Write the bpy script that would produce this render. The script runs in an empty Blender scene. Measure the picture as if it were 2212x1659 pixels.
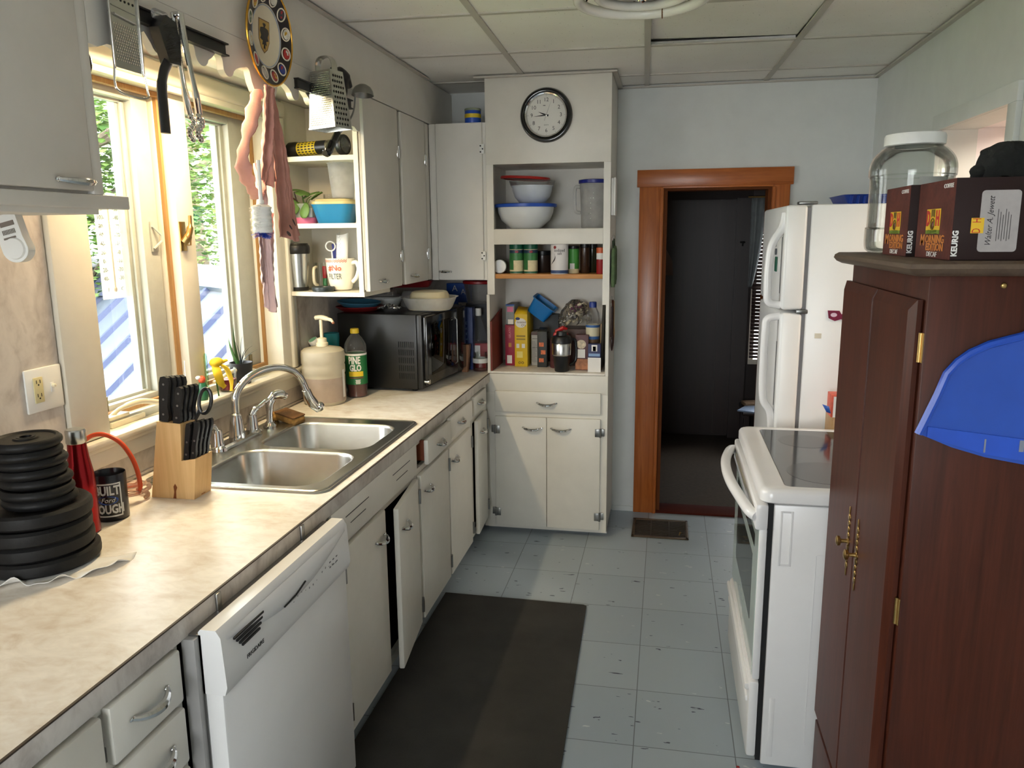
import bpy, bmesh, math, random
from mathutils import Vector, Matrix
random.seed(7)
PI = math.pi
scene = bpy.context.scene
COL = scene.collection

# ------------------------------------------------------------------ camera, world, sun, exposure
F_PX, YAW, PITCH, ROLL = 1689.2, -0.194551, 0.190509, 0.00963
EYE = Vector((0, 0, 1.65))
fwd = Vector((math.sin(YAW) * math.cos(PITCH), math.cos(YAW) * math.cos(PITCH), -math.sin(PITCH)))
rgt = Vector((math.cos(YAW), -math.sin(YAW), 0))
dwn = fwd.cross(rgt)
r2 = rgt * math.cos(ROLL) + dwn * math.sin(ROLL)
d2 = dwn * math.cos(ROLL) - rgt * math.sin(ROLL)
cam_data = bpy.data.cameras.new('camera')
cam_data.sensor_fit = 'HORIZONTAL'
cam_data.sensor_width = 36.0
cam_data.lens = 36.0 * F_PX / 2212
cam_data.clip_start = 0.05
cam_data.clip_end = 200
cam = bpy.data.objects.new('camera', cam_data)
COL.objects.link(cam)
cam.matrix_world = Matrix(((r2.x, -d2.x, -fwd.x, EYE.x), (r2.y, -d2.y, -fwd.y, EYE.y), (r2.z, -d2.z, -fwd.z, EYE.z), (0, 0, 0, 1)))
scene.camera = cam

scene.view_settings.view_transform = 'Standard'
scene.view_settings.look = 'None'
scene.view_settings.gamma = 1
scene.view_settings.use_curve_mapping = False
scene.view_settings.exposure = 0.74

world = bpy.data.worlds.new('daylight')
scene.world = world
world.use_nodes = True
bgn = world.node_tree.nodes['Background']
bgn.inputs[0].default_value = (0.95, 0.945, 0.98, 1)
bgn.inputs[1].default_value = 10.5

def lamp(name, kind, loc, energy, color, size=None, aim=None, **kw):
    d = bpy.data.lights.new(name, kind)
    d.energy = energy
    d.color = color
    if kind == 'AREA':
        d.shape = 'RECTANGLE'
        d.size, d.size_y = size
    elif size is not None and kind != 'SUN':
        d.shadow_soft_size = size
    for k, v in kw.items():
        setattr(d, k, v)
    o = bpy.data.objects.new(name, d)
    COL.objects.link(o)
    o.location = loc
    if aim is not None:
        o.rotation_euler = Vector(aim).to_track_quat('-Z', 'Y').to_euler()
    return o

lamp('sun', 'SUN', (2, -6, 9), 3.0, (1, 0.95, 0.86), aim=(-0.42, 0.42, -0.80), angle=0.01)
# portals only steer the sky light that comes in at the windows
p = lamp('window_portal', 'AREA', (-0.7, -1.66, 1.5), 0, (1, 1, 1), (1.2, 1.1), (0, 1, 0))
p.data.cycles.is_portal = True
for yy in (2.24, 2.80):
    p = lamp('window_portal', 'AREA', (-1.79, yy, 1.6), 0, (1, 1, 1), (0.5, 0.98), (1, 0, 0))
    p.data.cycles.is_portal = True
# warm fluorescent tube behind the scalloped valance
lamp('sink_lamp', 'AREA', (-1.405, 2.29, 2.168), 10.5, (1.0, 0.78, 0.46), (0.035, 0.56))
# fill lights added in the neighbouring rooms, with no fixtures there
lamp('side_room_fill', 'POINT', (2.0, 2.6, 2.2), 42, (1.0, 0.88, 0.72), 0.1)
lamp('far_room_fill', 'POINT', (-0.6, 5.5, 2.2), 0.5, (1.0, 0.8, 0.6), 0.1)

scene.cycles.use_denoising = True
scene.cycles.max_bounces = 8
scene.cycles.transparent_max_bounces = 16
scene.cycles.caustics_reflective = False
scene.cycles.caustics_refractive = False
scene.cycles.sample_clamp_indirect = 6

# ------------------------------------------------------------------ geometry helpers
class G:
    def __init__(s):
        s.v, s.f, s.mi, s.m = [], [], [], 0

    def mat(s, i):
        s.m = i
        return s

    def add(s, vs, fs):
        o = len(s.v)
        s.v += [tuple(v) for v in vs]
        s.f += [tuple(i + o for i in f) for f in fs]
        s.mi += [s.m] * len(fs)
        return s

    def join(s, g, M=None, m=None):
        vs = g.v if M is None else [tuple(M @ Vector(v)) for v in g.v]
        o = len(s.v)
        s.v += vs
        s.f += [tuple(i + o for i in f) for f in g.f]
        s.mi += g.mi if m is None else [m] * len(g.f)
        return s

    def xf(s, M):
        s.v = [tuple(M @ Vector(v)) for v in s.v]
        return s

    def box(s, x0, x1, y0, y1, z0, z1, b=0, seg=2):
        x0, x1, y0, y1, z0, z1 = min(x0, x1), max(x0, x1), min(y0, y1), max(y0, y1), min(z0, z1), max(z0, z1)
        b = min(b, 0.49 * min(x1 - x0, y1 - y0, z1 - z0))
        vs = [(x0, y0, z0), (x1, y0, z0), (x1, y1, z0), (x0, y1, z0), (x0, y0, z1), (x1, y0, z1), (x1, y1, z1), (x0, y1, z1)]
        fs = [(3, 2, 1, 0), (4, 5, 6, 7), (0, 1, 5, 4), (1, 2, 6, 5), (2, 3, 7, 6), (3, 0, 4, 7)]
        if b <= 0:
            return s.add(vs, fs)
        bm = bmesh.new()
        bv = [bm.verts.new(v) for v in vs]
        for f in fs:
            bm.faces.new([bv[i] for i in f])
        bmesh.ops.bevel(bm, geom=bm.edges[:], offset=b, segments=seg, profile=0.5, affect='EDGES')
        bm.verts.index_update()
        s.add([v.co[:] for v in bm.verts], [[v.index for v in f.verts] for f in bm.faces])
        bm.free()
        return s

    def lathe(s, prof, n=32, c=(0, 0, 0), a0=0.0, a1=2 * PI):
        full = abs(a1 - a0 - 2 * PI) < 1e-6
        k = n if full else n + 1
        vs, rows = [], []
        for r, z in prof:
            if r < 1e-6:
                rows.append([len(vs)])
                vs.append((c[0], c[1], c[2] + z))
            else:
                rows.append(list(range(len(vs), len(vs) + k)))
                for i in range(k):
                    a = a0 + (a1 - a0) * i / n
                    vs.append((c[0] + r * math.cos(a), c[1] + r * math.sin(a), c[2] + z))
        fs = []
        for A, B in zip(rows, rows[1:]):
            for i in range(n):
                j = (i + 1) % k
                if len(A) == 1 and len(B) == 1:
                    continue
                if len(A) == 1:
                    fs.append((A[0], B[j], B[i]))
                elif len(B) == 1:
                    fs.append((A[i], A[j], B[0]))
                else:
                    fs.append((A[i], A[j], B[j], B[i]))
        return s.add(vs, fs)

    def loft(s, rings, caps=(True, True)):
        n = len(rings[0])
        vs = [p for r in rings for p in r]
        fs = []
        for k in range(len(rings) - 1):
            for i in range(n):
                j = (i + 1) % n
                fs.append((k * n + i, k * n + j, (k + 1) * n + j, (k + 1) * n + i))
        if caps[0]:
            fs.append(tuple(range(n))[::-1])
        if caps[1]:
            fs.append(tuple(range((len(rings) - 1) * n, len(rings) * n)))
        return s.add(vs, fs)

    def tube(s, pts, r, n=10, caps=True, flat=1.0):
        pts = [Vector(p) for p in pts]
        rr = r if isinstance(r, (list, tuple)) else [r] * len(pts)
        T = []
        for i in range(len(pts)):
            a, b = pts[max(i - 1, 0)], pts[min(i + 1, len(pts) - 1)]
            T.append((b - a).normalized())
        up = Vector((0, 0, 1)) if abs(T[0].z) < 0.9 else Vector((1, 0, 0))
        N = (up - T[0] * up.dot(T[0])).normalized()
        rings = []
        for i, p in enumerate(pts):
            N = (N - T[i] * N.dot(T[i])).normalized()
            B = T[i].cross(N)
            rings.append([tuple(p + (N * math.cos(2 * PI * k / n) * flat + B * math.sin(2 * PI * k / n)) * rr[i]) for k in range(n)])
        return s.loft(rings, (caps, caps))

    def cyl(s, p0, p1, r, r2=None, n=20):
        return s.tube([p0, p1], [r, r if r2 is None else r2], n)

    def prism(s, poly, a, b, axis='y'):
        def P(u, w, t):
            return (u, t, w) if axis == 'y' else ((t, u, w) if axis == 'x' else (u, w, t))
        n = len(poly)
        vs = [P(u, w, a) for u, w in poly] + [P(u, w, b) for u, w in poly]
        fs = [tuple(range(n)), tuple(range(n, 2 * n))[::-1]] + [(i, (i + 1) % n, n + (i + 1) % n, n + i) for i in range(n)]
        return s.add(vs, fs)

    def ell(s, c, rx, ry, rz, n=18, m=10):
        prof = [(math.sin(PI * i / m), -math.cos(PI * i / m)) for i in range(m + 1)]
        g = G().lathe(prof, n)
        return s.join(g, Matrix.Translation(c) @ Matrix.Diagonal((rx, ry, rz, 1)))

    def torus(s, c, R, r, axis='z', n=40, m=12):
        pts = []
        prof = [(R + r * math.cos(2 * PI * i / m), r * math.sin(2 * PI * i / m)) for i in range(m + 1)]
        g = G().lathe(prof, n)
        Mx = {'z': Matrix.Identity(4), 'x': Matrix.Rotation(PI / 2, 4, 'Y'), 'y': Matrix.Rotation(PI / 2, 4, 'X')}[axis]
        return s.join(g, Matrix.Translation(c) @ Mx)

    def quad(s, a, b, c, d):
        return s.add([a, b, c, d], [(0, 1, 2, 3)])

    def surf(s, nu, nv, fn):
        vs = [fn(i / nu, j / nv) for j in range(nv + 1) for i in range(nu + 1)]
        fs = [(j * (nu + 1) + i, j * (nu + 1) + i + 1, (j + 1) * (nu + 1) + i + 1, (j + 1) * (nu + 1) + i) for j in range(nv) for i in range(nu)]
        return s.add(vs, fs)

    def build(s, name, mats, parent=None, smooth=38, shift=None, solid=0):
        me = bpy.data.meshes.new(name)
        vs = s.v if shift is None else [tuple(shift @ Vector(v)) for v in s.v]
        bm = bmesh.new()
        bv = [bm.verts.new(v) for v in vs]
        for f, mi in zip(s.f, s.mi):
            try:
                fc = bm.faces.new([bv[i] for i in f])
                fc.material_index = mi
            except ValueError:
                pass
        bmesh.ops.recalc_face_normals(bm, faces=bm.faces[:])
        if smooth:
            lim = math.radians(smooth)
            for f in bm.faces:
                f.smooth = True
            for e in bm.edges:
                if len(e.link_faces) == 2 and e.calc_face_angle(0) > lim:
                    e.smooth = False
        bm.to_mesh(me)
        bm.free()
        o = bpy.data.objects.new(name, me)
        COL.objects.link(o)
        for m in (mats if isinstance(mats, (list, tuple)) else [mats]):
            me.materials.append(m)
        if parent is not None:
            o.parent = parent
        if solid:
            md = o.modifiers.new('thickness', 'SOLIDIFY')
            md.thickness = solid
            md.offset = 0
        return o

def rrect(cx, cy, z, w, d, r, k=4):
    out = []
    for sx, sy, a in ((1, 1, 0), (-1, 1, PI / 2), (-1, -1, PI), (1, -1, 1.5 * PI)):
        for i in range(k + 1):
            t = a + PI / 2 * i / k
            out.append((cx + sx * (w / 2 - r) + r * math.cos(t), cy + sy * (d / 2 - r) + r * math.sin(t), z))
    return out

def spline(pts, n=8):
    pts = [Vector(p) for p in pts]
    P = [pts[0] * 2 - pts[1]] + pts + [pts[-1] * 2 - pts[-2]]
    out = []
    for i in range(1, len(P) - 2):
        for k in range(n):
            t = k / n
            a, b, c, d = P[i - 1], P[i], P[i + 1], P[i + 2]
            out.append(0.5 * ((2 * b) + (c - a) * t + (2 * a - 5 * b + 4 * c - d) * t * t + (3 * b - a - 3 * c + d) * t ** 3))
    out.append(pts[-1])
    return out

def smooth_profile(prof, n=4):
    return [(max(0.0, p.x), p.z) for p in spline([(r, 0, z) for r, z in prof], n)]

def words(s, size, depth=0.0004, sx=1.0, align='CENTER', spacing=1.0, shear=0.0, bold=0.0):
    cu = bpy.data.curves.new('lettering', 'FONT')
    cu.body = s
    cu.size = size
    cu.extrude = depth
    cu.align_x = align
    cu.align_y = 'CENTER'
    cu.resolution_u = 2
    cu.space_character = spacing
    cu.shear = shear
    cu.offset = bold
    ob = bpy.data.objects.new('lettering', cu)
    COL.objects.link(ob)
    dg = bpy.context.evaluated_depsgraph_get()
    me = bpy.data.meshes.new_from_object(ob.evaluated_get(dg))
    g = G().add([(v.co.x * sx, v.co.y, v.co.z) for v in me.vertices], [tuple(p.vertices) for p in me.polygons])
    bpy.data.objects.remove(ob)
    bpy.data.curves.remove(cu)
    bpy.data.meshes.remove(me)
    return g

def frame(o, x, y):      # matrix: local x,y,z -> given right, up and their normal at origin o
    x = Vector(x).normalized()
    y = Vector(y).normalized()
    z = x.cross(y)
    return Matrix(((x.x, y.x, z.x, o[0]), (x.y, y.y, z.y, o[1]), (x.z, y.z, z.z, o[2]), (0, 0, 0, 1)))

def wrap(g, R, a0):      # flat text (x right, y up) bent round a vertical cylinder, centred on angle a0
    g.v = [((R + z) * math.cos(a0 + x / R), (R + z) * math.sin(a0 + x / R), y) for x, y, z in g.v]
    return g

TR = lambda x, y, z: Matrix.Translation((x, y, z))
RX = lambda a: Matrix.Rotation(math.radians(a), 4, 'X')
RY = lambda a: Matrix.Rotation(math.radians(a), 4, 'Y')
RZ = lambda a: Matrix.Rotation(math.radians(a), 4, 'Z')

class T:                  # a thing: an Empty at its base that parents its parts
    def __init__(s, name, label, cat, loc=(0, 0, 0), rz=0, group=None, world=False, rot=None):
        o = bpy.data.objects.new(name, None)
        COL.objects.link(o)
        o.empty_display_size = 0.05
        o.location = loc
        o.rotation_euler = rot if rot else (0, 0, math.radians(rz))
        o['label'] = label
        o['category'] = cat
        if group:
            o['group'] = group
        s.o = o
        M = Matrix.Translation(loc) @ o.rotation_euler.to_matrix().to_4x4()
        s.inv = M.inverted() if world else None

    def part(s, name, g, mats, parent=None, label=None, **kw):
        ob = g.build(name, mats, parent or s.o, shift=s.inv, **kw)
        if label:
            ob['label'] = label
        return ob

def solo(name, label, cat, g, mats, loc=(0, 0, 0), rz=0, group=None, kind=None, rot=None, **kw):
    o = g.build(name, mats, **kw)
    o.location = loc
    o.rotation_euler = rot if rot else (0, 0, math.radians(rz))
    o['label'] = label
    o['category'] = cat
    if group:
        o['group'] = group
    if kind:
        o['kind'] = kind
    return o

def struct(name, g, mats, parent=None, **kw):
    o = g.build(name, mats, parent, **kw)
    if parent is None:
        o['kind'] = 'structure'
    return o

def copy_thing(root, loc=None, rot=None, label=None, scale=None):
    c = root.copy()
    COL.objects.link(c)
    if loc is not None:
        c.location = loc
    if rot is not None:
        c.rotation_euler = rot
    if scale is not None:
        c.scale = scale
    if label:
        c['label'] = label
    for ch in [o for o in root.children]:
        d = ch.copy()
        COL.objects.link(d)
        d.parent = c
        for q in [o for o in ch.children]:
            e = q.copy()
            COL.objects.link(e)
            e.parent = d
    return c

# ------------------------------------------------------------------ materials
def lin(r, g, b):
    f = lambda u: (u / 255 / 12.92) if u / 255 <= 0.04045 else ((u / 255 + 0.055) / 1.055) ** 2.4
    return (f(r), f(g), f(b))

class NT:
    def __init__(s, name):
        s.mat = bpy.data.materials.new(name)
        s.mat.use_nodes = True
        s.t = s.mat.node_tree
        s.b = s.t.nodes['Principled BSDF']
        s.out = s.t.nodes['Material Output']
        s.tc = s.n('ShaderNodeTexCoord')

    def n(s, kind, **kw):
        nd = s.t.nodes.new(kind)
        for k, v in kw.items():
            setattr(nd, k, v)
        return nd

    def l(s, a, b):
        s.t.links.new(a, b)

    def val(s, sock, v):
        if isinstance(v, bpy.types.NodeSocket):
            s.l(v, sock)
        else:
            sock.default_value = v

    def math(s, op, a, b=0.0, c=None):
        nd = s.n('ShaderNodeMath', operation=op)
        s.val(nd.inputs[0], a)
        s.val(nd.inputs[1], b)
        if c is not None:
            s.val(nd.inputs[2], c)
        return nd.outputs[0]

    def coords(s, scale=(1, 1, 1), rot=(0, 0, 0), loc=(0, 0, 0)):
        mp = s.n('ShaderNodeMapping')
        s.l(s.tc.outputs['Object'], mp.inputs['Vector'])
        mp.inputs['Scale'].default_value = scale
        mp.inputs['Rotation'].default_value = rot
        mp.inputs['Location'].default_value = loc
        return mp.outputs[0]

    def noise(s, vec, scale, detail=3, rough=0.5, dist=0):
        nd = s.n('ShaderNodeTexNoise')
        s.l(vec, nd.inputs['Vector'])
        nd.inputs['Scale'].default_value = scale
        nd.inputs['Detail'].default_value = detail
        nd.inputs['Roughness'].default_value = rough
        nd.inputs['Distortion'].default_value = dist
        return nd.outputs['Fac']

    def ramp(s, fac, stops):
        nd = s.n('ShaderNodeValToRGB')
        s.l(fac, nd.inputs[0])
        e = nd.color_ramp.elements
        while len(e) > 1:
            e.remove(e[-1])
        e[0].position = stops[0][0]
        e[0].color = tuple(stops[0][1]) + (1,)
        for p, c in stops[1:]:
            q = e.new(p)
            q.color = tuple(c) + (1,)
        return nd.outputs[0]

    def mix(s, fac, a, b):
        nd = s.n('ShaderNodeMix', data_type='RGBA')
        s.val(nd.inputs[0], fac)
        for k, v in ((6, a), (7, b)):
            s.val(nd.inputs[k], v if isinstance(v, bpy.types.NodeSocket) else tuple(v) + (1,))
        return nd.outputs[2]

    def bump(s, h, strength=0.2, dist=0.002):
        nd = s.n('ShaderNodeBump')
        s.l(h, nd.inputs['Height'])
        nd.inputs['Strength'].default_value = strength
        nd.inputs['Distance'].default_value = dist
        s.l(nd.outputs[0], s.b.inputs['Normal'])

_M = {}
def M(name, col, r=0.5, m=0.0, var=0.07, sc=9, bump=0.0, bsc=180, spec=0.5, coat=0.0, trans=0.0, em=0.0, sub=0.0, alpha=1.0):
    if name in _M:
        return _M[name]
    k = NT(name)
    vec = k.coords()
    a = tuple(max(0, x * (1 - var)) for x in col)
    b = tuple(min(1, x * (1 + var)) for x in col)
    k.l(k.ramp(k.noise(vec, sc, 4, 0.6), [(0.3, a), (0.7, b)]), k.b.inputs['Base Color'])
    k.b.inputs['Roughness'].default_value = r
    k.b.inputs['Metallic'].default_value = m
    k.b.inputs['Specular IOR Level'].default_value = spec
    k.b.inputs['Coat Weight'].default_value = coat
    k.b.inputs['Transmission Weight'].default_value = trans
    k.b.inputs['Alpha'].default_value = alpha
    if sub:
        k.b.inputs['Subsurface Weight'].default_value = sub
        k.b.inputs['Subsurface Radius'].default_value = (0.02, 0.015, 0.01)
    if em:
        k.b.inputs['Emission Color'].default_value = tuple(col) + (1,)
        k.b.inputs['Emission Strength'].default_value = em
    if bump:
        k.bump(k.noise(vec, bsc, 3), bump)
    _M[name] = k.mat
    return k.mat

def glass(name, tint=(0.95, 0.97, 0.96), refl=0.35, rough=0.02, haze=0.0, hazecol=(0.9, 0.9, 0.9)):
    if name in _M:
        return _M[name]
    k = NT(name)
    tr = k.n('ShaderNodeBsdfTransparent')
    tr.inputs[0].default_value = tuple(tint) + (1,)
    gl = k.n('ShaderNodeBsdfGlossy')
    gl.inputs['Roughness'].default_value = rough
    lw = k.n('ShaderNodeLayerWeight')
    lw.inputs[0].default_value = 0.25
    mx = k.n('ShaderNodeMixShader')
    k.l(k.math('MULTIPLY', lw.outputs['Fresnel'], refl * 2), mx.inputs[0])
    k.l(tr.outputs[0], mx.inputs[1])
    k.l(gl.outputs[0], mx.inputs[2])
    last = mx
    if haze:
        df = k.n('ShaderNodeBsdfDiffuse')
        df.inputs[0].default_value = tuple(hazecol) + (1,)
        tl = k.n('ShaderNodeBsdfTranslucent')
        tl.inputs[0].default_value = tuple(hazecol) + (1,)
        ad = k.n('ShaderNodeMixShader')
        ad.inputs[0].default_value = 0.4
        k.l(df.outputs[0], ad.inputs[1])
        k.l(tl.outputs[0], ad.inputs[2])
        m2 = k.n('ShaderNodeMixShader')
        nz = k.noise(k.coords(), 14, 3)
        k.l(k.math('MULTIPLY', k.math('ADD', nz, 0.5), haze), m2.inputs[0])
        k.l(mx.outputs[0], m2.inputs[1])
        k.l(ad.outputs[0], m2.inputs[2])
        last = m2
    k.l(last.outputs[0], k.out.inputs[0])
    _M[name] = k.mat
    return k.mat

def wood(name, c1, c2, scale=(2, 2, 30), axis='z', r=0.4, dist=1.5, coat=0.0, fine=0.0, spec=0.5):
    if name in _M:
        return _M[name]
    k = NT(name)
    s = {'z': (14, 14, 0.9), 'y': (14, 0.9, 14), 'x': (0.9, 14, 14)}[axis]
    vec = k.coords(s)
    f1 = k.noise(vec, 2.2, 6, 0.65, dist)
    s2 = {'z': (160, 160, 3), 'y': (160, 3, 160), 'x': (3, 160, 160)}[axis]
    f2 = k.noise(k.coords(s2), 1.0, 2)
    f = k.math('ADD', k.math('MULTIPLY', f1, 0.75), k.math('MULTIPLY', f2, 0.25))
    k.l(k.ramp(f, [(0.32, c1), (0.66, c2)]), k.b.inputs['Base Color'])
    k.b.inputs['Roughness'].default_value = r
    k.b.inputs['Coat Weight'].default_value = coat
    k.b.inputs['Specular IOR Level'].default_value = spec
    k.bump(f2, 0.12, 0.001)
    _M[name] = k.mat
    return k.mat

def marble_mat(name, base, mid, vein, r=0.35, sc=5.0, spec=0.5):
    k = NT(name)
    vec = k.coords((1, 1.6, 1))
    n1 = k.noise(vec, sc, 8, 0.62, 1.2)
    n2 = k.noise(vec, sc * 3.1, 6, 0.6, 0.8)
    n3 = k.noise(vec, sc * 0.45, 3, 0.5, 0.5)
    f = k.math('ADD', k.math('MULTIPLY', n1, 0.6), k.math('MULTIPLY', n2, 0.4))
    c = k.ramp(f, [(0.36, vein), (0.46, mid), (0.53, base), (0.60, tuple(min(1, x * 1.08) for x in base)), (0.68, mid)])
    k.l(k.mix(k.math('MULTIPLY', n3, 0.35), c, mid), k.b.inputs['Base Color'])
    k.b.inputs['Roughness'].default_value = r
    k.b.inputs['Specular IOR Level'].default_value = spec
    k.bump(n2, 0.05, 0.001)
    return k.mat

def floor_mat():
    k = NT('blue_grey_vinyl_tile')
    sep = k.n('ShaderNodeSeparateXYZ')
    k.l(k.tc.outputs['Object'], sep.inputs[0])
    S, X0, Y0 = 0.322, -0.064, 3.285
    u = k.math('DIVIDE', k.math('SUBTRACT', sep.outputs[0], X0), S)
    w = k.math('DIVIDE', k.math('SUBTRACT', sep.outputs[1], Y0), S)
    iu, iw = k.math('FLOOR', u), k.math('FLOOR', w)
    fu, fw = k.math('FRACT', u), k.math('FRACT', w)
    eu = k.math('MINIMUM', fu, k.math('SUBTRACT', 1.0, fu))
    ew = k.math('MINIMUM', fw, k.math('SUBTRACT', 1.0, fw))
    e = k.math('MINIMUM', eu, ew)
    seam = k.math('LESS_THAN', e, 0.0048)
    cm = k.n('ShaderNodeCombineXYZ')
    k.l(iu, cm.inputs[0])
    k.l(iw, cm.inputs[1])
    wn = k.n('ShaderNodeTexWhiteNoise', noise_dimensions='3D')
    k.l(cm.outputs[0], wn.inputs['Vector'])
    base = k.mix(wn.outputs['Value'], lin(156, 169, 180), lin(168, 180, 189))
    cloud = k.noise(k.coords(), 6, 5, 0.6)
    base = k.mix(k.math('MULTIPLY', cloud, 0.25), base, lin(178, 186, 190))
    # flecks: dark and pale streaks, shifted per tile
    off = k.n('ShaderNodeVectorMath', operation='MULTIPLY_ADD')
    k.l(wn.outputs['Color'], off.inputs[0])
    off.inputs[1].default_value = (7, 7, 7)
    k.l(k.tc.outputs['Object'], off.inputs[2])
    mp = k.n('ShaderNodeMapping')
    mp.inputs['Scale'].default_value = (16, 52, 1)
    k.l(off.outputs[0], mp.inputs[0])
    nd = k.noise(mp.outputs[0], 1.0, 2, 0.45)
    dark = k.math('GREATER_THAN', nd, 0.725)
    mp2 = k.n('ShaderNodeMapping')
    mp2.inputs['Scale'].default_value = (19, 44, 1)
    mp2.inputs['Location'].default_value = (5, 3, 2)
    k.l(off.outputs[0], mp2.inputs[0])
    pale = k.math('GREATER_THAN', k.noise(mp2.outputs[0], 1.0, 2, 0.45), 0.735)
    c = k.mix(pale, base, lin(196, 204, 204))
    c = k.mix(dark, c, lin(62, 66, 84))
    c = k.mix(k.math('MULTIPLY', seam, 0.75), c, lin(70, 74, 76))
    k.l(c, k.b.inputs['Base Color'])
    k.b.inputs['Roughness'].default_value = 0.38
    rr = k.math('ADD', 0.26, k.math('MULTIPLY', cloud, 0.22))
    k.l(rr, k.b.inputs['Roughness'])
    hb = k.math('SUBTRACT', k.math('MULTIPLY', k.noise(k.coords(), 25, 3), 0.25), seam)
    k.bump(hb, 0.25, 0.002)
    return k.mat

def ceiling_mat():
    k = NT('pinholed_ceiling_panel')
    vec = k.coords((1, 1, 1))
    n1 = k.noise(k.coords((1.0, 0.5, 1)), 150, 2, 0.5)
    spot = k.math('GREATER_THAN', n1, 0.715)
    base = k.ramp(k.noise(vec, 3, 4), [(0.3, lin(240, 237, 231)), (0.7, lin(248, 246, 241))])
    k.l(k.mix(k.math('MULTIPLY', spot, 0.55), base, lin(120, 112, 100)), k.b.inputs['Base Color'])
    k.b.inputs['Roughness'].default_value = 0.9
    h = k.math('SUBTRACT', k.noise(vec, 260, 4, 0.7), spot)
    k.bump(h, 0.12, 0.002)
    return k.mat

WHITE = M('cream_white_cabinet_paint', lin(226, 222, 212), 0.42, var=0.03, bump=0.05, bsc=40)
TRIMW = M('glossy_white_trim_paint', lin(220, 215, 200), 0.35, var=0.04, bump=0.05, bsc=30)
SOFF = M('white_soffit_paint', lin(222, 219, 212), 0.6, var=0.025, bump=0.08, bsc=90)
GREYW = M('blue_grey_wall_paint', lin(216, 219, 217), 0.6, var=0.03, bump=0.10, bsc=120)
CEIL = ceiling_mat()
TBAR = M('ceiling_grid_metal', lin(192, 187, 178), 0.5, var=0.02)
FLOOR = floor_mat()
COUNTER = marble_mat('cream_marbled_laminate', lin(238, 233, 224), lin(230, 222, 210), lin(212, 198, 180), 0.34, 6.0, 0.35)
SPLASH = marble_mat('grey_marbled_laminate', lin(205, 198, 190), lin(190, 182, 174), lin(160, 150, 142), 0.35, 4.0)
STEEL = M('brushed_stainless', lin(196, 196, 192), 0.27, 1.0, var=0.05, sc=30)
CHROME = M('chrome', lin(215, 215, 215), 0.09, 1.0, var=0.04)
OLDMETAL = M('dull_grey_metal', lin(150, 150, 148), 0.35, 1.0, var=0.12)
BLACK = M('black_plastic', lin(22, 22, 23), 0.38, var=0.2)
BLACKG = M('gloss_black', lin(14, 15, 16), 0.12, var=0.2)
IRON = M('painted_cast_iron', lin(16, 16, 17), 0.55, spec=0.3, var=0.25, sc=25, bump=0.25, bsc=120)
WPLAS = M('white_plastic', lin(232, 232, 228), 0.35, var=0.02)
APPW = M('white_appliance_enamel', lin(232, 231, 230), 0.22, var=0.015, bump=0.03, bsc=300)
CREAMP = M('cream_plastic', lin(226, 217, 190), 0.4, var=0.04)
BRASS = M('aged_brass', lin(176, 146, 92), 0.33, 1.0, var=0.15)
BLUEP = M('blue_plastic', lin(34, 78, 176), 0.35, var=0.08)
REDP = M('red_plastic', lin(150, 24, 28), 0.4, var=0.1)
ORANGEW = wood('orange_pine_trim', lin(150, 78, 30), lin(190, 108, 50), axis='z', r=0.3)
ORANGEWX = wood('orange_pine_head_trim', lin(150, 78, 30), lin(190, 108, 50), axis='x', r=0.3)
MAHOG = wood('mahogany_veneer', lin(54, 24, 14), lin(80, 38, 24), axis='z', r=0.42, dist=0.8, spec=0.22)
DARKW = wood('dark_brown_panel', lin(30, 14, 10), lin(44, 22, 15), axis='z', r=0.4, dist=0.8)
PINE = wood('pale_pine', lin(206, 164, 108), lin(226, 188, 134), axis='z', r=0.5, dist=0.5)
RAWW = wood('raw_wood_edge', lin(150, 108, 62), lin(178, 136, 86), axis='z', r=0.5)
PLANK = wood('pine_plank', lin(176, 116, 58), lin(206, 146, 82), axis='x', r=0.5)
PANE = glass('window_pane', (0.97, 0.99, 0.98), 0.10)
CLEAR = glass('clear_glass', (0.975, 0.985, 0.975), 0.32, 0.03)
CLEARP = glass('clear_plastic', (0.96, 0.96, 0.96), 0.30, 0.10, 0.07)
FROST = glass('frosted_plastic', (0.93, 0.93, 0.92), 0.2, 0.3, 0.30)
PAPER = M('white_paper', lin(232, 230, 226), 0.8, var=0.03)
INK = M('dark_ink', lin(40, 38, 40), 0.6)
# ------------------------------------------------------------------ the setting
WX = -1.63          # window wall
BY = 4.54           # back wall
RX_ = 1.045         # right wall
CZ = 2.43           # ceiling
SX = -1.23          # face of soffit, valance and upper cabinets

struct('floor', G().box(-1.75, 1.2, -1.7, BY + 0.02, -0.08, 0), FLOOR)

g = G()
g.box(-1.80, WX, -1.7, 1.975, 0, CZ + 0.05).box(-1.80, WX, 3.09, BY + 0.1, 0, CZ + 0.05)
g.box(-1.80, WX, 1.975, 3.09, 0, 1.06).box(-1.80, WX, 1.975, 3.09, 2.125, CZ + 0.05)
struct('wall_left', g, GREYW)
g = G().box(WX, -0.029, BY, BY + 0.12, 0, CZ + 0.05).box(0.553, 1.2, BY, BY + 0.12, 0, CZ + 0.05)
g.box(-0.029, 0.553, BY, BY + 0.12, 1.893, CZ + 0.05)
struct('wall_back', g, GREYW)
g = G().box(RX_, RX_ + 0.13, -1.7, 2.80, 0, CZ + 0.05).box(RX_, RX_ + 0.13, 3.46, BY + 0.1, 0, CZ + 0.05)
g.box(RX_, RX_ + 0.13, 2.80, 3.46, 0, 1.1).box(RX_, RX_ + 0.13, 2.80, 3.46, 2.03, CZ + 0.05)
struct('wall_right', g, GREYW)
g = G().box(-1.75, -1.35, -1.75, -1.6, 0, CZ + 0.05).box(-0.05, 1.2, -1.75, -1.6, 0, CZ + 0.05)
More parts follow.
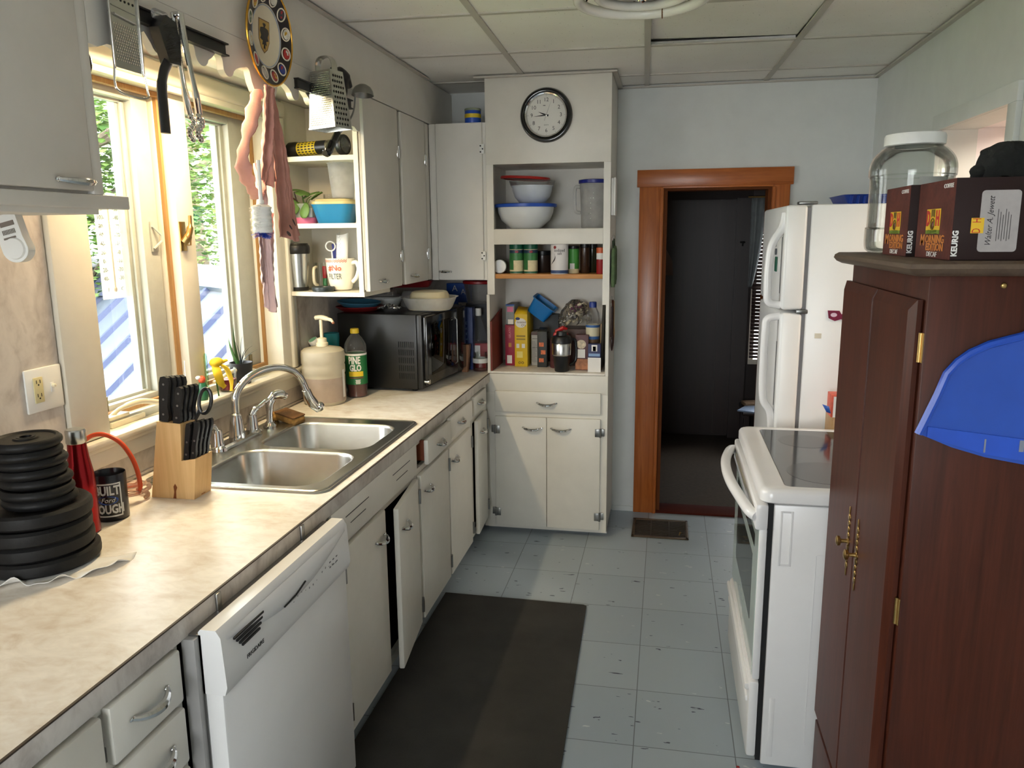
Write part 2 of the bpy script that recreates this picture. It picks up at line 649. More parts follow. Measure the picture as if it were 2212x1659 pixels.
g.box(-1.35, -0.05, -1.75, -1.6, 0, 0.9).box(-1.35, -0.05, -1.75, -1.6, 2.1, CZ + 0.05)
struct('wall_front', g, GREYW)
struct('wall_soffit', G().box(WX + 0.002, SX, -1.6, BY - 0.001, 2.212, CZ - 0.006), SOFF)

# backsplash laminate on the window wall and the corner of the back wall
g = G().box(WX, WX + 0.008, 0.2, 1.83, 0.90, 1.72).box(WX, WX + 0.008, 1.83, 3.275, 0.90, 1.0).box(WX, WX + 0.008, 3.275, BY, 0.90, 1.415)
g.box(WX, -0.94, BY - 0.008, BY, 0.90, 1.415)
struct('backsplash', g, SPLASH)

# suspended ceiling: pinholed panels in a metal grid turned a degree and a half
rot = RZ(1.56)
P0 = Vector((-0.105, 3.61, 0))
PX, PY = 0.62, 0.632
cg, gg = G(), G()
for i in range(-4, 4):
    for j in range(-9, 3):
        lift = 0.0
        t = G().box(0.012, PX - 0.012, 0.012, PY - 0.012, CZ + 0.004, CZ + 0.02)
        if (i, j) == (0, -1):
            t = G().box(0.014, PX - 0.012, 0.012, PY - 0.014, CZ + 0.004, CZ + 0.02)
            t.v = [(x, y, z + (0.022 if (y > 0.4 and x < 0.3) else 0.012 if y > 0.4 else 0)) for x, y, z in t.v]
        cg.join(t, TR(P0.x, P0.y, 0) @ rot @ TR(i * PX, j * PY, 0))
for i in range(-4, 5):
    gg.join(G().box(-0.013, 0.013, -9 * PY, 3 * PY, CZ - 0.002, CZ + 0.004), TR(P0.x, P0.y, 0) @ rot @ TR(i * PX, 0, 0))
for j in range(-9, 4):
    gg.join(G().box(-4 * PX, 4 * PX, -0.012, 0.012, CZ - 0.001, CZ + 0.005), TR(P0.x, P0.y, 0) @ rot @ TR(0, j * PY, 0))
cg.box(-1.85, 1.25, -1.8, BY + 0.14, CZ + 0.06, CZ + 0.12)
struct('ceiling', cg, CEIL)
gg.box(RX_ - 0.022, RX_, -1.6, BY, CZ - 0.012, CZ - 0.004).box(SX, SX + 0.02, -1.6, 4.06, CZ - 0.010, CZ - 0.004)
gg.box(-0.285, RX_, BY - 0.022, BY, CZ - 0.012, CZ - 0.004).box(-0.285, -0.26, 4.06, BY, CZ - 0.012, CZ - 0.004)
gg.box(-0.98, -0.26, 4.045, 4.07, CZ - 0.012, CZ - 0.004)
struct('ceiling_grid', gg, TBAR)

# casing round the sink windows, stool and apron
g = G()
g.box(WX, WX + 0.022, 1.835, 1.985, 1.075, 2.13, 0.004).box(WX, WX + 0.022, 3.08, 3.19, 1.075, 2.13, 0.004)
g.box(WX, WX + 0.012, 3.19, 3.215, 1.075, 1.40, 0.003).box(WX, WX + 0.035, 3.155, 3.19, 1.075, 2.13, 0.006)
g.box(WX, WX + 0.03, 1.80, 3.215, 2.135, 2.20, 0.012, 4).box(WX, WX + 0.02, 1.80, 3.215, 2.115, 2.14, 0.006)
g.box(-1.735, WX, 1.955, 1.978, 1.075, 2.13).box(-1.735, WX, 3.087, 3.11, 1.075, 2.13).box(-1.735, WX, 1.955, 3.11, 2.122, 2.14)
struct('trim_1', g, TRIMW)
g = G().box(-1.735, WX + 0.045, 1.80, 3.275, 1.052, 1.072, 0.006).box(WX, WX + 0.03, 1.82, 3.262, 1.035, 1.053, 0.006)
g.box(WX, WX + 0.02, 1.83, 3.255, 0.985, 1.036, 0.004)
struct('trim_2', g, TRIMW)
# mullion post between the two casements, with bare wood stops
struct('trim_3', G().box(-1.80, -1.655, 2.475, 2.575, 1.07, 2.125, 0.004).box(-1.765, -1.70, 2.455, 2.476, 1.07, 2.125, 0.003), TRIMW)
g = G().box(-1.70, -1.687, 2.462, 2.4755, 1.09, 2.118).box(-1.70, -1.687, 3.076, 3.0875, 1.09, 2.118)
g.box(-1.70, -1.678, 1.98, 2.462, 2.106, 2.121).box(-1.70, -1.678, 2.575, 3.087, 2.106, 2.121)
g.box(-1.705, -1.688, 1.99, 2.46, 1.098, 1.112).box(-1.705, -1.688, 2.575, 3.08, 1.098, 1.112)
struct('trim_4', g, RAWW)

SASH = M('grey_white_sash_paint', lin(180, 182, 174), 0.5, var=0.06, sc=20)
CLIP = M('tarnished_clip', lin(120, 112, 90), 0.4, 1.0)
def casement(name, y0, y1, gy0, gy1, clip_y):
    r = G().box(-1.755, -1.712, y0, gy0, 1.08, 2.118, 0.004).box(-1.755, -1.712, gy1, y1, 1.08, 2.118, 0.004)
    r.box(-1.755, -1.712, gy0, gy1, 1.08, 1.128, 0.004).box(-1.755, -1.712, gy0, gy1, 2.082, 2.118, 0.004)
    r.box(-1.765, -1.738, gy1 - 0.018, gy1 + 0.012, 1.10, 2.10, 0.003).box(-1.775, -1.748, gy1 - 0.032, gy1, 1.10, 2.10, 0.003)
    r.box(-1.764, -1.739, gy0, gy1 - 0.018, 1.129, 1.137).box(-1.764, -1.739, gy0, gy1 - 0.018, 2.074, 2.081)
    r.box(-1.735, -1.66, y0, y1, 1.072, 1.098, 0.004)          # inner sill ledge
    w = struct(name, r, SASH)
    w['kind'] = 'structure'
    gp = G().box(-1.750, -1.747, gy0 - 0.005, gy1 + 0.005, 1.12, 2.09)
    gp.build('window_pane', PANE, w, smooth=0)
    for cy in clip_y:
        G().box(-1.714, -1.708, cy - 0.011, cy + 0.011, 1.112, 1.158).build('screen_clip', CLIP, w)
    # folding crank handle on the ledge
    cy = (y0 + y1) / 2 - 0.02
    c = G().tube(spline([(-1.678, cy - 0.12, 1.104), (-1.66, cy - 0.09, 1.125), (-1.645, cy - 0.02, 1.132), (-1.635, cy + 0.06, 1.112), (-1.628, cy + 0.115, 1.10)], 6), [0.007] * 8 + [0.009] * 12 + [0.007] * 5, 10)
    c.ell((-1.626, cy + 0.128, 1.103), 0.011, 0.016, 0.011)
    c.box(-1.70, -1.655, cy - 0.15, cy - 0.06, 1.096, 1.108, 0.004).box(-1.668, -1.652, cy - 0.15, cy + 0.01, 1.072, 1.090, 0.003)
    c.build('crank_handle', CREAMP, w)
    return w
w1 = casement('window_1', 1.985, 2.450, 2.02, 2.365, (2.10, 2.385))
w2 = casement('window_2', 2.578, 3.076, 2.60, 2.945, (2.985,))
# latch on the mullion side of the first casement
g = G().box(-1.711, -1.706, 2.40, 2.435, 1.60, 1.70).tube([(-1.704, 2.405, 1.685), (-1.69, 2.43, 1.655), (-1.69, 2.43, 1.635), (-1.704, 2.405, 1.61)], 0.004, 6)
g.build('sash_keeper', SASH, w1)
g = G().box(-1.657, -1.652, 2.480, 2.515, 1.60, 1.70, 0.001).tube(spline([(-1.645, 2.49, 1.63), (-1.632, 2.495, 1.65), (-1.628, 2.505, 1.68), (-1.63, 2.512, 1.72)], 5), [0.014] * 6 + [0.011] * 5 + [0.006] * 5, 10)
g.tube([(-1.648, 2.50, 1.62), (-1.634, 2.51, 1.62), (-1.634, 2.515, 1.66)], 0.003, 6)
g.build('sash_latch', BRASS, w2)

# unseen window added behind the camera, sized and placed for fill daylight
g = G().box(-1.35, -0.05, -1.70, -1.63, 0.9, 0.95).box(-1.35, -0.05, -1.70, -1.63, 2.05, 2.1)
for x in (-1.35, -0.725, -0.1):
    g.box(x, x + 0.05, -1.70, -1.63, 0.95, 2.05)
w3 = struct('added_window', g, TRIMW)
G().box(-1.31, -0.09, -1.668, -1.664, 0.94, 2.06).build('window_pane', PANE, w3, smooth=0)

# doorway in the back wall: orange pine casing, jamb and threshold
cas = T('doorway_casing', 'orange pine casing framing the dark doorway in the grey back wall', 'door frame', (0.26, BY, 0), world=True)
cas.o['kind'] = 'structure'
cas.part('casing_board', G().box(-0.158, -0.024, BY - 0.022, BY, 0, 1.895, 0.003).box(-0.045, -0.026, BY - 0.03, BY - 0.02, 0, 1.885, 0.003), ORANGEW)
cas.part('casing_board', G().box(0.548, 0.640, BY - 0.022, BY, 0, 1.895, 0.003).box(0.55, 0.567, BY - 0.03, BY - 0.02, 0, 1.885, 0.003), ORANGEW)
cas.part('head_casing', G().box(-0.172, 0.655, BY - 0.028, BY, 1.893, 1.985, 0.003).box(-0.03, 0.553, BY - 0.034, BY - 0.02, 1.884, 1.895, 0.002), ORANGEWX)
cas.part('door_jamb', G().box(-0.029, -0.004, BY, BY + 0.13, 0.0141, 1.8715).box(0.53, 0.553, BY, BY + 0.13, 0.0141, 1.8715).box(-0.029, 0.553, BY, BY + 0.13, 1.872, 1.893), M('dull_dark_jamb', lin(104, 56, 26), 0.75, spec=0.15))
cas.part('threshold', G().box(-0.03, 0.555, BY - 0.02, BY + 0.13, 0, 0.014, 0.004), M('worn_red_threshold', lin(74, 30, 22), 0.85, spec=0.1), label='dark red worn wooden threshold')
struct('baseboard_back', G().box(-0.285, -0.158, BY - 0.008, BY, 0, 0.03), GREYW)

# pass-through in the right wall and its casing
g = G().box(RX_ - 0.018, RX_, 3.46, 3.525, 1.10, 2.03, 0.002).box(RX_ - 0.018, RX_, 2.735, 2.80, 1.10, 2.03, 0.002).box(RX_ - 0.018, RX_, 2.735, 3.525, 2.03, 2.09, 0.002)
g.box(RX_ - 0.018, RX_, 2.735, 3.525, 1.05, 1.1, 0.002)
struct('trim_5', g, GREYW)
PALE = M('pale_lilac_plaster', lin(238, 230, 232), 0.7, var=0.03, bump=0.06)
PEACH = M('peach_wall_paint', lin(246, 214, 176), 0.7, var=0.03)
struct('trim_6', G().box(RX_ + 0.13, RX_ + 0.42, 3.46, 3.53, 0, 2.12).box(RX_ + 0.13, RX_ + 0.42, 2.7, 3.53, 2.035, 2.12), PALE)
g = G().box(1.45, 4.0, 3.49, 3.6, 0, 2.5).box(4.0, 4.1, 0.4, 3.6, 0, 2.5).box(1.18, 4.1, 0.3, 0.4, 0, 2.5).box(1.18, 4.1, 0.3, 3.6, 2.5, 2.6)
struct('wall_side_room', g, PEACH)
struct('floor_side_room', G().box(1.18, 4.1, 0.3, 3.6, -0.08, 0), MAHOG)

# dark room beyond the doorway
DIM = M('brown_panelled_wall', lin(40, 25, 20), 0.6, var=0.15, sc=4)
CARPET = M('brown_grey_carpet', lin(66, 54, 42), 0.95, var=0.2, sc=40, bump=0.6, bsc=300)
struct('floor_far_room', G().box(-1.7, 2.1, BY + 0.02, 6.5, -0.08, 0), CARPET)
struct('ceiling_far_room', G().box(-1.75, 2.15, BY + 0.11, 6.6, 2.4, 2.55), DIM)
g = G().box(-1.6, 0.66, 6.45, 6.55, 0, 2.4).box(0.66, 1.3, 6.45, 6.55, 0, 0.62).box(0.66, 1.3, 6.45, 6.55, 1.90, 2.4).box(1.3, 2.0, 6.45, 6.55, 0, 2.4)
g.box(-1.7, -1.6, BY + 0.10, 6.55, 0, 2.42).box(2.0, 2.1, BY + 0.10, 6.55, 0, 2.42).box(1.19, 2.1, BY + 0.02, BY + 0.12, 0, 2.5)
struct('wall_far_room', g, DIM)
g = G().box(-0.05, 0.52, 6.405, 6.44, 0.03, 1.89).box(-0.05, 0.06, 6.398, 6.41, 0.03, 1.89).box(0.40, 0.52, 6.398, 6.41, 0.03, 1.89)
d1 = struct('door_1', g, DARKW)
G().box(0.52, 0.635, 6.38, 6.45, 0, 1.90).build('door_post', DARKW, d1)
G().tube([(0.555, 6.37, 1.565), (0.59, 6.36, 1.565)], 0.007, 8).tube([(0.573, 6.365, 1.565), (0.573, 6.365, 1.535)], 0.006, 8).build('hook', BLACK, d1)

# ------------------------------------------------------------------ outside the sink windows: neighbour's metal roof and trees
ROOFM = M('white_blue_roof_metal', lin(74, 81, 92), 0.45, var=0.04, sc=3)
A = Vector((-5.5, 9.186, 1.108))
rd = Vector((-0.8, 0.6, 0))
ud = Vector((0.6, 0.8, 0.89)).normalized()
nr = rd.cross(ud).normalized()
if nr.z < 0:
    nr = -nr
rf = T('metal_roof', 'low white metal roof with standing seams outside the sink window', 'roof', tuple(A - ud * 5), world=True)
Q = lambda a, b, h=0: tuple(A + rd * a + ud * b + nr * h)
g = G().loft([[Q(-3.8, -7), Q(13, -7), Q(13, 0), Q(-3.8, 0)], [Q(-3.8, -7, 0.04), Q(13, -7, 0.04), Q(13, 0, 0.04), Q(-3.8, 0, 0.04)]])
rf.part('roof_sheet', g, ROOFM)
RIBM = M('blue_grey_seam_metal', lin(44, 53, 82), 0.5, var=0.05)
for k in range(18):
    a = -3.6 + 0.92 * k
    g = G().loft([[Q(a - 0.05, -7, 0.03), Q(a + 0.05, -7, 0.03), Q(a + 0.05, -0.15, 0.03), Q(a - 0.05, -0.15, 0.03)], [Q(a - 0.035, -7, 0.10), Q(a + 0.035, -7, 0.10), Q(a + 0.035, -0.15, 0.10), Q(a - 0.035, -0.15, 0.10)]])
    rf.part('standing_seam', g, RIBM)
g = G().loft([[Q(-3.8, -0.26, 0.04), Q(13, -0.26, 0.04), Q(13, 0.08, 0.04), Q(-3.8, 0.08, 0.04)], [Q(-3.8, -0.26, 0.12), Q(13, -0.26, 0.12), Q(13, 0.08, 0.16), Q(-3.8, 0.08, 0.16)]])
rf.part('ridge_cap', g, ROOFM)

LEAF = [M('mid_green_leaves', lin(98, 128, 58), 0.6, var=0.3, sc=2.0), M('pale_green_leaves', lin(136, 160, 88), 0.6, var=0.25, sc=2.0), M('deep_green_leaves', lin(74, 108, 52), 0.6, var=0.35, sc=2.0)]  # three leaf greens, picked at random per leaf
BARK = M('grey_brown_bark', lin(96, 84, 70), 0.9, var=0.3, sc=20, bump=0.5, bsc=40)
def tree(label, x, y, h, cr, n, seed):
    rnd = random.Random(seed)
    t = T('leafy_tree', label, 'tree', (x, y, -1.5), group='trees behind the roof')
    tr = G().tube(spline([(0, 0, 0), (0.1, 0.05, h * 0.3), (-0.08, 0.1, h * 0.6), (0.05, 0, h * 0.9)], 4), [0.22 - 0.012 * i for i in range(13)], 8)
    for k in range(9):
        a, z = rnd.uniform(0, 6.28), h * rnd.uniform(0.3, 0.8)
        L = cr * rnd.uniform(0.5, 0.8)
        tr.tube([(0, 0, z), (math.cos(a) * L * 0.5, math.sin(a) * L * 0.5, z + 0.5), (math.cos(a) * L, math.sin(a) * L, z + 0.8)], [0.08, 0.05, 0.02], 6)
    t.part('trunk', tr, BARK)
    g = G()
    lumps = [(rnd.uniform(-1, 1) * cr * 0.7, rnd.uniform(-1, 1) * cr * 0.7, h * 0.62 + rnd.uniform(-0.95, 0.85) * cr, cr * rnd.uniform(0.28, 0.5)) for _ in range(26)]
    vs, fs, ms = [], [], []
    for i in range(n):
        lx, ly, lz, lr = lumps[rnd.randrange(len(lumps))]
        d = Vector((rnd.gauss(0, 1), rnd.gauss(0, 1), rnd.gauss(0, 0.8))).normalized() * lr * (rnd.random() ** 0.4)
        c = Vector((lx, ly, lz)) + d
        e = Matrix.Rotation(rnd.uniform(0, 6.28), 3, 'Z') @ Matrix.Rotation(rnd.uniform(-0.7, 0.7), 3, 'X')
        s = rnd.uniform(0.10, 0.20)
        o = len(vs)
        for p in ((-0.5, 0, 0), (0, -0.42, -0.12), (0.55, 0, 0), (0, 0.42, -0.12)):
            vs.append(tuple(c + e @ (Vector(p) * s)))
        fs += [(o, o + 1, o + 2), (o, o + 2, o + 3)]
        ms += [0, 0] if rnd.random() < 0.45 else ([1, 1] if rnd.random() < 0.5 else [2, 2])
    g.v, g.f, g.mi = vs, fs, ms
    cr_o = t.part('crown', g, LEAF, smooth=0)
    cr_o['kind'] = 'stuff'
tree('broad leafy green tree filling the left casement above the roof', -10.2, 12.2, 6.2, 2.8, 13000, 1)
tree('leafy tree with dark trunk seen through the right casement', -6.4, 14.0, 6.2, 2.8, 13000, 2)
tree('farther pale green tree closing the gap between the nearer two', -12.5, 19.5, 8.0, 4.6, 15000, 3)
struct('bounce_ground', G().box(-8, 8, -16, -1.8, -0.4, -0.2), M('pale_bounce_ground', lin(208, 206, 202), 0.9, var=0.1))  # first: unseen pale ground added to bounce daylight up at the ceiling
struct('ground_outside', G().box(-40, -2.2, -6, 40, -1.7, -1.5), M('grass_ground', lin(96, 122, 60), 0.9, var=0.3))
# ------------------------------------------------------------------ fitted cabinets on the left, counter, sink
def pull(length=0.09, out=0.022):      # arched chrome pull: runs along local x, stands off along -y
    n = 14
    pts = [(-length / 2 + length * i / n, -out * math.sin(PI * i / n) ** 0.7, 0) for i in range(n + 1)]
    rr = [0.0048 + 0.004 * math.sin(PI * i / n) for i in range(n + 1)]
    g = G().tube(pts, rr, 8)
    for s in (-1, 1):
        g.ell((s * length / 2, 0, 0), 0.008, 0.003, 0.006, 12, 6)
    return g
PULL_L = lambda x, y, z, L=0.095: pull(L).xf(frame((x, y, z), (0, 1, 0), (0, 0, 1)) @ Matrix.Identity(4))
def pull_left(x, y, z, L=0.095, tilt=0):   # on a face that looks to +X
    return pull(L).xf(TR(x, y, z) @ RY(24 if tilt else 10) @ RZ(90))
def pull_front(x, y, z, L=0.085):  # on a face that looks to -Y
    return pull(L, 0.024).xf(TR(x, y, z) @ RX(22))

# upper cabinet in the near left corner
uc = T('upper_cabinet', 'white upper cabinet in the near left corner beside the window', 'cabinet', (-1.43, 1.1, 1.72), world=True)
uc.part('carcass', G().box(WX, SX - 0.018, 0.45, 1.578, 1.735, 2.21).box(WX + 0.02, SX - 0.018, 0.45, 1.578, 1.70, 1.738).box(SX - 0.04, SX - 0.016, 0.45, 1.62, 1.712, 1.74), SOFF)
uc.part('face_frame', G().box(SX - 0.018, SX, 1.548, 1.579, 1.742, 2.208, 0.002).box(SX - 0.018, SX, 0.45, 1.662, 1.712, 1.742, 0.003), SOFF)
d = uc.part('cabinet_door', G().box(SX - 0.018, SX + 0.004, 0.62, 1.545, 1.748, 2.205, 0.004), SOFF)
uc.part('handle', pull_left(SX + 0.006, 1.492, 1.768, 0.10), CHROME, parent=d, label='chrome arched handle')
uc.part('side_strip', G().box(SX - 0.05, SX - 0.02, 1.579, 1.60, 1.742, 1.895, 0.003), TRIMW)
uc.part('side_knob', G().ell((SX - 0.03, 1.583, 2.02), 0.03, 0.014, 0.032), BLACKG, label='round black knob on the cabinet end')

g = G().prism([(-0.024, 0.0), (0.026, 0.0), (0.026, -0.055)] + [(0.03 * math.cos(a), -0.075 + 0.03 * math.sin(a)) for a in [(-0.15 - 0.28 * i) for i in range(11)]] + [(-0.03, -0.065)], -0.012, 0.012, 'y')
wp = T('wall_dispenser', 'white plastic dispenser with barcode label hanging below the left upper cabinet', 'dispenser', (-1.415, 1.50, 1.70), rot=(0, math.radians(-14), math.radians(8)))
wp.part('body', g, WPLAS)
wp.part('round_boss', G().cyl((0, -0.012, -0.075), (0, -0.017, -0.075), 0.024, 0.022, 24), WPLAS)
g = G().box(-0.014, 0.018, -0.0135, -0.012, -0.026, -0.016)
for i in range(9):
    g.box(-0.014 + i * 0.0034, -0.0125 + i * 0.0034, -0.0135, -0.012, -0.043, -0.033)
g.box(-0.016, 0.012, -0.0135, -0.012, -0.053, -0.049)
wp.part('barcode_label', g, M('faded_brown_print', lin(120, 110, 102), 0.7))

# scalloped valance: stepped and scrolled lower edge, large lobe in the middle
def valance_half():
    P = [(0.0, 2.060), (0.035, 2.064), (0.062, 2.078), (0.078, 2.100), (0.084, 2.118)]
    def arc(c, z, r, a0, a1, n=8):
        return [(c + r * math.cos(math.radians(a0 + (a1 - a0) * i / n)), z + r * math.sin(math.radians(a0 + (a1 - a0) * i / n))) for i in range(n + 1)]
    P += arc(0.103, 2.120, 0.018, 180, 60, 5) + [(0.145, 2.128), (0.165, 2.120)]
    P += arc(0.205, 2.122, 0.030, 200, 330, 7) + arc(0.255, 2.125, 0.022, 170, 60, 5)
    P += [(0.285, 2.128)] + arc(0.335, 2.128, 0.032, 200, 340, 7) + arc(0.385, 2.125, 0.020, 150, 40, 4)
    P += [(0.43, 2.130), (0.455, 2.112)] + arc(0.52, 2.12, 0.034, 205, 335, 7) + [(0.575, 2.128), (0.60, 2.115), (0.625, 2.108)]
    P += arc(0.665, 2.10, 0.034, 190, 300, 5) + [(0.71, 2.070), (0.74, 2.058), (0.768, 2.060)]
    return P
h = valance_half()
poly = [(2.348 - y, z) for y, z in h[::-1]] + [(2.348 + y, z) for y, z in h[1:]]
poly = [(1.580, 2.060)] + [p for p in poly if 1.581 < p[0] < 3.119] + [(3.120, 2.060), (3.120, 2.211), (1.580, 2.211)]
solo('scalloped_valance', 'white scalloped wooden valance board above the sink window', 'valance', G().prism(poly, SX - 0.02, SX, 'x'), SOFF, smooth=25)
g = T('strip_light', 'warm strip light hidden behind the scalloped valance', 'lamp', (-1.405, 2.35, 2.21), world=True)
g.part('batten', G().box(-1.44, -1.37, 1.95, 2.75, 2.175, 2.211, 0.006), WPLAS)

# open shelf unit and the upper cabinets beyond the window
su = T('shelf_unit', 'cream open shelves with bowed fronts beside the sink window', 'shelf', (-1.43, 3.3, 1.40), world=True)
for z in (1.41, 1.698, 1.972):
    bow = [(WX, 3.172), (-1.55, 3.150), (-1.45, 3.135), (-1.36, 3.130), (-1.29, 3.132), (-1.252, 3.137)]
    if z < 1.5:
        bow = [(WX, 3.175), (-1.55, 3.155), (-1.45, 3.138), (-1.36, 3.128), (-1.29, 3.124), (-1.245, 3.124)]
    su.part('shelf_board', G().prism(bow + [(bow[-1][0], 3.44), (WX, 3.44)], z - 0.02 if z > 1.5 else z - 0.018, z, 'z'), TRIMW, smooth=25)
su.part('back_panel', G().box(WX, SX - 0.02, 3.44, 3.452, 1.392, 2.21), TRIMW)
su.part('side_panel', G().box(SX - 0.040, SX - 0.020, 3.132, 3.44, 1.392, 2.21), TRIMW)
su.part('side_panel', G().box(WX, WX + 0.014, 3.215, 3.44, 1.392, 2.21), TRIMW)

def upper(label, y0, y1, yh, split, hinges, group='white upper cabinets over the microwave'):
    t = T('upper_cabinet', label, 'cabinet', (-1.43, (y0 + y1) / 2, 1.40), world=True, group=group)
    t.part('carcass', G().box(WX + (0.02 if y0 > 3.4 else 0.39), SX - 0.018, max(y0, 3.14), y1, 1.42, 2.21), SOFF)
    d = t.part('cabinet_door', G().box(SX - 0.016, SX + 0.006, y0 + 0.006, split, 1.412, 2.206, 0.004), SOFF)
    t.part('handle', pull_left(SX + 0.008, yh, 1.452, 0.075), CHROME, parent=d, label='chrome arched handle')
    for z in hinges:
        t.part('hinge', G().box(SX - 0.002, SX + 0.010, split - 0.012, split + 0.022, z - 0.025, z + 0.025, 0.003).cyl((SX + 0.008, split + 0.006, z - 0.027), (SX + 0.008, split + 0.006, z + 0.027), 0.005, n=8), CHROME)
    t.part('dark_gap', G().box(SX - 0.017, SX - 0.0165, split, y1, 1.41, 2.208), BLACK)
    return t
upper('white upper cabinet with the widest door, next to the open shelves', 3.136, 3.606, 3.285, 3.555, (1.55, 2.02))
upper('white upper cabinet in the middle of the run over the microwave', 3.606, 4.005, 3.72, 3.975, (1.55, 2.02))
t = T('upper_cabinet', 'narrow white upper cabinet strip beside the corner cabinet', 'cabinet', (-1.43, 4.03, 1.40), world=True, group='white upper cabinets over the microwave')
t.part('carcass', G().box(WX + 0.02, SX - 0.002, 4.008, 4.066, 1.412, 2.206, 0.003), SOFF)

cc = T('corner_cabinet', 'white corner wall cabinet facing the room beside the tall pantry', 'cabinet', (-1.08, 4.2, 1.40), world=True)
cc.part('carcass', G().box(WX + 0.02, -0.93, 4.085, BY, 1.407, 2.205), SOFF)
cc.part('face_frame', G().box(SX, -1.195, 4.067, 4.085, 1.407, 2.207, 0.002).box(-1.19, -0.93, 4.075, 4.085, 1.407, 2.207), SOFF)
d = cc.part('cabinet_door', G().box(-1.192, -0.945, 4.058, 4.078, 1.410, 2.207, 0.004), SOFF)
cc.part('handle', pull(0.06, 0.018).xf(TR(-1.155, 4.057, 1.453)), CHROME, parent=d, label='small chrome handle')
for z in (1.535, 2.075):
    g = G().box(-0.958, -0.932, 4.050, 4.060, z - 0.024, z + 0.024, 0.003)
    hg = cc.part('hinge', g, WPLAS)
    cc.part('screw', G().cyl((-0.951, 4.050, z + 0.015), (-0.951, 4.048, z + 0.015), 0.004, n=8).cyl((-0.940, 4.050, z), (-0.940, 4.048, z), 0.004, n=8).cyl((-0.951, 4.050, z - 0.015), (-0.951, 4.048, z - 0.015), 0.004, n=8), IRON, parent=hg)

ct = T('storage_can', 'small blue and yellow can standing on top of the corner cabinet', 'can', (-1.005, 4.12, 2.207))
ct.part('body', G().lathe([(0, 0), (0.041, 0), (0.042, 0.003), (0.042, 0.062), (0.040, 0.065), (0, 0.065)], 28), BLUEP)
ct.part('label_band', G().lathe([(0.0425, 0.028), (0.0425, 0.048)], 28), M('yellow_label', lin(214, 186, 44), 0.5))
ct.part('lid', G().lathe([(0.042, 0.064), (0.043, 0.066), (0.043, 0.074), (0.040, 0.076), (0, 0.075)], 28), M('green_grey_lid', lin(130, 142, 120), 0.4))

# ---- counter with a cut-out for the sink
CF = -0.93
ctr = T('countertop', 'cream marbled laminate countertop running along the window wall', 'countertop', (-1.28, 2.2, 0.86), world=True)
g = G().box(WX, CF, 0.25, 2.075, 0.875, 0.905).box(WX, CF, 2.895, BY - 0.002, 0.875, 0.905)
g.box(WX, -1.475, 2.075, 2.895, 0.875, 0.905).box(-0.99, CF, 2.075, 2.895, 0.875, 0.905)
ctr.part('laminate_top', g, COUNTER)
ctr.part('front_edge', G().box(CF - 0.02, CF + 0.003, 0.25, 4.075, 0.858, 0.903, 0.002), SPLASH)
ctr.part('edge_strip', G().box(CF - 0.001, CF + 0.0042, 0.25, 4.075, 0.9025, 0.9058), M('dark_edge_line', lin(70, 58, 48), 0.6))
ctr.part('wall_strip', G().box(WX, WX + 0.014, 0.25, BY - 0.01, 0.905, 0.917, 0.004), SPLASH)

sk = T('double_sink', 'stainless steel double bowl sink set in the countertop', 'sink', (-1.26, 2.48, 0.70), world=True)
def ring(cx, cy, z, w, d, r):
    return rrect(cx, cy, z, w, d, r, 6)
SX0, SX1, SY0, SY1 = -1.575, -0.958, 2.03, 2.945
# rim with two bowl openings: built as strips between rounded rectangles
RXc, RYc = (SX0 + SX1) / 2, (SY0 + SY1) / 2
outer_lo = ring(RXc, RYc, 0.9052, SX1 - SX0, SY1 - SY0, 0.05)
outer_hi = ring(RXc, RYc, 0.9105, SX1 - SX0 - 0.008, SY1 - SY0 - 0.008, 0.048)
bowls = [(-1.228, 2.263, 0.43, 0.375), (-1.228, 2.672, 0.43, 0.375)]
bm = bmesh.new()
def loop(pts):
    vs = [bm.verts.new(p) for p in pts]
    return [bm.edges.new((vs[i], vs[(i + 1) % len(vs)])) for i in range(len(vs))]
E_ = loop([(x, y, 0) for x, y, z in outer_hi])
for bx, by, w, dd in bowls:
    E_ += loop([(x, y, 0) for x, y, z in ring(bx, by, 0, w, dd, 0.085)])
bmesh.ops.triangle_fill(bm, use_beauty=True, use_dissolve=False, edges=E_)
bm.verts.index_update()
g = G().add([(v.co.x, v.co.y, 0.9105) for v in bm.verts], [[v.index for v in f.verts] for f in bm.faces])
bm.free()
g.loft([outer_lo, outer_hi], (False, False))
g2 = G().loft([ring(RXc, RYc, 0.911, SX1 - SX0 - 0.02, SY1 - SY0 - 0.02, 0.045), ring(RXc, RYc, 0.9135, SX1 - SX0 - 0.028, SY1 - SY0 - 0.028, 0.043), ring(RXc, RYc, 0.911, SX1 - SX0 - 0.036, SY1 - SY0 - 0.036, 0.04)], (False, False))
g.join(g2)
sk.part('rim', g, STEEL, smooth=30)
for bx, by, w, dd in bowls:
    g = G().loft([ring(bx, by, 0.9105, w, dd, 0.085), ring(bx, by, 0.909, w - 0.008, dd - 0.008, 0.082), ring(bx, by, 0.900, w - 0.018, dd - 0.018, 0.08), ring(bx, by, 0.77, w - 0.035, dd - 0.035, 0.075), ring(bx, by, 0.748, w - 0.06, dd - 0.06, 0.07), ring(bx, by, 0.738, w - 0.11, dd - 0.11, 0.06)], (False, True))
    b = sk.part('bowl', g, STEEL, smooth=50)
    sk.part('drain', G().lathe([(0, 0.003), (0.028, 0.003), (0.04, 0.0035), (0.043, 0.0005)], 28, (bx, by, 0.738)), CHROME, parent=b)

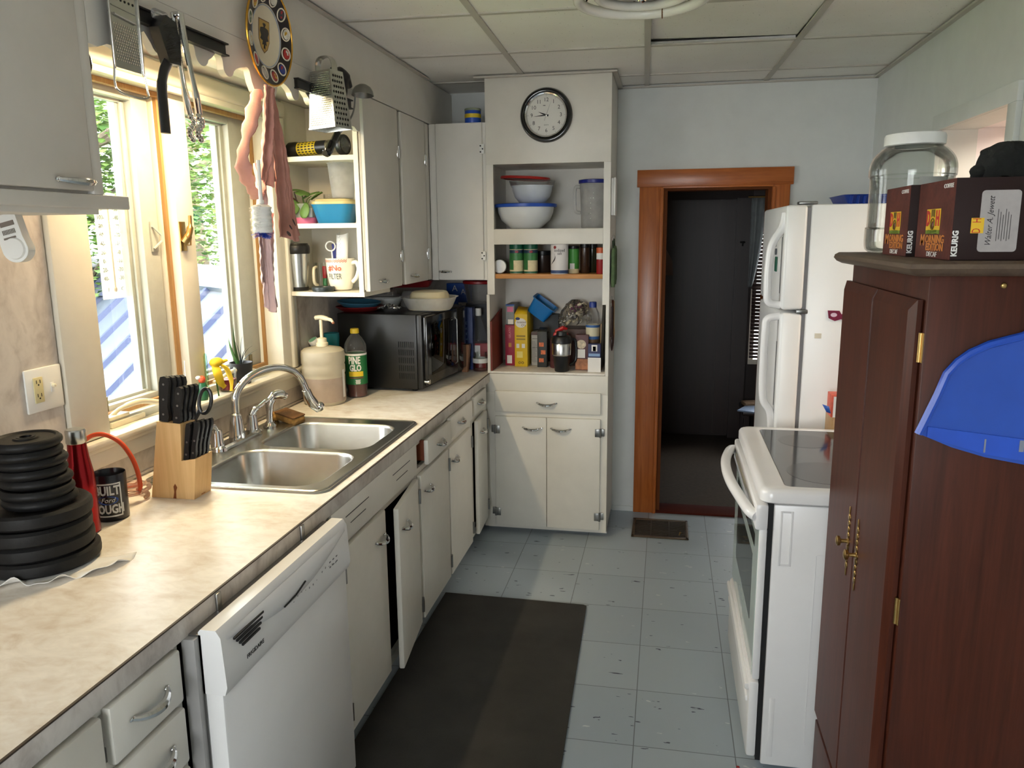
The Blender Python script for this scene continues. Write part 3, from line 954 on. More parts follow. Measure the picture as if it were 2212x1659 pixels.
fc = T('sink_faucet', 'chrome gooseneck faucet with two lever handles behind the sink', 'faucet', (-1.525, 2.53, 0.911), world=True)
fc.part('base_plate', G().loft([ring(-1.522, 2.525, 0.911, 0.062, 0.30, 0.03), ring(-1.522, 2.525, 0.922, 0.058, 0.295, 0.028), ring(-1.522, 2.525, 0.928, 0.044, 0.28, 0.02)]), CHROME, smooth=30)
fc.part('spout_body', G().lathe([(0.030, 0), (0.030, 0.01), (0.027, 0.03), (0.022, 0.07), (0.019, 0.082), (0.019, 0.09), (0.014, 0.095)], 28, (-1.525, 2.53, 0.922)), CHROME, label='polished chrome spout body')
arch = [(-1.525, 2.53, 1.0), (-1.525, 2.532, 1.05)] + [(-1.525 + 0.06 * (1 - math.cos(a)), 2.532 + 0.155 * (1 - math.cos(a)), 1.052 + 0.105 * math.sin(a)) for a in [PI * i / 14 for i in range(1, 14)]] + [(-1.395, 2.845, 1.035)]
ar = fc.part('gooseneck', G().tube(spline(arch, 3), 0.0135, 14), CHROME)
fc.part('spray_head', G().tube([(-1.397, 2.842, 1.045), (-1.392, 2.852, 1.015), (-1.384, 2.868, 0.985), (-1.372, 2.892, 0.955)], [0.017, 0.019, 0.022, 0.016], 16).ell((-1.362, 2.887, 0.968), 0.017, 0.02, 0.02), CHROME, parent=ar)
for s, y in ((0, 2.405), (1, 2.645)):
    hb = fc.part('handle_base', G().lathe([(0.024, 0), (0.024, 0.012), (0.021, 0.02), (0.020, 0.05), (0.017, 0.062), (0.0, 0.066)], 24, (-1.528, y, 0.922)), CHROME)
    if s == 0:
        pts = [(-1.528, y, 0.985), (-1.53, y - 0.01, 1.0), (-1.53, y - 0.035, 1.0), (-1.53, y - 0.05, 0.99)]
        gl = G().tube(spline(pts, 5), 0.0075, 10).ell((-1.53, y - 0.052, 0.988), 0.012, 0.012, 0.012)
    else:
        pts = [(-1.528, y, 0.982), (-1.522, y + 0.01, 1.0), (-1.51, y + 0.035, 1.012), (-1.503, y + 0.055, 1.022), (-1.497, y + 0.072, 1.028)]
        gl = G().tube(spline(pts, 5), [0.012] * 8 + [0.008] * 8 + [0.009] * 5, 10)
    fc.part('lever', gl, CHROME, parent=hb)
sp = T('side_sprayer', 'chrome pull out sprayer standing beside the faucet', 'sprayer', (-1.515, 2.755, 0.911))
sp.part('base_ring', G().lathe([(0.027, 0), (0.027, 0.006), (0.020, 0.014), (0.017, 0.02), (0, 0.02)], 24).xf(TR(0, 0, 0)), CHROME)
sp.part('stem', G().tube([(0, 0, 0.014), (0, 0, 0.049), (0.002, 0.002, 0.089), (0.007, 0.010, 0.107)], [0.013, 0.013, 0.016, 0.019], 16), CHROME)
sp.part('nozzle', G().tube(spline([(0, 0, 0.101), (0.012, 0.017, 0.121), (0.029, 0.041, 0.123), (0.043, 0.060, 0.111)], 5), [0.013] * 5 + [0.019] * 8 + [0.015] * 3, 16), CHROME)
SPG = M('tan_sponge', lin(184, 140, 78), 0.95, var=0.3, sc=40, bump=0.8, bsc=90)
g = T('scrub_sponge', 'brown worn scrubbing sponge on the sink edge under the spout', 'sponge', (-1.475, 2.845, 0.914), rz=-28, rot=(0.12, 0.1, math.radians(-25)))
g.part('sponge_body', G().box(-0.06, 0.06, -0.03, 0.03, 0, 0.03, 0.008), SPG)
g.part('scouring_face', G().box(-0.06, 0.06, -0.031, 0.031, 0.028, 0.036, 0.004), M('brown_scourer', lin(120, 84, 50), 0.95, bump=0.8, var=0.3))
solo('scrub_pad', 'small crumpled orange scrub pad behind the brown sponge', 'sponge', G().ell((0, 0, 0.022), 0.022, 0.016, 0.022, 10, 6), SPG, (-1.545, 2.85, 0.905))

# ---- base cabinets
FX = -0.945     # frame face
DX = -0.925     # door face
def base(name, label, y0, y1, parts, group='white base cabinets under the counter'):
    t = T(name, label, 'cabinet', (-1.25, (y0 + y1) / 2, 0), world=True, group=group)
    g = G().box(WX + 0.05, FX - 0.012, y0, y1, 0.10, 0.12).box(WX + 0.05, FX - 0.012, y0, y0 + 0.012, 0.12, 0.70).box(WX + 0.05, FX - 0.012, y1 - 0.012, y1, 0.12, 0.70)
    g.box(WX + 0.05, WX + 0.06, y0, y1, 0.12, 0.70)
    t.part('carcass', g, M('shade_painted_interior', lin(40, 34, 30), 0.8))  # inside coloured dark to stand for the shade behind the door gaps
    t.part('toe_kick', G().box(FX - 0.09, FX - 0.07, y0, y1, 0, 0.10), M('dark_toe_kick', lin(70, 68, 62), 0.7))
    f = G().box(FX - 0.018, FX, y0 + 0.03, y1 - 0.03, 0.104, 0.14).box(FX - 0.018, FX, y0 + 0.03, y1 - 0.03, 0.835, 0.857).box(FX - 0.018, FX, y0 + 0.03, y1 - 0.03, 0.705, 0.74)
    f.box(FX - 0.018, FX, y0, y0 + 0.03, 0.104, 0.857).box(FX - 0.018, FX, y1 - 0.03, y1, 0.104, 0.857)
    t.part('face_frame', f, WHITE)
    for p in parts:
        k = p[0]
        if k == 'drawer':
            _, a, b, z0, z1, hy, out = p
            d = t.part('drawer', G().box(DX - 0.02 + out, DX + out, a, b, z0, z1, 0.006).box(FX - 0.3, DX - 0.015 + out, a + 0.02, b - 0.02, z0 + 0.02, z1 - 0.012), [WHITE], label='drawer front')
            if out > 0.01:
                t.part('drawer_side', G().box(FX - 0.1, DX - 0.02 + out, a + 0.012, a + 0.022, z0 + 0.014, z1 - 0.004), M('red_brown_drawer_side', lin(130, 62, 34), 0.5), parent=d)
            t.part('handle', pull_left(DX + 0.002 + out, hy, (z0 + z1) / 2 + 0.004, 0.085 if b - a > 0.3 else 0.1, 12), CHROME, parent=d, label='chrome arched handle')
        else:
            _, a, b, z0, z1, hy, hz, hinge, ang = p
            d = t.part('cabinet_door', G().box(-0.02, 0, a, b, z0, z1, 0.005).xf(Matrix.Identity(4)) if False else
                       G().box(-0.02, 0, 0 if hinge == a else a - b, b - a if hinge == a else 0, z0, z1, 0.005).xf(TR(DX, hinge, 0) @ RZ(ang)), WHITE)
            s = 1 if hinge == a else -1
            t.part('handle', pull_left(0.002, hy - hinge, hz, 0.085, 22).xf(TR(DX, hinge, 0) @ RZ(ang)), CHROME, parent=d, label='chrome arched handle')
            for z in (z0 + 0.075, z1 - 0.075):
                t.part('hinge', G().box(FX, DX + 0.004, hinge - 0.014 * s - 0.006, hinge - 0.014 * s + 0.006, z - 0.026, z + 0.026, 0.002).cyl((DX + 0.003, hinge, z - 0.028), (DX + 0.003, hinge, z + 0.028), 0.006, n=8), OLDMETAL)
    return t
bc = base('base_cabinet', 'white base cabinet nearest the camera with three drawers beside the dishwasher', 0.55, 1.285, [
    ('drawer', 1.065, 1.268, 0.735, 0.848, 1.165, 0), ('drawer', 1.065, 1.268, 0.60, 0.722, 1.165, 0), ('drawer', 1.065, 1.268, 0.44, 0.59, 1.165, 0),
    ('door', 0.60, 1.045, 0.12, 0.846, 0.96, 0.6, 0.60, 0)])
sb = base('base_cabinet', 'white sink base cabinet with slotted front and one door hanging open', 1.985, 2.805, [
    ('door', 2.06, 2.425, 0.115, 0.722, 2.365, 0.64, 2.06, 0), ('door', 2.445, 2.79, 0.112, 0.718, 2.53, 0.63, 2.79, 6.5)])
g = G().box(DX - 0.016, DX - 0.004, 2.0, 2.79, 0.735, 0.856, 0.003)
pn = sb.part('slotted_panel', g, WHITE)
g = G()
for y0 in (2.10, 2.52):
    g.box(DX - 0.0045, DX - 0.0035, y0, y0 + 0.19, 0.812, 0.815).box(DX - 0.0045, DX - 0.0035, y0 + 0.035, y0 + 0.16, 0.782, 0.785)
sb.part('vent_slot', g, BLACK, parent=pn)
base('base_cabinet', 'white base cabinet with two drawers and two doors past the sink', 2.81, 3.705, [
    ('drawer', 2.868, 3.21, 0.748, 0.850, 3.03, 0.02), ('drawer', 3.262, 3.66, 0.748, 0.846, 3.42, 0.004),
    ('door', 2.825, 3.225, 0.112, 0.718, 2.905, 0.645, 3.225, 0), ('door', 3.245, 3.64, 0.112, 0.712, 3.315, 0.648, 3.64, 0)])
base('base_cabinet', 'narrow white base cabinet with ajar door beside the tall pantry', 3.71, 4.06, [
    ('drawer', 3.72, 3.985, 0.75, 0.846, 3.83, 0), ('door', 3.735, 3.99, 0.115, 0.72, 3.83, 0.65, 3.99, 2.6)])

# ---- dishwasher
dw = T('dishwasher', 'white built in dishwasher under the counter with sloped control panel', 'dishwasher', (-1.2, 1.62, 0), world=True)
dw.part('tub', G().box(-1.5, -0.90, 1.30, 1.94, 0.02, 0.862), OLDMETAL)
dw.part('side_trim', G().box(-0.935, -0.905, 1.285, 1.305, 0.1, 0.858, 0.002), M('grey_rubber', lin(150, 148, 146), 0.6))
dd_ = dw.part('door_panel', G().box(-0.905, -0.862, 1.302, 1.935, 0.10, 0.74, 0.006), APPW)
cp = G().prism([(-0.905, 0.732), (-0.856, 0.732), (-0.850, 0.75), (-0.856, 0.858), (-0.866, 0.874), (-0.90, 0.874), (-0.905, 0.868)], 1.300, 1.938, 'y')
cpo = dw.part('control_panel', cp, APPW, smooth=30)
# bowed handle bulge under the top edge
g = G().surf(24, 6, lambda u, v: (-0.8545 + 0.010 * math.sin(PI * u) ** 0.8 * math.sin(PI * v) ** 0.7, 1.32 + 0.6 * u, 0.858 - (0.012 + 0.055 * math.sin(PI * u)) * v))
dw.part('bowed_grip', g, APPW, parent=cpo)
g = G()
for i in range(4):
    g.box(-0.8505, -0.8465, 1.335 + 0.010 * i, 1.455 - 0.006 * i, 0.838 - 0.010 * i, 0.8425 - 0.010 * i)
dw.part('vent_slot', g, BLACK, parent=cpo)
dw.part('latch_slot', G().tube([(-0.8455, 1.545, 0.806), (-0.8435, 1.60, 0.810), (-0.843, 1.65, 0.822)], 0.0022, 6), BLACK, parent=cpo)
dw.part('lettering', words('FRIGIDAIRE', 0.0135, sx=1.05).xf(frame((-0.8505, 1.418, 0.772), (0, 1, 0), (0, 0, 1))), INK, parent=cpo)
g = G()
for i in range(12):
    y = 1.60 + 0.021 * i + (0.012 if i > 6 else 0)
    g.join(words('+' if i % 3 else '-', 0.012).xf(frame((-0.8505, y, 0.792 + 0.006 * math.sin(i)), (0, 1, 0), (0, 0, 1))))
    if i > 8:
        g.box(-0.8512, -0.8502, y + 0.004, y + 0.012, 0.80, 0.803).box(-0.8512, -0.8502, y + 0.004, y + 0.012, 0.786, 0.789)
dw.part('button_marks', g, M('grey_print', lin(120, 120, 122), 0.6), parent=cpo)
dw.part('kick_plate', G().box(-0.96, -0.94, 1.302, 1.935, 0.01, 0.10), BLACK)
dw.part('mounting_bracket', G().box(-0.927, -0.921, 1.40, 1.418, 0.862, 0.900, 0.002), OLDMETAL)
dw.part('mounting_bracket', G().box(-0.927, -0.921, 1.80, 1.818, 0.862, 0.900, 0.002), OLDMETAL)

# ------------------------------------------------------------------ tall pantry
PY_ = 4.08
pa = T('tall_pantry', 'tall white pantry cabinet with open shelves and clock beside the doorway', 'cabinet', (-0.61, 4.3, 0), world=True)
L_, R_ = -0.932, -0.287
g = G()
g.box(L_, R_, PY_, PY_ + 0.02, 1.998, 2.428, 0.002)                                      # top panel
g.box(L_, -0.893, PY_, PY_ + 0.02, 1.33, 1.998).box(-0.322, R_, PY_, PY_ + 0.02, 1.28, 1.998)  # stiles
g.box(-0.893, -0.322, PY_ - 0.003, PY_ + 0.02, 1.592, 1.67, 0.002)                         # rail
g.box(-0.965, R_, PY_, PY_ + 0.02, 0.80, 0.9035, 0.002).box(-0.965, -0.885, PY_, PY_ + 0.02, 0.07, 0.80).box(-0.345, R_, PY_, PY_ + 0.02, 0.07, 0.80)
g.box(-0.965, R_, PY_, PY_ + 0.02, 0.03, 0.07).box(-0.885, -0.345, PY_, PY_ + 0.02, 0.665, 0.70).box(-0.302, R_, PY_, PY_ + 0.02, 0.9036, 1.28)
pa.part('face_frame', g, WHITE)
g = G().box(R_ - 0.018, R_, PY_ + 0.02, BY - 0.002, 0.03, 2.428).box(L_, R_, BY - 0.03, BY - 0.012, 0.9, 2.428)
g.box(L_, L_ + 0.018, PY_ + 0.02, BY - 0.012, 1.405, 2.428).box(L_ + 0.018, R_ - 0.018, PY_ + 0.02, BY - 0.03, 2.0, 2.02)
g.box(-0.965, -0.945, PY_ + 0.02, BY - 0.012, 0.03, 0.86).box(-0.96, R_, PY_ + 0.07, PY_ + 0.09, 0, 0.035)
pa.part('carcass', g, WHITE)
g = G().box(L_ - 0.005, L_ + 0.010, PY_, BY - 0.03, 0.906, 1.329).box(L_ - 0.005, L_ + 0.010, PY_ + 0.021, BY - 0.03, 1.3291, 1.42)
pa.part('low_divider', g, WHITE)
pa.part('red_board', G().prism([(PY_ + 0.005, 0.916), (PY_ + 0.28, 0.916), (PY_ + 0.28, 1.23), (PY_ + 0.005, 1.185)], L_ + 0.0105, L_ + 0.02, 'x'), M('red_brown_board', lin(122, 48, 36), 0.6, var=0.15), label='red brown backing board on the divider')
pa.part('upper_shelf', G().box(L_ + 0.018, R_ - 0.018, PY_ + 0.021, BY - 0.03, 1.652, 1.672), WHITE)
pa.part('plank_shelf', G().box(L_ + 0.018, R_ - 0.019, PY_ + 0.021, BY - 0.03, 1.413, 1.437, 0.002), PLANK, label='bare pine plank shelf')
pa.part('worktop', G().box(L_ + 0.010, R_ - 0.016, PY_ - 0.004, BY - 0.03, 0.905, 0.917, 0.003), COUNTER, label='marbled worktop inside the pantry niche')
dr = pa.part('drawer', G().box(-0.898, -0.323, PY_ - 0.018, PY_ + 0.0, 0.697, 0.812, 0.004), WHITE)
pa.part('handle', pull_front(-0.612, PY_ - 0.020, 0.752, 0.10), CHROME, parent=dr, label='chrome arched handle')
for x0, x1, hx, hg in ((-0.898, -0.6135, -0.69, -0.898), (-0.6115, -0.323, -0.535, -0.323)):
    d = pa.part('cabinet_door', G().box(x0, x1, PY_ - 0.018, PY_, 0.048, 0.671, 0.004), WHITE)
    pa.part('handle', pull_front(hx, PY_ - 0.020, 0.613, 0.10), CHROME, parent=d, label='chrome arched handle')
    for z in (0.125, 0.597):
        s = 1 if hg > -0.6 else -1
        g = G().box(hg - 0.028 * s, hg - 0.001 * s, PY_ - 0.0225, PY_ - 0.017, z - 0.022, z + 0.022, 0.002).box(hg, hg + 0.022 * s, PY_ - 0.008, PY_ + 0.0, z - 0.02, z + 0.02, 0.002)
        g.cyl((hg, PY_ - 0.018, z - 0.024), (hg, PY_ - 0.018, z + 0.024), 0.006, n=8)
        pa.part('hinge', g, OLDMETAL, label='dull metal surface hinge')
# ------------------------------------------------------------------ things on the counter
CT = 0.9058
ords = ['topmost', 'second', 'third', 'fourth', 'fifth', 'sixth', 'seventh']
def plate_geo(R, h, hole):
    return G().lathe([(hole, 0.002), (hole, h - 0.002), (hole + 0.004, h), (R * 0.34, h), (R * 0.37, h - 0.004), (R * 0.78, h - 0.004), (R * 0.83, h), (R - 0.007, h), (R - 0.001, h - 0.006), (R, h / 2), (R - 0.001, 0.006), (R - 0.007, 0), (R * 0.83, 0), (R * 0.78, 0.004), (R * 0.37, 0.004), (R * 0.34, 0), (hole + 0.004, 0), (hole, 0.002)], 56)
big = [(-1.415, 1.475, 0.118, 0.036), (-1.416, 1.470, 0.118, 0.037), (-1.418, 1.476, 0.118, 0.037), (-1.412, 1.478, 0.122, 0.035)]
z = CT + 0.004
bl = ['bottom of the stack on the paper towel', 'second from the bottom of the stack', 'third from the bottom of the stack', 'uppermost of the wide ones, under the small plates']
for i, (x, y, R, h) in enumerate(big[::-1]):
    w = T('weight_plate', 'wide black weight plate, ' + bl[i], 'weight plate', (x, y, z), group='black weight plates stacked on the counter', rot=(0.004 * i, -0.006, i * 1.1))
    w.part('cast_disc', plate_geo(R, h - 0.0015, 0.016), IRON)
    w.part('hub_ring', G().lathe([(0.0155, 0), (0.0155, h), (0.022, h + 0.0005), (0.022, 0.0)], 28), IRON)
    z += h
small = [(-1.398, 1.475, 0.078, 0.0225), (-1.398, 1.468, 0.078, 0.0225), (-1.404, 1.476, 0.076, 0.0215), (-1.410, 1.472, 0.075, 0.0215), (-1.411, 1.477, 0.075, 0.0215), (-1.413, 1.470, 0.073, 0.0215), (-1.415, 1.474, 0.073, 0.0225)]
for i, (x, y, R, h) in enumerate(small):
    w = T('weight_plate', 'small black weight plate, %s of the small ones from the top' % ords[6 - i] if i < 6 else 'small black weight plate on the very top of the stack', 'weight plate', (x, y, z), group='black weight plates stacked on the counter', rot=(0.01, 0.012, i * 0.9))
    w.part('cast_disc', plate_geo(R, h - 0.001, 0.013), IRON)
    w.part('hub_ring', G().lathe([(0.0125, 0), (0.0125, h), (0.019, h + 0.0005), (0.019, 0.0)], 28), IRON)
    z += h
rnd = random.Random(5)
def towel(u, v):
    a = -2.75 + 3.1 * u
    R = 0.085 + v * (0.075 + 0.02 * math.sin(9 * u) + 0.012 * math.sin(23 * u))
    if u > 0.9:
        R += (u - 0.9) * 0.45 * v
    return (-1.408 + R * math.cos(a), 1.475 + R * math.sin(a), CT + 0.0015 + (0.016 * max(0, v - 0.55) * (1.2 + math.sin(31 * u) + 0.6 * math.sin(57 * u))))
solo('paper_towel', 'crumpled white paper towel under the stack of black weight plates', 'paper towel', G().surf(70, 12, towel), PAPER, solid=0.001, smooth=30)

b = T('water_bottle', 'metallic red drinking bottle with steel cap behind the weight plates', 'bottle', (-1.447, 1.66, CT))
b.part('body', G().lathe([(0, 0), (0.031, 0), (0.034, 0.004), (0.034, 0.13), (0.032, 0.155), (0.025, 0.20), (0.0225, 0.225), (0.0215, 0.24), (0, 0.24)], 36), M('red_metallic_paint', lin(150, 22, 26), 0.22, 0.75, var=0.05))
b.part('cap', G().lathe([(0.0225, 0.236), (0.024, 0.238), (0.024, 0.268), (0.022, 0.272), (0, 0.272)], 36), STEEL)

NAVY = M('dark_navy_glaze', lin(24, 25, 34), 0.25, var=0.1)
k = T('coffee_mug', 'black mug printed with a white framed truck slogan behind the red bottle', 'mug', (-1.452, 1.765, CT))
k.part('cup', G().lathe([(0, 0), (0.039, 0), (0.042, 0.004), (0.0425, 0.124), (0.0415, 0.127), (0.040, 0.124), (0.039, 0.006), (0, 0.005)], 40), NAVY)
k.part('handle', G().tube(spline([(0.038 * math.cos(2.2), 0.038 * math.sin(2.2), 0.10), (0.068 * math.cos(2.2), 0.068 * math.sin(2.2), 0.098), (0.072 * math.cos(2.2), 0.072 * math.sin(2.2), 0.06), (0.04 * math.cos(2.2), 0.04 * math.sin(2.2), 0.028)], 6), 0.006, 8), NAVY)
a0 = math.radians(-62)
SIL = M('silver_print', lin(206, 208, 210), 0.4)
def frame_flat(w, h, t, n=14):
    g = G()
    for x0, x1, y0, y1 in ((-w, w, h - t, h), (-w, w, -h, -h + t), (-w, -w + t, -h, h), (w - t, w, -h, h)):
        for i in range(n):
            a, c = x0 + (x1 - x0) * i / n, x0 + (x1 - x0) * (i + 1) / n
            g.quad((a, y0, 0), (c, y0, 0), (c, y1, 0), (a, y1, 0))
    return g
pr = G().join(frame_flat(0.036, 0.046, 0.004)).join(words('BUILT', 0.034, sx=0.72, bold=0.0012), TR(0, 0.025, 0)).join(words('TOUGH', 0.033, sx=0.68, bold=0.0012), TR(0, -0.026, 0))
pr.v = [(x, y + 0.06, z) for x, y, z in pr.v]
k.part('printed_frame', wrap(pr, 0.0429, a0), SIL)
ov = G().add([(0.027 * math.cos(t), 0.0115 * math.sin(t) + 0.06, 0) for t in [2 * PI * i / 32 for i in range(32)]], [tuple(range(32))])
ovm = k.part('blue_oval', wrap(ov, 0.0433, a0), M('blue_oval_print', lin(44, 84, 176), 0.4))
k.part('script', wrap(words('Ford', 0.018, shear=0.35).xf(TR(0, 0.06, 0)), 0.0437, a0), SIL, parent=ovm)

ORT = glass('orange_clear_tubing', (0.95, 0.72, 0.62), 0.4, 0.05, 0.25, (0.85, 0.35, 0.2))
tb = T('plastic_tubing', 'coiled clear tubing with a red orange tube arching behind the mug', 'tubing', (-1.52, 1.93, CT), world=True)
pts = [(-1.505 + 0.052 * math.cos(t), 1.905 + 0.042 * math.sin(t) + 0.01 * (t > 6.3), CT + 0.008 + 0.0033 * t) for t in [0.3 * i for i in range(44)]]
tb.part('coil', G().tube(pts, 0.0065, 10), glass('pale_clear_tubing', (0.96, 0.88, 0.84), 0.5, 0.04, 0.16, (0.9, 0.7, 0.6)))
tb.part('coil_end', G().tube([(-1.545 + 0.03 * math.cos(t), 1.955 + 0.02 * math.sin(t), CT + 0.01 + 0.003 * t) for t in [0.4 * i for i in range(18)]], 0.006, 8), ORT)
tb.part('red_tube', G().tube(spline([(-1.60, 1.86, 1.085), (-1.57, 1.865, 1.103), (-1.535, 1.87, 1.105), (-1.495, 1.875, 1.085), (-1.468, 1.88, 1.045), (-1.456, 1.885, 1.0), (-1.455, 1.89, 0.955), (-1.47, 1.90, 0.93)], 6), 0.0065, 10), M('red_orange_tube', lin(206, 74, 34), 0.3, var=0.1), label='red orange tube')

# knife block and its knives
kb = T('knife_block', 'pale pine knife block with stained front next to the sink', 'knife block', (-1.38, 1.975, CT), world=True)
poly = [(-1.452, CT), (-1.315, CT), (-1.300, 1.028), (-1.345, 1.020), (-1.338, 1.128), (-1.412, 1.133)]
kb.part('block', G().prism(poly, 1.930, 2.015, 'y'), PINE, smooth=0)
kb.part('resin_stain', G().add([(-1.374 + dx, 1.9297, 0.918 + dz) for dx, dz in ((-0.008, -0.012), (0.002, -0.012), (0.003, 0.01), (0.008, 0.022), (0.002, 0.033), (-0.004, 0.024), (-0.003, 0.008))], [tuple(range(7))]), M('brown_stain', lin(120, 62, 18), 0.5))
kb.part('side_stain', G().prism([(1.965, CT + 0.003), (1.985, CT + 0.003), (1.99, 1.02), (1.972, 1.02)], -1.3148, -1.3142, 'x').xf(Matrix.Identity(4)), M('faded_stain', lin(170, 110, 62), 0.6))
def knife(name, label, x, y, z, L, w, t, lean, rivets=3, group=None):
    k = T(name, label, 'knife', (x, y, z), group=group, rot=(0, math.radians(lean), 0))
    prof = [(-w * 0.5, 0), (w * 0.42, 0), (w * 0.55, L * 0.12), (w * 0.36, L * 0.35), (w * 0.42, L * 0.6), (w * 0.52, L * 0.85), (w * 0.35, L * 0.97), (0, L), (-w * 0.4, L * 0.97), (-w * 0.52, L * 0.85)]
    g = G().prism(prof, -t / 2, t / 2, 'y')
    k.part('knife_handle', g, BLACK, smooth=30)
    rv = G()
    for i in range(rivets):
        zz = L * (0.16 + 0.33 * i)
        rv.cyl((-w * 0.05, -t / 2 - 0.0006, zz), (-w * 0.05, t / 2 + 0.0006, zz), 0.0032, n=10)
    k.part('rivet', rv, OLDMETAL)
    k.part('bolster', G().box(-w * 0.45, w * 0.4, -t * 0.3, t * 0.3, -0.012, 0.0), STEEL)
pos = ['nearest', 'second', 'third', 'farthest']
for i in range(4):
    knife('kitchen_knife', 'long black riveted knife handle, %s in the tallest row of the block' % pos[i], -1.392 + 0.002 * i, 1.940 + 0.019 * i, 1.133, 0.132 - 0.002 * i, 0.030, 0.013, 6 + i, group='knives in the tall row of the block')
for i in range(4):
    knife('kitchen_knife', 'mid length black knife handle, %s in the middle row of the block' % pos[i], -1.353 + 0.002 * i, 1.940 + 0.018 * i, 1.128, 0.108, 0.022, 0.012, 10 + i, group='knives in the middle row of the block')
for i in range(4):
    knife('steak_knife', 'short black steak knife handle, %s in the inner low row of the block' % pos[i], -1.332 + 0.001 * i, 1.938 + 0.018 * i, 1.021, 0.112, 0.016, 0.011, 9 + i, 2, group='steak knives in the low rows of the block')
for i in range(4):
    knife('steak_knife', 'short black steak knife handle, %s in the outer low row of the block' % pos[i], -1.3125 + 0.001 * i, 1.940 + 0.018 * i, 1.026, 0.112, 0.015, 0.010, 12 + i, 2, group='steak knives in the low rows of the block')
sc = T('kitchen_scissors', 'black looped scissor handle standing in the knife block', 'scissors', (-1.341, 2.006, 1.128), rot=(0, math.radians(14), 0))
lp = [(0.024 + 0.019 * math.cos(t), 0, 0.06 + 0.038 * math.sin(t)) for t in [2 * PI * i / 24 for i in range(25)]]
sc.part('finger_loop', G().tube(lp, 0.0055, 8).tube([(0.0, 0, -0.005), (0.006, 0, 0.012), (0.012, 0, 0.028)], [0.007, 0.007, 0.006], 8), BLACK)

# big soap jug with pump
JUG = M('soap_stained_translucent_jug', lin(190, 182, 162), 0.5, var=0.10, sc=6, sub=0.1)
j = T('soap_jug', 'translucent jug of pinkish hand cleaner with white pump by the sink', 'jug', (-1.50, 3.235, CT))
j.part('jug_body', G().lathe([(0, 0.012), (0.05, 0.012), (0.086, 0.0), (0.094, 0.012), (0.094, 0.125), (0.0925, 0.133), (0.0955, 0.14), (0.0955, 0.17), (0.093, 0.178), (0.096, 0.186), (0.0965, 0.222), (0.094, 0.238), (0.083, 0.248), (0.045, 0.256), (0.024, 0.258), (0, 0.258)], 44), JUG)
j.part('soap_fill', G().lathe([(0.0945, 0.015), (0.0945, 0.122)], 44), M('pinkish_soap_show_through', lin(168, 152, 140), 0.55, var=0.14, sc=9))
j.part('side_label', wrap(G().quad((-0.008, 0.03, 0), (0.012, 0.03, 0), (0.012, 0.155, 0), (-0.008, 0.155, 0)), 0.0965, math.radians(-4)), PAPER)
pm = j.part('pump_collar', G().lathe([(0.0, 0.256), (0.027, 0.258), (0.027, 0.272), (0.022, 0.276), (0.022, 0.292), (0.012, 0.296), (0, 0.296)], 24), CREAMP)
j.part('pump_head', G().tube([(0, 0, 0.29), (0, 0, 0.375)], 0.0075, 12).tube(spline([(-0.026, 0.002, 0.383), (0, 0, 0.386), (0.03, -0.006, 0.381), (0.055, -0.012, 0.375), (0.062, -0.014, 0.366)], 4), [0.010] * 5 + [0.011] * 4 + [0.008] * 4 + [0.006] * 4, 12), CREAMP, parent=pm)
j.part('soap_drip', G().ell((0.064, -0.0145, 0.364), 0.007, 0.006, 0.006, 10, 6), M('brown_soap_residue', lin(150, 96, 70), 0.5), parent=pm)

p = T('cleaner_bottle', 'clear pine cleaner bottle with yellow cap and green label', 'bottle', (-1.41, 3.395, CT))
sh = [(0, 0), (0.046, 0), (0.050, 0.004), (0.049, 0.02), (0.046, 0.03), (0.050, 0.05)]
p.part('bottle_shell', G().lathe(sh + [(0.050, 0.21), (0.0515, 0.225), (0.050, 0.245), (0.036, 0.272), (0.020, 0.29), (0.0165, 0.296), (0.0165, 0.308)], 40), CLEARP)
p.part('liquid', G().lathe([(0, 0.003), (0.046, 0.004), (0.045, 0.02), (0.0445, 0.03), (0.047, 0.05), (0.047, 0.07), (0, 0.07)], 36), M('dark_amber_liquid', lin(86, 30, 16), 0.15))
p.part('cap', G().lathe([(0.017, 0.296), (0.020, 0.297), (0.020, 0.316), (0.018, 0.319), (0, 0.319)], 28), M('yellow_cap', lin(224, 190, 40), 0.4))
lab = p.part('label_wrap', G().lathe([(0.0508, 0.062), (0.0508, 0.198), (0.0500, 0.204)], 44), M('green_label', lin(30, 110, 58), 0.4, var=0.1))
p.part('label_top_band', G().lathe([(0.0509, 0.197), (0.0506, 0.206)], 44), PAPER, parent=lab)
af = math.radians(-72)
p.part('lettering', wrap(G().join(words('PINE', 0.046, sx=0.60, bold=0.0016), TR(-0.004, 0.174, 0)).join(words('GLO', 0.040, sx=0.68, bold=0.0016), TR(0.0, 0.139, 0)), 0.0513, af), PAPER, parent=lab)
g = frame_flat(0.035, 0.0115, 0.0115)
p.part('yellow_banner', wrap(g.xf(TR(0.002, 0.112, 0)), 0.0513, af), M('yellow_print', lin(228, 196, 40), 0.5), parent=lab)
p.part('red_line', wrap(frame_flat(0.034, 0.0016, 0.0016).xf(TR(0.002, 0.094, 0)), 0.0514, af), REDP, parent=lab)
g = G()
for i in range(6):
    g.join(frame_flat(0.012 - 0.001 * (i % 3), 0.0011, 0.0011, 4), TR(0.010, 0.084 - 0.0035 * i, 0))
p.part('small_print', wrap(g, 0.0514, af), PAPER, parent=lab)

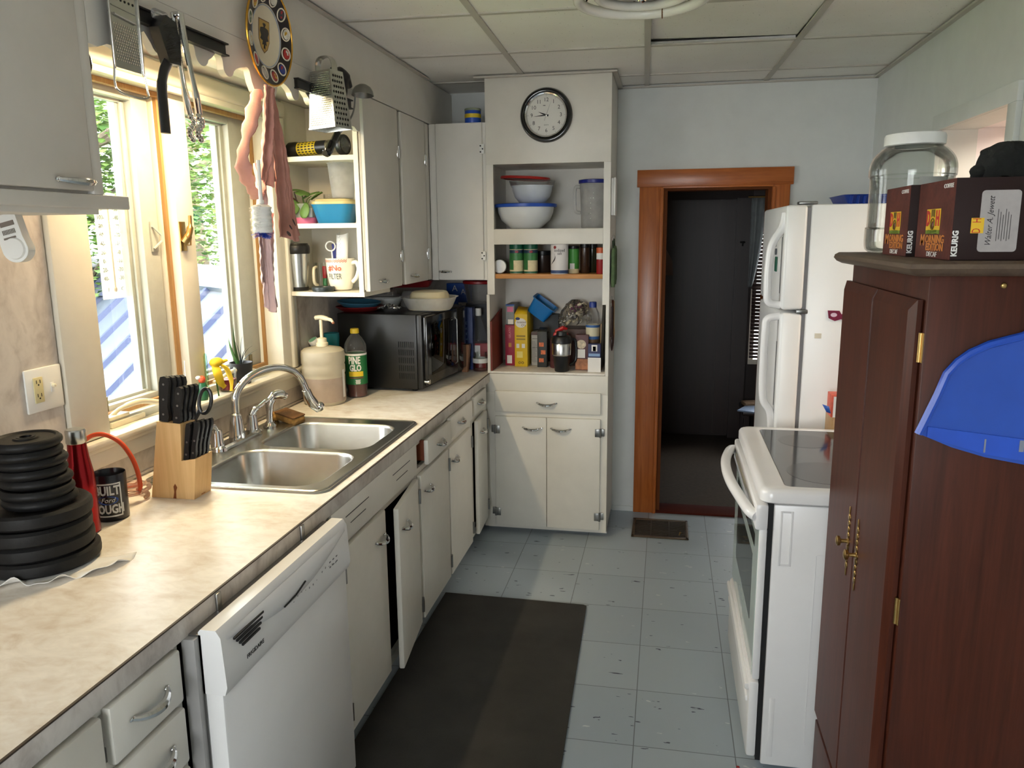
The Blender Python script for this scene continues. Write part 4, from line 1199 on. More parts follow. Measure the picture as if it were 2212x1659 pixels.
solo('turquoise_tumbler', 'ribbed turquoise tumbler behind the soap jug', 'tumbler', G().lathe([(0, 0), (0.028, 0)] + [(0.028 + 0.008 * i / 12 + (0.0012 if i % 2 else 0), 0.29 * i / 12) for i in range(13)] + [(0.030, 0.285), (0, 0.283)], 28), M('turquoise_plastic', lin(22, 118, 128), 0.2, var=0.1), (-1.545, 3.44, CT))
q = T('small_bottle', 'clear bottle with tilted green and white cap behind the soap jug', 'bottle', (-1.595, 3.365, CT), rot=(0.0, 0.0, 0))
q.part('body', G().lathe([(0, 0), (0.028, 0), (0.03, 0.004), (0.03, 0.20), (0.018, 0.235), (0.016, 0.245)], 24), CLEARP)
q.part('cap', G().lathe([(0.0, 0.238), (0.022, 0.24), (0.024, 0.246), (0.024, 0.268), (0.021, 0.272), (0, 0.272)], 24).xf(TR(0, 0, 0.25) @ RX(28) @ RY(-18) @ TR(0, 0, -0.25)), WPLAS)
q.part('cap_disc', G().lathe([(0.0, 0.2728), (0.019, 0.2728)], 24).xf(TR(0, 0, 0.25) @ RX(28) @ RY(-18) @ TR(0, 0, -0.25)), M('mint_green_print', lin(128, 190, 160), 0.5))

# ---- microwave: built with its front towards local +x, its vented side towards -y
mw = T('microwave', 'black countertop microwave turned with its vented side to the camera', 'microwave', (-1.125, 3.517, CT), rz=-5)
MWB = M('black_steel_case', lin(17, 18, 18), 0.34, var=0.12, sc=5)
mw.part('case', G().box(-0.44, -0.028, 0.0, 0.58, 0.012, 0.372, 0.005), MWB)
mw.part('front_frame', G().box(-0.028, 0.0, 0.0, 0.58, 0.014, 0.370, 0.006), BLACK)
dr = mw.part('oven_door', G().box(0.0, 0.022, 0.012, 0.43, 0.03, 0.362, 0.006), BLACKG)
mw.part('door_window', G().box(0.022, 0.0235, 0.06, 0.36, 0.075, 0.325, 0.0005), glass('dark_mirror_glass', (0.02, 0.02, 0.02), 0.45, 0.03), parent=dr)
mw.part('door_grip', G().tube([(0.024, 0.385, 0.08), (0.036, 0.385, 0.09), (0.036, 0.385, 0.31), (0.024, 0.385, 0.32)], 0.0035, 8), OLDMETAL, parent=dr, label='thin steel door handle')
mw.part('control_panel', G().box(0.0, 0.018, 0.435, 0.575, 0.03, 0.362, 0.005), BLACKG)
mw.part('knob', G().cyl((0.0, 0.022, 0.048), (0.026, 0.022, 0.048), 0.011, n=16), STEEL)
g = G()
for r in range(5):
    for i in range(8):
        g.box(-0.122 + i * 0.0105, -0.117 + i * 0.0105, -0.0012, 0.001, 0.062 + r * 0.038, 0.090 + r * 0.038)
mw.part('vent_slot', g, M('vent_black', lin(4, 4, 4), 0.8))
for x, y in ((-0.4, 0.04), (-0.06, 0.04), (-0.4, 0.54), (-0.06, 0.54)):
    mw.part('foot', G().lathe([(0, 0), (0.012, 0), (0.014, 0.013), (0, 0.013)], 12, (x, y, 0)), BLACK)
ZM = CT + 0.3725

def dish(R, h, t=0.004):
    return G().lathe([(0, 0), (R * 0.72, 0), (R * 0.8, h * 0.25), (R, h), (R - 0.001, h + t * 0.6), (R - t, h), (R * 0.78, h * 0.25 + t), (R * 0.7, t), (0, t)], 44)
solo('red_plate', 'dark red plastic plate lowest on the near end of the microwave', 'plate', dish(0.118, 0.022), M('dark_red_plastic', lin(122, 28, 30), 0.4), (-1.495, 3.68, ZM))
solo('blue_plate', 'dusty blue plastic plate stacked on the dark red plate', 'plate', dish(0.108, 0.024), M('dusty_blue_plastic', lin(58, 108, 136), 0.4), (-1.495, 3.675, ZM + 0.021), rot=(0.03, 0.06, 0))
solo('plastic_cover', 'clear plastic container lid leaning behind the blue plate', 'lid', G().lathe([(0.0, 0.035), (0.07, 0.03), (0.075, 0.004), (0.098, 0.0), (0.102, 0.006), (0.099, 0.008), (0.078, 0.012), (0.073, 0.036), (0, 0.04)], 40), CLEARP, (-1.45, 3.88, ZM + 0.056), rot=(0.05, 0.05, 0))
solo('white_bowl', 'shallow white plastic bowl behind the blue plate on the microwave', 'bowl', dish(0.105, 0.05), WPLAS, (-1.45, 3.90, ZM + 0.003))
solo('tub_cover', 'upturned grey white plastic tub lid on the microwave', 'lid', G().lathe([(0.0, 0.085), (0.095, 0.08), (0.105, 0.07), (0.112, 0.05), (0.116, 0.0), (0.11, 0.0), (0.1, 0.06), (0.0, 0.078)], 40), FROST, (-1.262, 3.98, ZM))
g = G().surf(26, 16, lambda u, v: (0.10 * (u - 0.5) + 0.004 * math.sin(31 * v), 0.08 * (v - 0.5) + 0.004 * math.sin(27 * u), 0.012 + 0.02 * abs(math.sin(9.1 * u + 5.3 * v)) * (1 - abs(2 * u - 1)) + 0.008 * math.sin(17 * u - 13 * v) ** 2))
solo('foil_packet', 'crumpled silver foil packet on the microwave before the clear bowl', 'packet', g, M('silver_foil', lin(190, 190, 190), 0.25, 0.9, var=0.3, sc=30), (-1.335, 3.66, ZM), solid=0.001, smooth=20)
solo('red_tray', 'bright red plastic tray at the wall behind the bowls on the microwave', 'tray', G().loft([rrect(0, 0, 0, 0.30, 0.18, 0.03), rrect(0, 0, 0.035, 0.34, 0.22, 0.04), rrect(0, 0, 0.035, 0.33, 0.21, 0.038), rrect(0, 0, 0.004, 0.29, 0.17, 0.028)], (True, True)), M('deep_red_tray', lin(108, 20, 24), 0.4), (-1.40, 4.05, ZM + 0.095), rz=12)
solo('clear_bowl', 'clear plastic bowl with sloping sides on the front of the microwave', 'bowl', G().loft([rrect(0, 0, 0, 0.20, 0.20, 0.09), rrect(0, 0, 0.012, 0.222, 0.222, 0.10), rrect(0, 0, 0.062, 0.265, 0.265, 0.12), rrect(0, 0, 0.066, 0.285, 0.285, 0.128), rrect(0, 0, 0.064, 0.258, 0.258, 0.117), rrect(0, 0, 0.014, 0.214, 0.214, 0.098), rrect(0, 0, 0.004, 0.195, 0.195, 0.088)]), FROST, (-1.155, 3.76, ZM))
solo('beige_tub', 'beige plastic tub turned upside down inside the clear bowl', 'tub', G().loft([rrect(0, 0, 0, 0.205, 0.205, 0.085), rrect(0, 0, 0.07, 0.188, 0.188, 0.08), rrect(0, 0, 0.086, 0.172, 0.172, 0.075), rrect(0, 0, 0.090, 0.15, 0.15, 0.065)]), M('beige_plastic', lin(206, 192, 156), 0.35, var=0.04, sub=0.1), (-1.155, 3.76, ZM + 0.0045))

# ---- corner behind the microwave
bx = T('blue_box', 'blue carton behind the bowls at the back wall', 'box', (-1.19, 4.47, CT))
bx.part('carton', G().box(-0.07, 0.07, -0.03, 0.03, 0, 0.46, 0.002), M('royal_blue_card', lin(28, 82, 170), 0.5))
bx.part('print', G().join(words('A', 0.05), frame((-0.02, -0.0308, 0.43), (1, 0, 0), (0, 0, 1))).join(words('A', 0.045), frame((0.03, -0.0308, 0.41), (1, 0, 0), (0, 0, 1))).box(0.0, 0.05, -0.031, -0.030, 0.33, 0.35), PAPER)
sd = T('food_carton', 'tall navy carton of dry goods between the microwave and back wall', 'box', (-1.075, 4.20, CT))
sd.part('carton', G().box(-0.035, 0.035, -0.03, 0.03, 0, 0.345, 0.002), M('navy_card', lin(22, 46, 104), 0.5))
g = G()
for i in range(7):
    g.join(words('MTHEAR'[i % 6], 0.022).xf(RZ(90)), frame((-0.002, -0.0308, 0.08 + 0.03 * i), (1, 0, 0), (0, 0, 1)))
sd.part('print', g, M('pale_blue_print', lin(130, 160, 200), 0.5))
tk = T('lidded_container', 'clear deep container with red lid perched high in the back corner', 'container', (-1.035, 4.33, CT + 0.355))
tk.part('tub', G().lathe([(0, 0), (0.066, 0), (0.072, 0.006), (0.088, 0.10), (0.09, 0.118), (0.087, 0.118), (0.069, 0.008), (0, 0.005)], 36), CLEARP)
tk.part('lid', G().lathe([(0.091, 0.112), (0.094, 0.114), (0.094, 0.126), (0.088, 0.13), (0, 0.128)], 36), REDP)
solo('cardboard_carton', 'dark carton in the back corner under the red lidded container', 'box', G().box(-0.085, 0.085, -0.06, 0.06, 0, 0.354, 0.002), M('dark_grey_card', lin(58, 60, 66), 0.6, var=0.2), (-1.035, 4.40, CT))
sb_ = T('spray_bottle', 'clear cone shaped bottle with white neck in the back corner', 'bottle', (-1.025, 4.25, CT + 0.145))
sb_.part('shell', G().lathe([(0, 0), (0.066, 0), (0.07, 0.006), (0.066, 0.03), (0.022, 0.14), (0.014, 0.15), (0.013, 0.16)], 32), CLEARP)
sb_.part('neck', G().lathe([(0.015, 0.148), (0.017, 0.15), (0.017, 0.185), (0.015, 0.19), (0, 0.19)], 20), WPLAS)
rp = T('red_packet', 'red packet with white label in the back corner under the cone bottle', 'packet', (-1.02, 4.25, CT))
rp.part('packet_body', G().box(-0.062, 0.062, -0.035, 0.035, 0, 0.144, 0.006), M('dark_red_card', lin(150, 30, 34), 0.5))
rp.part('white_label', G().box(-0.045, 0.01, -0.0362, -0.035, 0.06, 0.13), PAPER)
gj = T('glass_jar', 'small clear glass jar with pale band at the pantry divider', 'jar', (-0.995, 4.155, CT))
gj.part('jar_glass', G().lathe([(0, 0.002), (0.04, 0.0), (0.043, 0.005), (0.043, 0.07), (0.036, 0.08), (0.036, 0.10), (0.033, 0.10), (0.033, 0.08), (0.04, 0.07), (0.04, 0.006), (0, 0.005)], 30), CLEAR)
gj.part('band', G().lathe([(0.0435, 0.045), (0.0435, 0.07)], 30), WPLAS)
solo('wooden_wedge', 'tan wooden board on end beside the glass jar', 'board', G().prism([(-0.018, 0), (0.012, 0), (0.024, 0.15), (-0.020, 0.15)], -0.02, 0.02, 'y'), wood('tan_board', lin(120, 78, 44), lin(150, 100, 60)), (-1.065, 4.105, CT))

# ---- switch plate on the splash wall
ol = T('outlet_plate', 'white double wall plate with beige outlet and toggle switch', 'outlet', (WX + 0.008, 1.765, 1.255), world=True)
ol.part('cover_plate', G().box(WX + 0.008, WX + 0.015, 1.703, 1.828, 1.197, 1.313, 0.004), WPLAS)
BEI = M('beige_plastic_outlet', lin(206, 196, 150), 0.4)
oo = ol.part('outlet_body', G().box(WX + 0.014, WX + 0.018, 1.727, 1.758, 1.222, 1.290, 0.002), BEI)
g = G()
for zz in (1.238, 1.274):
    g.box(WX + 0.0178, WX + 0.0185, 1.735, 1.737, zz, zz + 0.009).box(WX + 0.0178, WX + 0.0185, 1.747, 1.749, zz, zz + 0.009).cyl((WX + 0.0178, 1.742, zz - 0.004), (WX + 0.0185, 1.742, zz - 0.004), 0.0025, n=8)
ol.part('outlet_slot', g, INK, parent=oo)
sw = ol.part('switch_frame', G().box(WX + 0.014, WX + 0.016, 1.785, 1.797, 1.242, 1.268, 0.001), WPLAS)
ol.part('toggle', G().box(WX + 0.015, WX + 0.026, 1.787, 1.795, 1.256, 1.264, 0.002), CREAMP, parent=sw)

# ---- on the window sill
ZS = 1.0725
pl = T('potted_plant', 'small spiky houseplant in a black pot on the sink window sill', 'plant', (-1.648, 2.80, ZS))
pl.part('pot', G().lathe([(0, 0), (0.032, 0), (0.036, 0.012), (0.0365, 0.012), (0.046, 0.085), (0.043, 0.085), (0.040, 0.07), (0, 0.068)], 30), M('black_pot_plastic', lin(24, 26, 32), 0.45))
pl.part('soil', G().lathe([(0, 0.072), (0.041, 0.071)], 20), M('dark_soil', lin(50, 38, 28), 0.95, bump=1, var=0.3))
LG = M('dark_leaf_green', lin(52, 92, 40), 0.45, var=0.25)
LB = M('dark_slim_leaf', lin(40, 56, 66), 0.5, var=0.2)
def blade(p0, p1, p2, w, n=10):
    c = [(Vector(p0) * (1 - t) ** 2 + Vector(p1) * 2 * t * (1 - t) + Vector(p2) * t * t) for t in [i / n for i in range(n + 1)]]
    rr = [max(0.0006, w * (1 - (i / n) ** 1.6)) for i in range(n + 1)]
    return G().tube(c, rr, 6, flat=0.35)
for i, (dx, dy, dz, w) in enumerate([(0.006, -0.05, 0.17, 0.010), (-0.01, -0.065, 0.12, 0.009)]):
    pl.part('thick_leaf', blade((0, -0.015, 0.07), (dx * 0.5, dy, 0.1 + dz * 0.4), (dx, dy * 0.9, 0.07 + dz), w), LG)
for i, (dx, dy, dz) in enumerate([(0.0, -0.02, 0.10), (0.01, 0.0, 0.12), (0.0, 0.015, 0.11), (0.02, 0.03, 0.075), (-0.01, 0.05, 0.06), (0.01, 0.075, 0.05), (0.02, -0.04, 0.07)]):
    pl.part('slim_leaf', blade((0, 0, 0.07), (dx * 0.3, dy * 0.3, 0.07 + dz * 0.8), (dx * 1.5, dy * 1.5, 0.07 + dz), 0.003), LB)
cj = T('candle_glass', 'clear glass holding red candle wax before the black plant pot', 'candle', (-1.622, 2.655, ZS))
cj.part('glass_cup', G().lathe([(0, 0), (0.028, 0), (0.030, 0.003), (0.033, 0.085), (0.0315, 0.085), (0.0285, 0.006), (0, 0.005)], 30), CLEAR)
cj.part('wax', G().lathe([(0, 0.006), (0.028, 0.006), (0.030, 0.045), (0, 0.046)], 30), M('red_wax', lin(150, 24, 44), 0.4, sub=0.1))
YEL = M('yellow_petal_cloth', lin(236, 200, 44), 0.6, var=0.1, sub=0.1)
yf = T('yellow_flower', 'yellow drooping artificial flower on the sill behind the knives', 'flower', (-1.605, 2.56, ZS))
yf.part('stem', G().tube([(0.0, 0, 0), (0.0, -0.01, 0.06), (0.0, 0, 0.12)], 0.003, 6), LG)
g = G().ell((0, 0, 0.125), 0.022, 0.030, 0.018, 14, 8).tube(spline([(0, 0.015, 0.125), (0.004, 0.04, 0.122), (0.005, 0.062, 0.124)], 4), [0.014] * 4 + [0.009] * 4 + [0.001], 10, flat=0.6)
yf.part('flower_head', g, YEL)
for pts, w in (([(0.0, 0.0, 0.12), (0.018, 0.03, 0.10), (0.024, 0.05, 0.05), (0.026, 0.042, 0.01)], 0.016), ([(0.0, -0.01, 0.12), (0.014, -0.02, 0.09), (0.016, -0.005, 0.05), (0.02, 0.012, 0.03)], 0.014)):
    c = spline(pts, 5)
    yf.part('petal', G().tube(c, [w * (0.5 + 0.7 * math.sin(PI * min(0.95, 0.15 + i / len(c)))) for i in range(len(c))], 8, flat=0.3), YEL)
og = T('sill_ornament', 'little red and green ornament bottle on the sill left of the yellow flower', 'ornament', (-1.62, 2.485, ZS))
og.o.scale = (0.8, 0.8, 0.78)
og.part('body', G().lathe([(0, 0), (0.02, 0), (0.024, 0.02), (0.022, 0.06), (0.014, 0.08), (0, 0.082)], 20), M('bottle_green', lin(30, 92, 60), 0.3))
og.part('top_knob', G().ell((0, 0, 0.095), 0.016, 0.016, 0.018), M('orange_red_bead', lin(206, 84, 50), 0.4))
og.part('white_tip', G().ell((-0.01, -0.012, 0.105), 0.012, 0.012, 0.009), WPLAS)
solo('green_tube', 'slim clear green tube standing on the sill by the mullion', 'tube', G().lathe([(0, 0), (0.006, 0), (0.0065, 0.15), (0.004, 0.16), (0, 0.16)], 12), glass('green_tint', (0.7, 0.9, 0.78), 0.4), (-1.632, 2.535, ZS))
solo('thin_rod', 'thin pale stick leaning up beside the mullion on the sill', 'stick', G().tube([(0, 0, 0), (0.004, 0.002, 0.155)], 0.002, 6), PAPER, (-1.63, 2.40, ZS))

# ---- outdoor thermometer on the first pane
th = T('window_thermometer', 'clear outdoor thermometer with dial scale behind the left pane', 'thermometer', (-1.79, 2.30, 1.62), rz=90)
th.part('scale_plate', G().box(-0.058, 0.058, -0.002, 0.002, -0.17, 0.165, 0.002), glass('milky_plate', (0.93, 0.90, 0.82), 0.15, 0.2, 0.35, (0.9, 0.87, 0.78)))
g = G()
for i, (a, b) in enumerate(zip(['120', '100', '80', '60', '40', '20', '0', '20', '40'], ['50', '40', '30', '20', '10', '0', '10', '20', '30'])):
    z = 0.12 - 0.028 * i
    g.join(words(a + '-', 0.02), frame((-0.036, -0.003, z), (1, 0, 0), (0, 0, 1)))
    g.join(words('-' + b, 0.02), frame((0.036, -0.003, z), (1, 0, 0), (0, 0, 1)))
g.join(words('F', 0.018), frame((-0.03, -0.003, -0.14), (1, 0, 0), (0, 0, 1))).join(words('C', 0.018), frame((0.036, -0.003, -0.14), (1, 0, 0), (0, 0, 1)))
th.part('numerals', g, M('grey_numerals', lin(110, 104, 96), 0.6))
th.part('tube', G().tube([(0, -0.004, -0.135), (0, -0.004, 0.13)], 0.003, 8).ell((0, -0.004, -0.14), 0.007, 0.005, 0.009), M('faded_red_column', lin(206, 186, 170), 0.4))
# ------------------------------------------------------------------ hung on the soffit and valance
def magnet_bar(label, y0, y1, z):
    t = T('knife_rack', label, 'rack', (SX, (y0 + y1) / 2, z), world=True, group='black magnetic bars on the soffit')
    t.part('bar', G().box(SX, SX + 0.010, y0, y1, z - 0.014, z + 0.014), BLACK)
    t.part('flange', G().box(SX, SX + 0.018, y0 - 0.004, y1 + 0.004, z + 0.013, z + 0.017).box(SX, SX + 0.018, y0 - 0.004, y1 + 0.004, z - 0.017, z - 0.013), BLACK)
    return t
magnet_bar('long black magnetic bar holding the flat grater and tongs', 1.655, 2.118, 2.158)
magnet_bar('shorter black magnetic bar behind the box grater', 2.552, 3.012, 2.146)

fg = T('flat_grater', 'flat steel grater with wire handle hanging at the left end of the long bar', 'grater', (SX + 0.022, 1.672, 2.0), world=True)
x = SX + 0.022
g = G().box(x, x + 0.0015, 1.624, 1.722, 2.020, 2.26)
g.box(x, x + 0.006, 1.621, 1.626, 2.015, 2.27, 0.002).box(x, x + 0.006, 1.720, 1.725, 2.015, 2.27, 0.002)
fg.part('grater_plate', g, STEEL)
fg.part('wire_handle', G().tube(spline([(x + 0.003, 1.624, 2.03), (x + 0.004, 1.617, 1.985), (x + 0.008, 1.622, 1.968), (x + 0.01, 1.672, 1.962), (x + 0.008, 1.722, 1.968), (x + 0.004, 1.729, 1.985), (x + 0.003, 1.722, 2.03)], 5), 0.0025, 8), STEEL)
g = G()
for r in range(13):
    for c in range(12):
        yy, zz = 1.634 + c * 0.0068 + (r % 2) * 0.0034, 2.036 + r * 0.0062
        g.add([(x + 0.0024, yy, zz), (x + 0.0024, yy + 0.0044, zz + 0.0008), (x + 0.0024, yy + 0.0022, zz + 0.0048)], [(0, 1, 2)])
fg.part('fine_teeth', g, M('painted_lit_steel_burr', lin(236, 226, 214), 0.35, 0.6))  # pale burr colour holds the warm light showing through the holes
g = G()
for r in range(5):
    for c in range(6):
        yy, zz = 1.640 + c * 0.0135 + (r % 2) * 0.006, 2.166 + r * 0.019
        g.add([(x + 0.0022, yy + 0.003 * math.cos(t), zz + 0.003 * math.sin(t)) for t in [PI * i / 4 for i in range(8)]], [tuple(range(8))])
fg.part('round_hole', g, IRON)
fg.part('slicer_slot', G().tube([(x + 0.004, 1.636, 2.132), (x + 0.004, 1.708, 2.126)], 0.003, 8).tube([(x + 0.002, 1.632, 2.150), (x + 0.002, 1.712, 2.146)], 0.0015, 6), STEEL)

br = T('grill_brush', 'black plastic scrub brush with bent handle hanging beside the grater', 'brush', (SX + 0.03, 1.80, 1.9), world=True)
x = SX + 0.033
br.part('brush_handle', G().tube(spline([(x, 1.775, 1.895), (x, 1.775, 1.95), (x, 1.776, 2.00), (x, 1.79, 2.04), (x, 1.812, 2.07), (x, 1.818, 2.10)], 5), [0.017] * 12 + [0.015] * 8 + [0.014] * 6, 12, flat=0.5), BLACK)
br.part('brush_head', G().prism([(1.766, 2.135), (1.80, 2.060), (1.845, 2.062), (1.85, 2.12), (1.835, 2.16), (1.80, 2.168)], x - 0.014, x + 0.012, 'x'), BLACK)
g = G()
rnd = random.Random(3)
for i in range(260):
    yy, zz = rnd.uniform(1.785, 1.852), rnd.uniform(2.068, 2.15)
    g.add([(x + 0.011, yy - 0.001, zz), (x + 0.011, yy + 0.001, zz), (x + 0.024, yy + rnd.uniform(-0.006, 0.01), zz + rnd.uniform(-0.004, 0.004))], [(0, 1, 2)])
b = br.part('bristles', g, M('dark_olive_bristle', lin(52, 48, 34), 0.7), smooth=0)
b['kind'] = 'stuff'
br.part('hang_loop', G().box(x - 0.01, x + 0.006, 1.77, 1.82, 2.155, 2.178, 0.006), CLEARP)

tg = T('kitchen_tongs', 'chrome kitchen tongs hanging from the magnetic bar beside the black brush', 'tongs', (SX + 0.03, 1.87, 1.9), world=True)
x = SX + 0.032
for s, lab in ((0, 0), (1, 1)):
    o = 0.016 * s
    pts = [(x + o, 1.850 + o * 0.2, 2.185), (x + o * 1.2, 1.856 + o * 0.4, 2.10), (x + o * 1.3, 1.872 + o * 0.8, 2.0), (x + o, 1.884 + o, 1.955)]
    tg.part('tong_arm', G().tube(spline(pts, 6), [0.011] * 6 + [0.010] * 6 + [0.013] * 7, 10, flat=0.55), CHROME)
    g = G()
    for i in range(7):
        g.ell((x + o + 0.003, 1.884 + o * 0.6 + 0.012 * math.sin(i * 1.05), 1.948 - 0.009 * i), 0.006, 0.012, 0.010, 10, 6)
    tg.part('scalloped_tip', g, CHROME)
tg.part('pivot', G().box(x - 0.004, x + 0.02, 1.842, 1.862, 2.175, 2.188, 0.004), CHROME)

# decorative heraldic plate on the soffit
GOLD = M('gold_rim', lin(196, 150, 60), 0.25, 0.9)
dp = T('decorative_plate', 'gold rimmed wall plate with ring of coloured crests on the soffit', 'plate', (SX + 0.004, 2.348, 2.246), rot=(0, math.radians(90 + 3), 0))
# local z is the plate's normal (towards the room), local x points down
dp.part('plate_body', G().lathe([(0, 0.004), (0.075, 0.004), (0.088, 0.012), (0.140, 0.026), (0.140, 0.022), (0.088, 0.006), (0.075, 0.0), (0, 0)], 64), M('cream_glaze', lin(232, 222, 196), 0.2, var=0.04))
dp.part('gold_edge', G().torus((0, 0, 0.0255), 0.1405, 0.0035, 'z', 64, 8), GOLD)
dp.part('gold_line', G().torus((0, 0, 0.0125), 0.087, 0.0014, 'z', 56, 6), M('blue_glaze_line', lin(150, 166, 190), 0.3))
dp.part('dark_band', G().lathe([(0.091, 0.0136), (0.137, 0.0258)], 64), M('dark_band_glaze', lin(36, 26, 34), 0.25))
cols = [lin(170, 36, 40), lin(40, 58, 140), lin(180, 40, 40), lin(226, 220, 206), lin(60, 52, 60), lin(226, 220, 206), lin(150, 70, 70), lin(206, 170, 60), lin(60, 110, 60), lin(226, 220, 206), lin(180, 36, 40), lin(200, 190, 180)]
CRW = M('cream_crest_outline', lin(230, 222, 202), 0.3)
for i in range(12):
    a = 2 * PI * (i + 0.5) / 12
    mm = M('crest_glaze_%s' % 'abcdefghijkl'[i], cols[i], 0.3, var=0.35, sc=60)
    g = G().torus((0, 0, 0), 0.0185, 0.0022, 'z', 26, 6)
    Mx = RZ(math.degrees(a)) @ TR(0.113, 0, 0.0205) @ RY(-14.8)
    dp.part('crest_ring', g.xf(Mx), CRW)
    s = G().add([(0.016 * math.cos(t) * (1 if math.cos(t) > 0 else 0.85), 0.015 * math.sin(t), 0.001) for t in [2 * PI * k / 20 for k in range(20)]], [tuple(range(20))])
    c = dp.part('crest_shield', s.xf(Mx), mm)
    rr = random.Random(i)
    e = G()
    for q in range(3):
        cx, cy = rr.uniform(-0.007, 0.007), rr.uniform(-0.007, 0.007)
        e.add([(cx + rr.uniform(0.002, 0.006) * math.cos(t), cy + rr.uniform(0.002, 0.006) * math.sin(t), 0.0016) for t in [2 * PI * k / 7 for k in range(7)]], [tuple(range(7))])
    dp.part('crest_charge', e.xf(Mx), M('crest_charge_%d' % (i % 3), [lin(224, 180, 70), lin(190, 50, 50), lin(220, 215, 205)][i % 3], 0.3), parent=c)
shp = [(-0.044, -0.030), (-0.044, 0.030), (0.012, 0.030), (0.034, 0.018), (0.046, 0.0), (0.034, -0.018), (0.012, -0.030)]
dp.part('shield_border', G().add([(a * 1.07, b * 1.1, 0.0046) for a, b in shp], [tuple(range(7))]), M('brown_gold_line', lin(120, 84, 40), 0.4))
dp.part('centre_shield', G().add([(a, b, 0.0050) for a, b in shp], [tuple(range(7))]), M('gold_shield_glaze', lin(196, 158, 76), 0.3, var=0.15))
eg = [(-0.038, 0.004), (-0.034, 0.010), (-0.026, 0.004), (-0.022, 0.024), (-0.012, 0.027), (0.0, 0.020), (0.010, 0.026), (0.014, 0.010), (0.026, 0.014), (0.024, 0.004), (0.038, 0.006), (0.034, 0.0)]
eg = eg + [(a, -b) for a, b in eg[::-1]] + [(-0.036, -0.002)]
dp.part('dark_bird_crest', G().add([(a, b, 0.0054) for a, b in eg], [tuple(range(len(eg)))]), M('black_brown_glaze', lin(36, 26, 24), 0.3))

# box grater, ladle and black T handled tool on the shorter bar
bg = T('box_grater', 'four sided steel box grater hanging from the shorter magnetic bar', 'grater', (-1.160, 2.668, 2.010), rot=(0, math.radians(-2), math.radians(-15)))
def hollow(w0, d0, w1, d1, h):
    return G().loft([[(-w0, -d0, 0), (w0, -d0, 0), (w0, d0, 0), (-w0, d0, 0)], [(-w1, -d1, h), (w1, -d1, h), (w1, d1, h), (-w1, d1, h)]], (False, True))
W0, D0, W1, D1, H = 0.056, 0.046, 0.043, 0.034, 0.19
bg.part('grater_body', hollow(W0, D0, W1, D1, H), STEEL, solid=0.0012, smooth=0)
g = G()
for r in range(26):
    for c in range(13):
        u, v = (c + 0.5 + 0.5 * (r % 2)) / 13.5 - 0.5, (r + 0.7) / 27
        hw, dd = W0 + (W1 - W0) * v, D0 + (D1 - D0) * v
        xx, zz = u * 2 * hw * 0.9, v * H
        g.add([(xx - 0.0016, -dd - 0.0008, zz - 0.001), (xx + 0.0016, -dd - 0.0008, zz - 0.001), (xx, -dd - 0.0034, zz + 0.0012), (xx, -dd - 0.0008, zz + 0.002)], [(0, 1, 2), (0, 2, 3), (1, 3, 2)])
bg.part('fine_teeth', g, STEEL, smooth=0)
g = G()
for r in range(10):
    for c in range(5):
        u, v = (c + 0.5 + 0.4 * (r % 2)) / 5.6 - 0.5, (r + 0.7) / 10.8
        hw, dd = W0 + (W1 - W0) * v, D0 + (D1 - D0) * v
        yy, zz = u * 2 * dd * 0.9, v * H
        g.add([(hw + 0.0009, yy + 0.0040 * math.cos(t), zz + 0.0048 * math.sin(t)) for t in [PI * i / 4 for i in range(8)]], [tuple(range(8))])
bg.part('round_hole', g, IRON)
bg.part('rim', G().loft([[(-W0 - .001, -D0 - .001, -0.001), (W0 + .001, -D0 - .001, -0.001), (W0 + .001, D0 + .001, -0.001), (-W0 - .001, D0 + .001, -0.001)], [(-W0 - .001, -D0 - .001, 0.005), (W0 + .001, -D0 - .001, 0.005), (W0 + .001, D0 + .001, 0.005), (-W0 - .001, D0 + .001, 0.005)]], (False, False)), STEEL, solid=0.001, smooth=0)
bg.part('strap_handle', G().tube(spline([(-0.034, 0, 0.188), (-0.033, 0, 0.218), (-0.022, 0, 0.236), (0.0, 0, 0.240), (0.022, 0, 0.234), (0.034, 0, 0.216), (0.036, 0, 0.188)], 5), 0.016, 10, flat=0.2), STEEL)

ld = T('soup_ladle', 'steel ladle with round bowl hanging upside down behind the box grater', 'ladle', (SX + 0.05, 2.95, 2.0), world=True)
g = G().lathe([(0.0, 0.043), (0.016, 0.040), (0.030, 0.031), (0.039, 0.017), (0.043, 0.0), (0.041, 0.0), (0.036, 0.015), (0.028, 0.027), (0.015, 0.036), (0.0, 0.039)], 36)
ld.part('ladle_bowl', g.xf(TR(SX + 0.055, 3.022, 2.180) @ RX(-6)), OLDMETAL)
ld.part('ladle_stem', G().tube(spline([(SX + 0.04, 2.985, 2.182), (SX + 0.033, 2.985, 2.13), (SX + 0.03, 2.955, 2.09), (SX + 0.03, 2.88, 2.04), (SX + 0.04, 2.78, 2.0)], 6), 0.0035, 8), OLDMETAL)
ld.part('ladle_grip', G().tube(spline([(-1.175, 2.76, 2.01), (-1.178, 2.735, 1.985), (-1.18, 2.705, 1.96), (-1.18, 2.68, 1.938), (-1.182, 2.655, 1.93)], 5), [0.012] * 8 + [0.015] * 6 + [0.016] * 4 + [0.010] * 3, 12), BLACKG)
pt = T('peeler', 'black T handled kitchen tool sticking out beside the box grater', 'utensil', (SX + 0.02, 2.87, 2.1), world=True)
pt.part('cross_grip', G().tube(spline([(SX + 0.03, 2.80, 2.232), (SX + 0.04, 2.84, 2.236), (SX + 0.045, 2.89, 2.224), (SX + 0.04, 2.925, 2.198)], 5), [0.012] * 5 + [0.016] * 6 + [0.013] * 5, 12), BLACK)
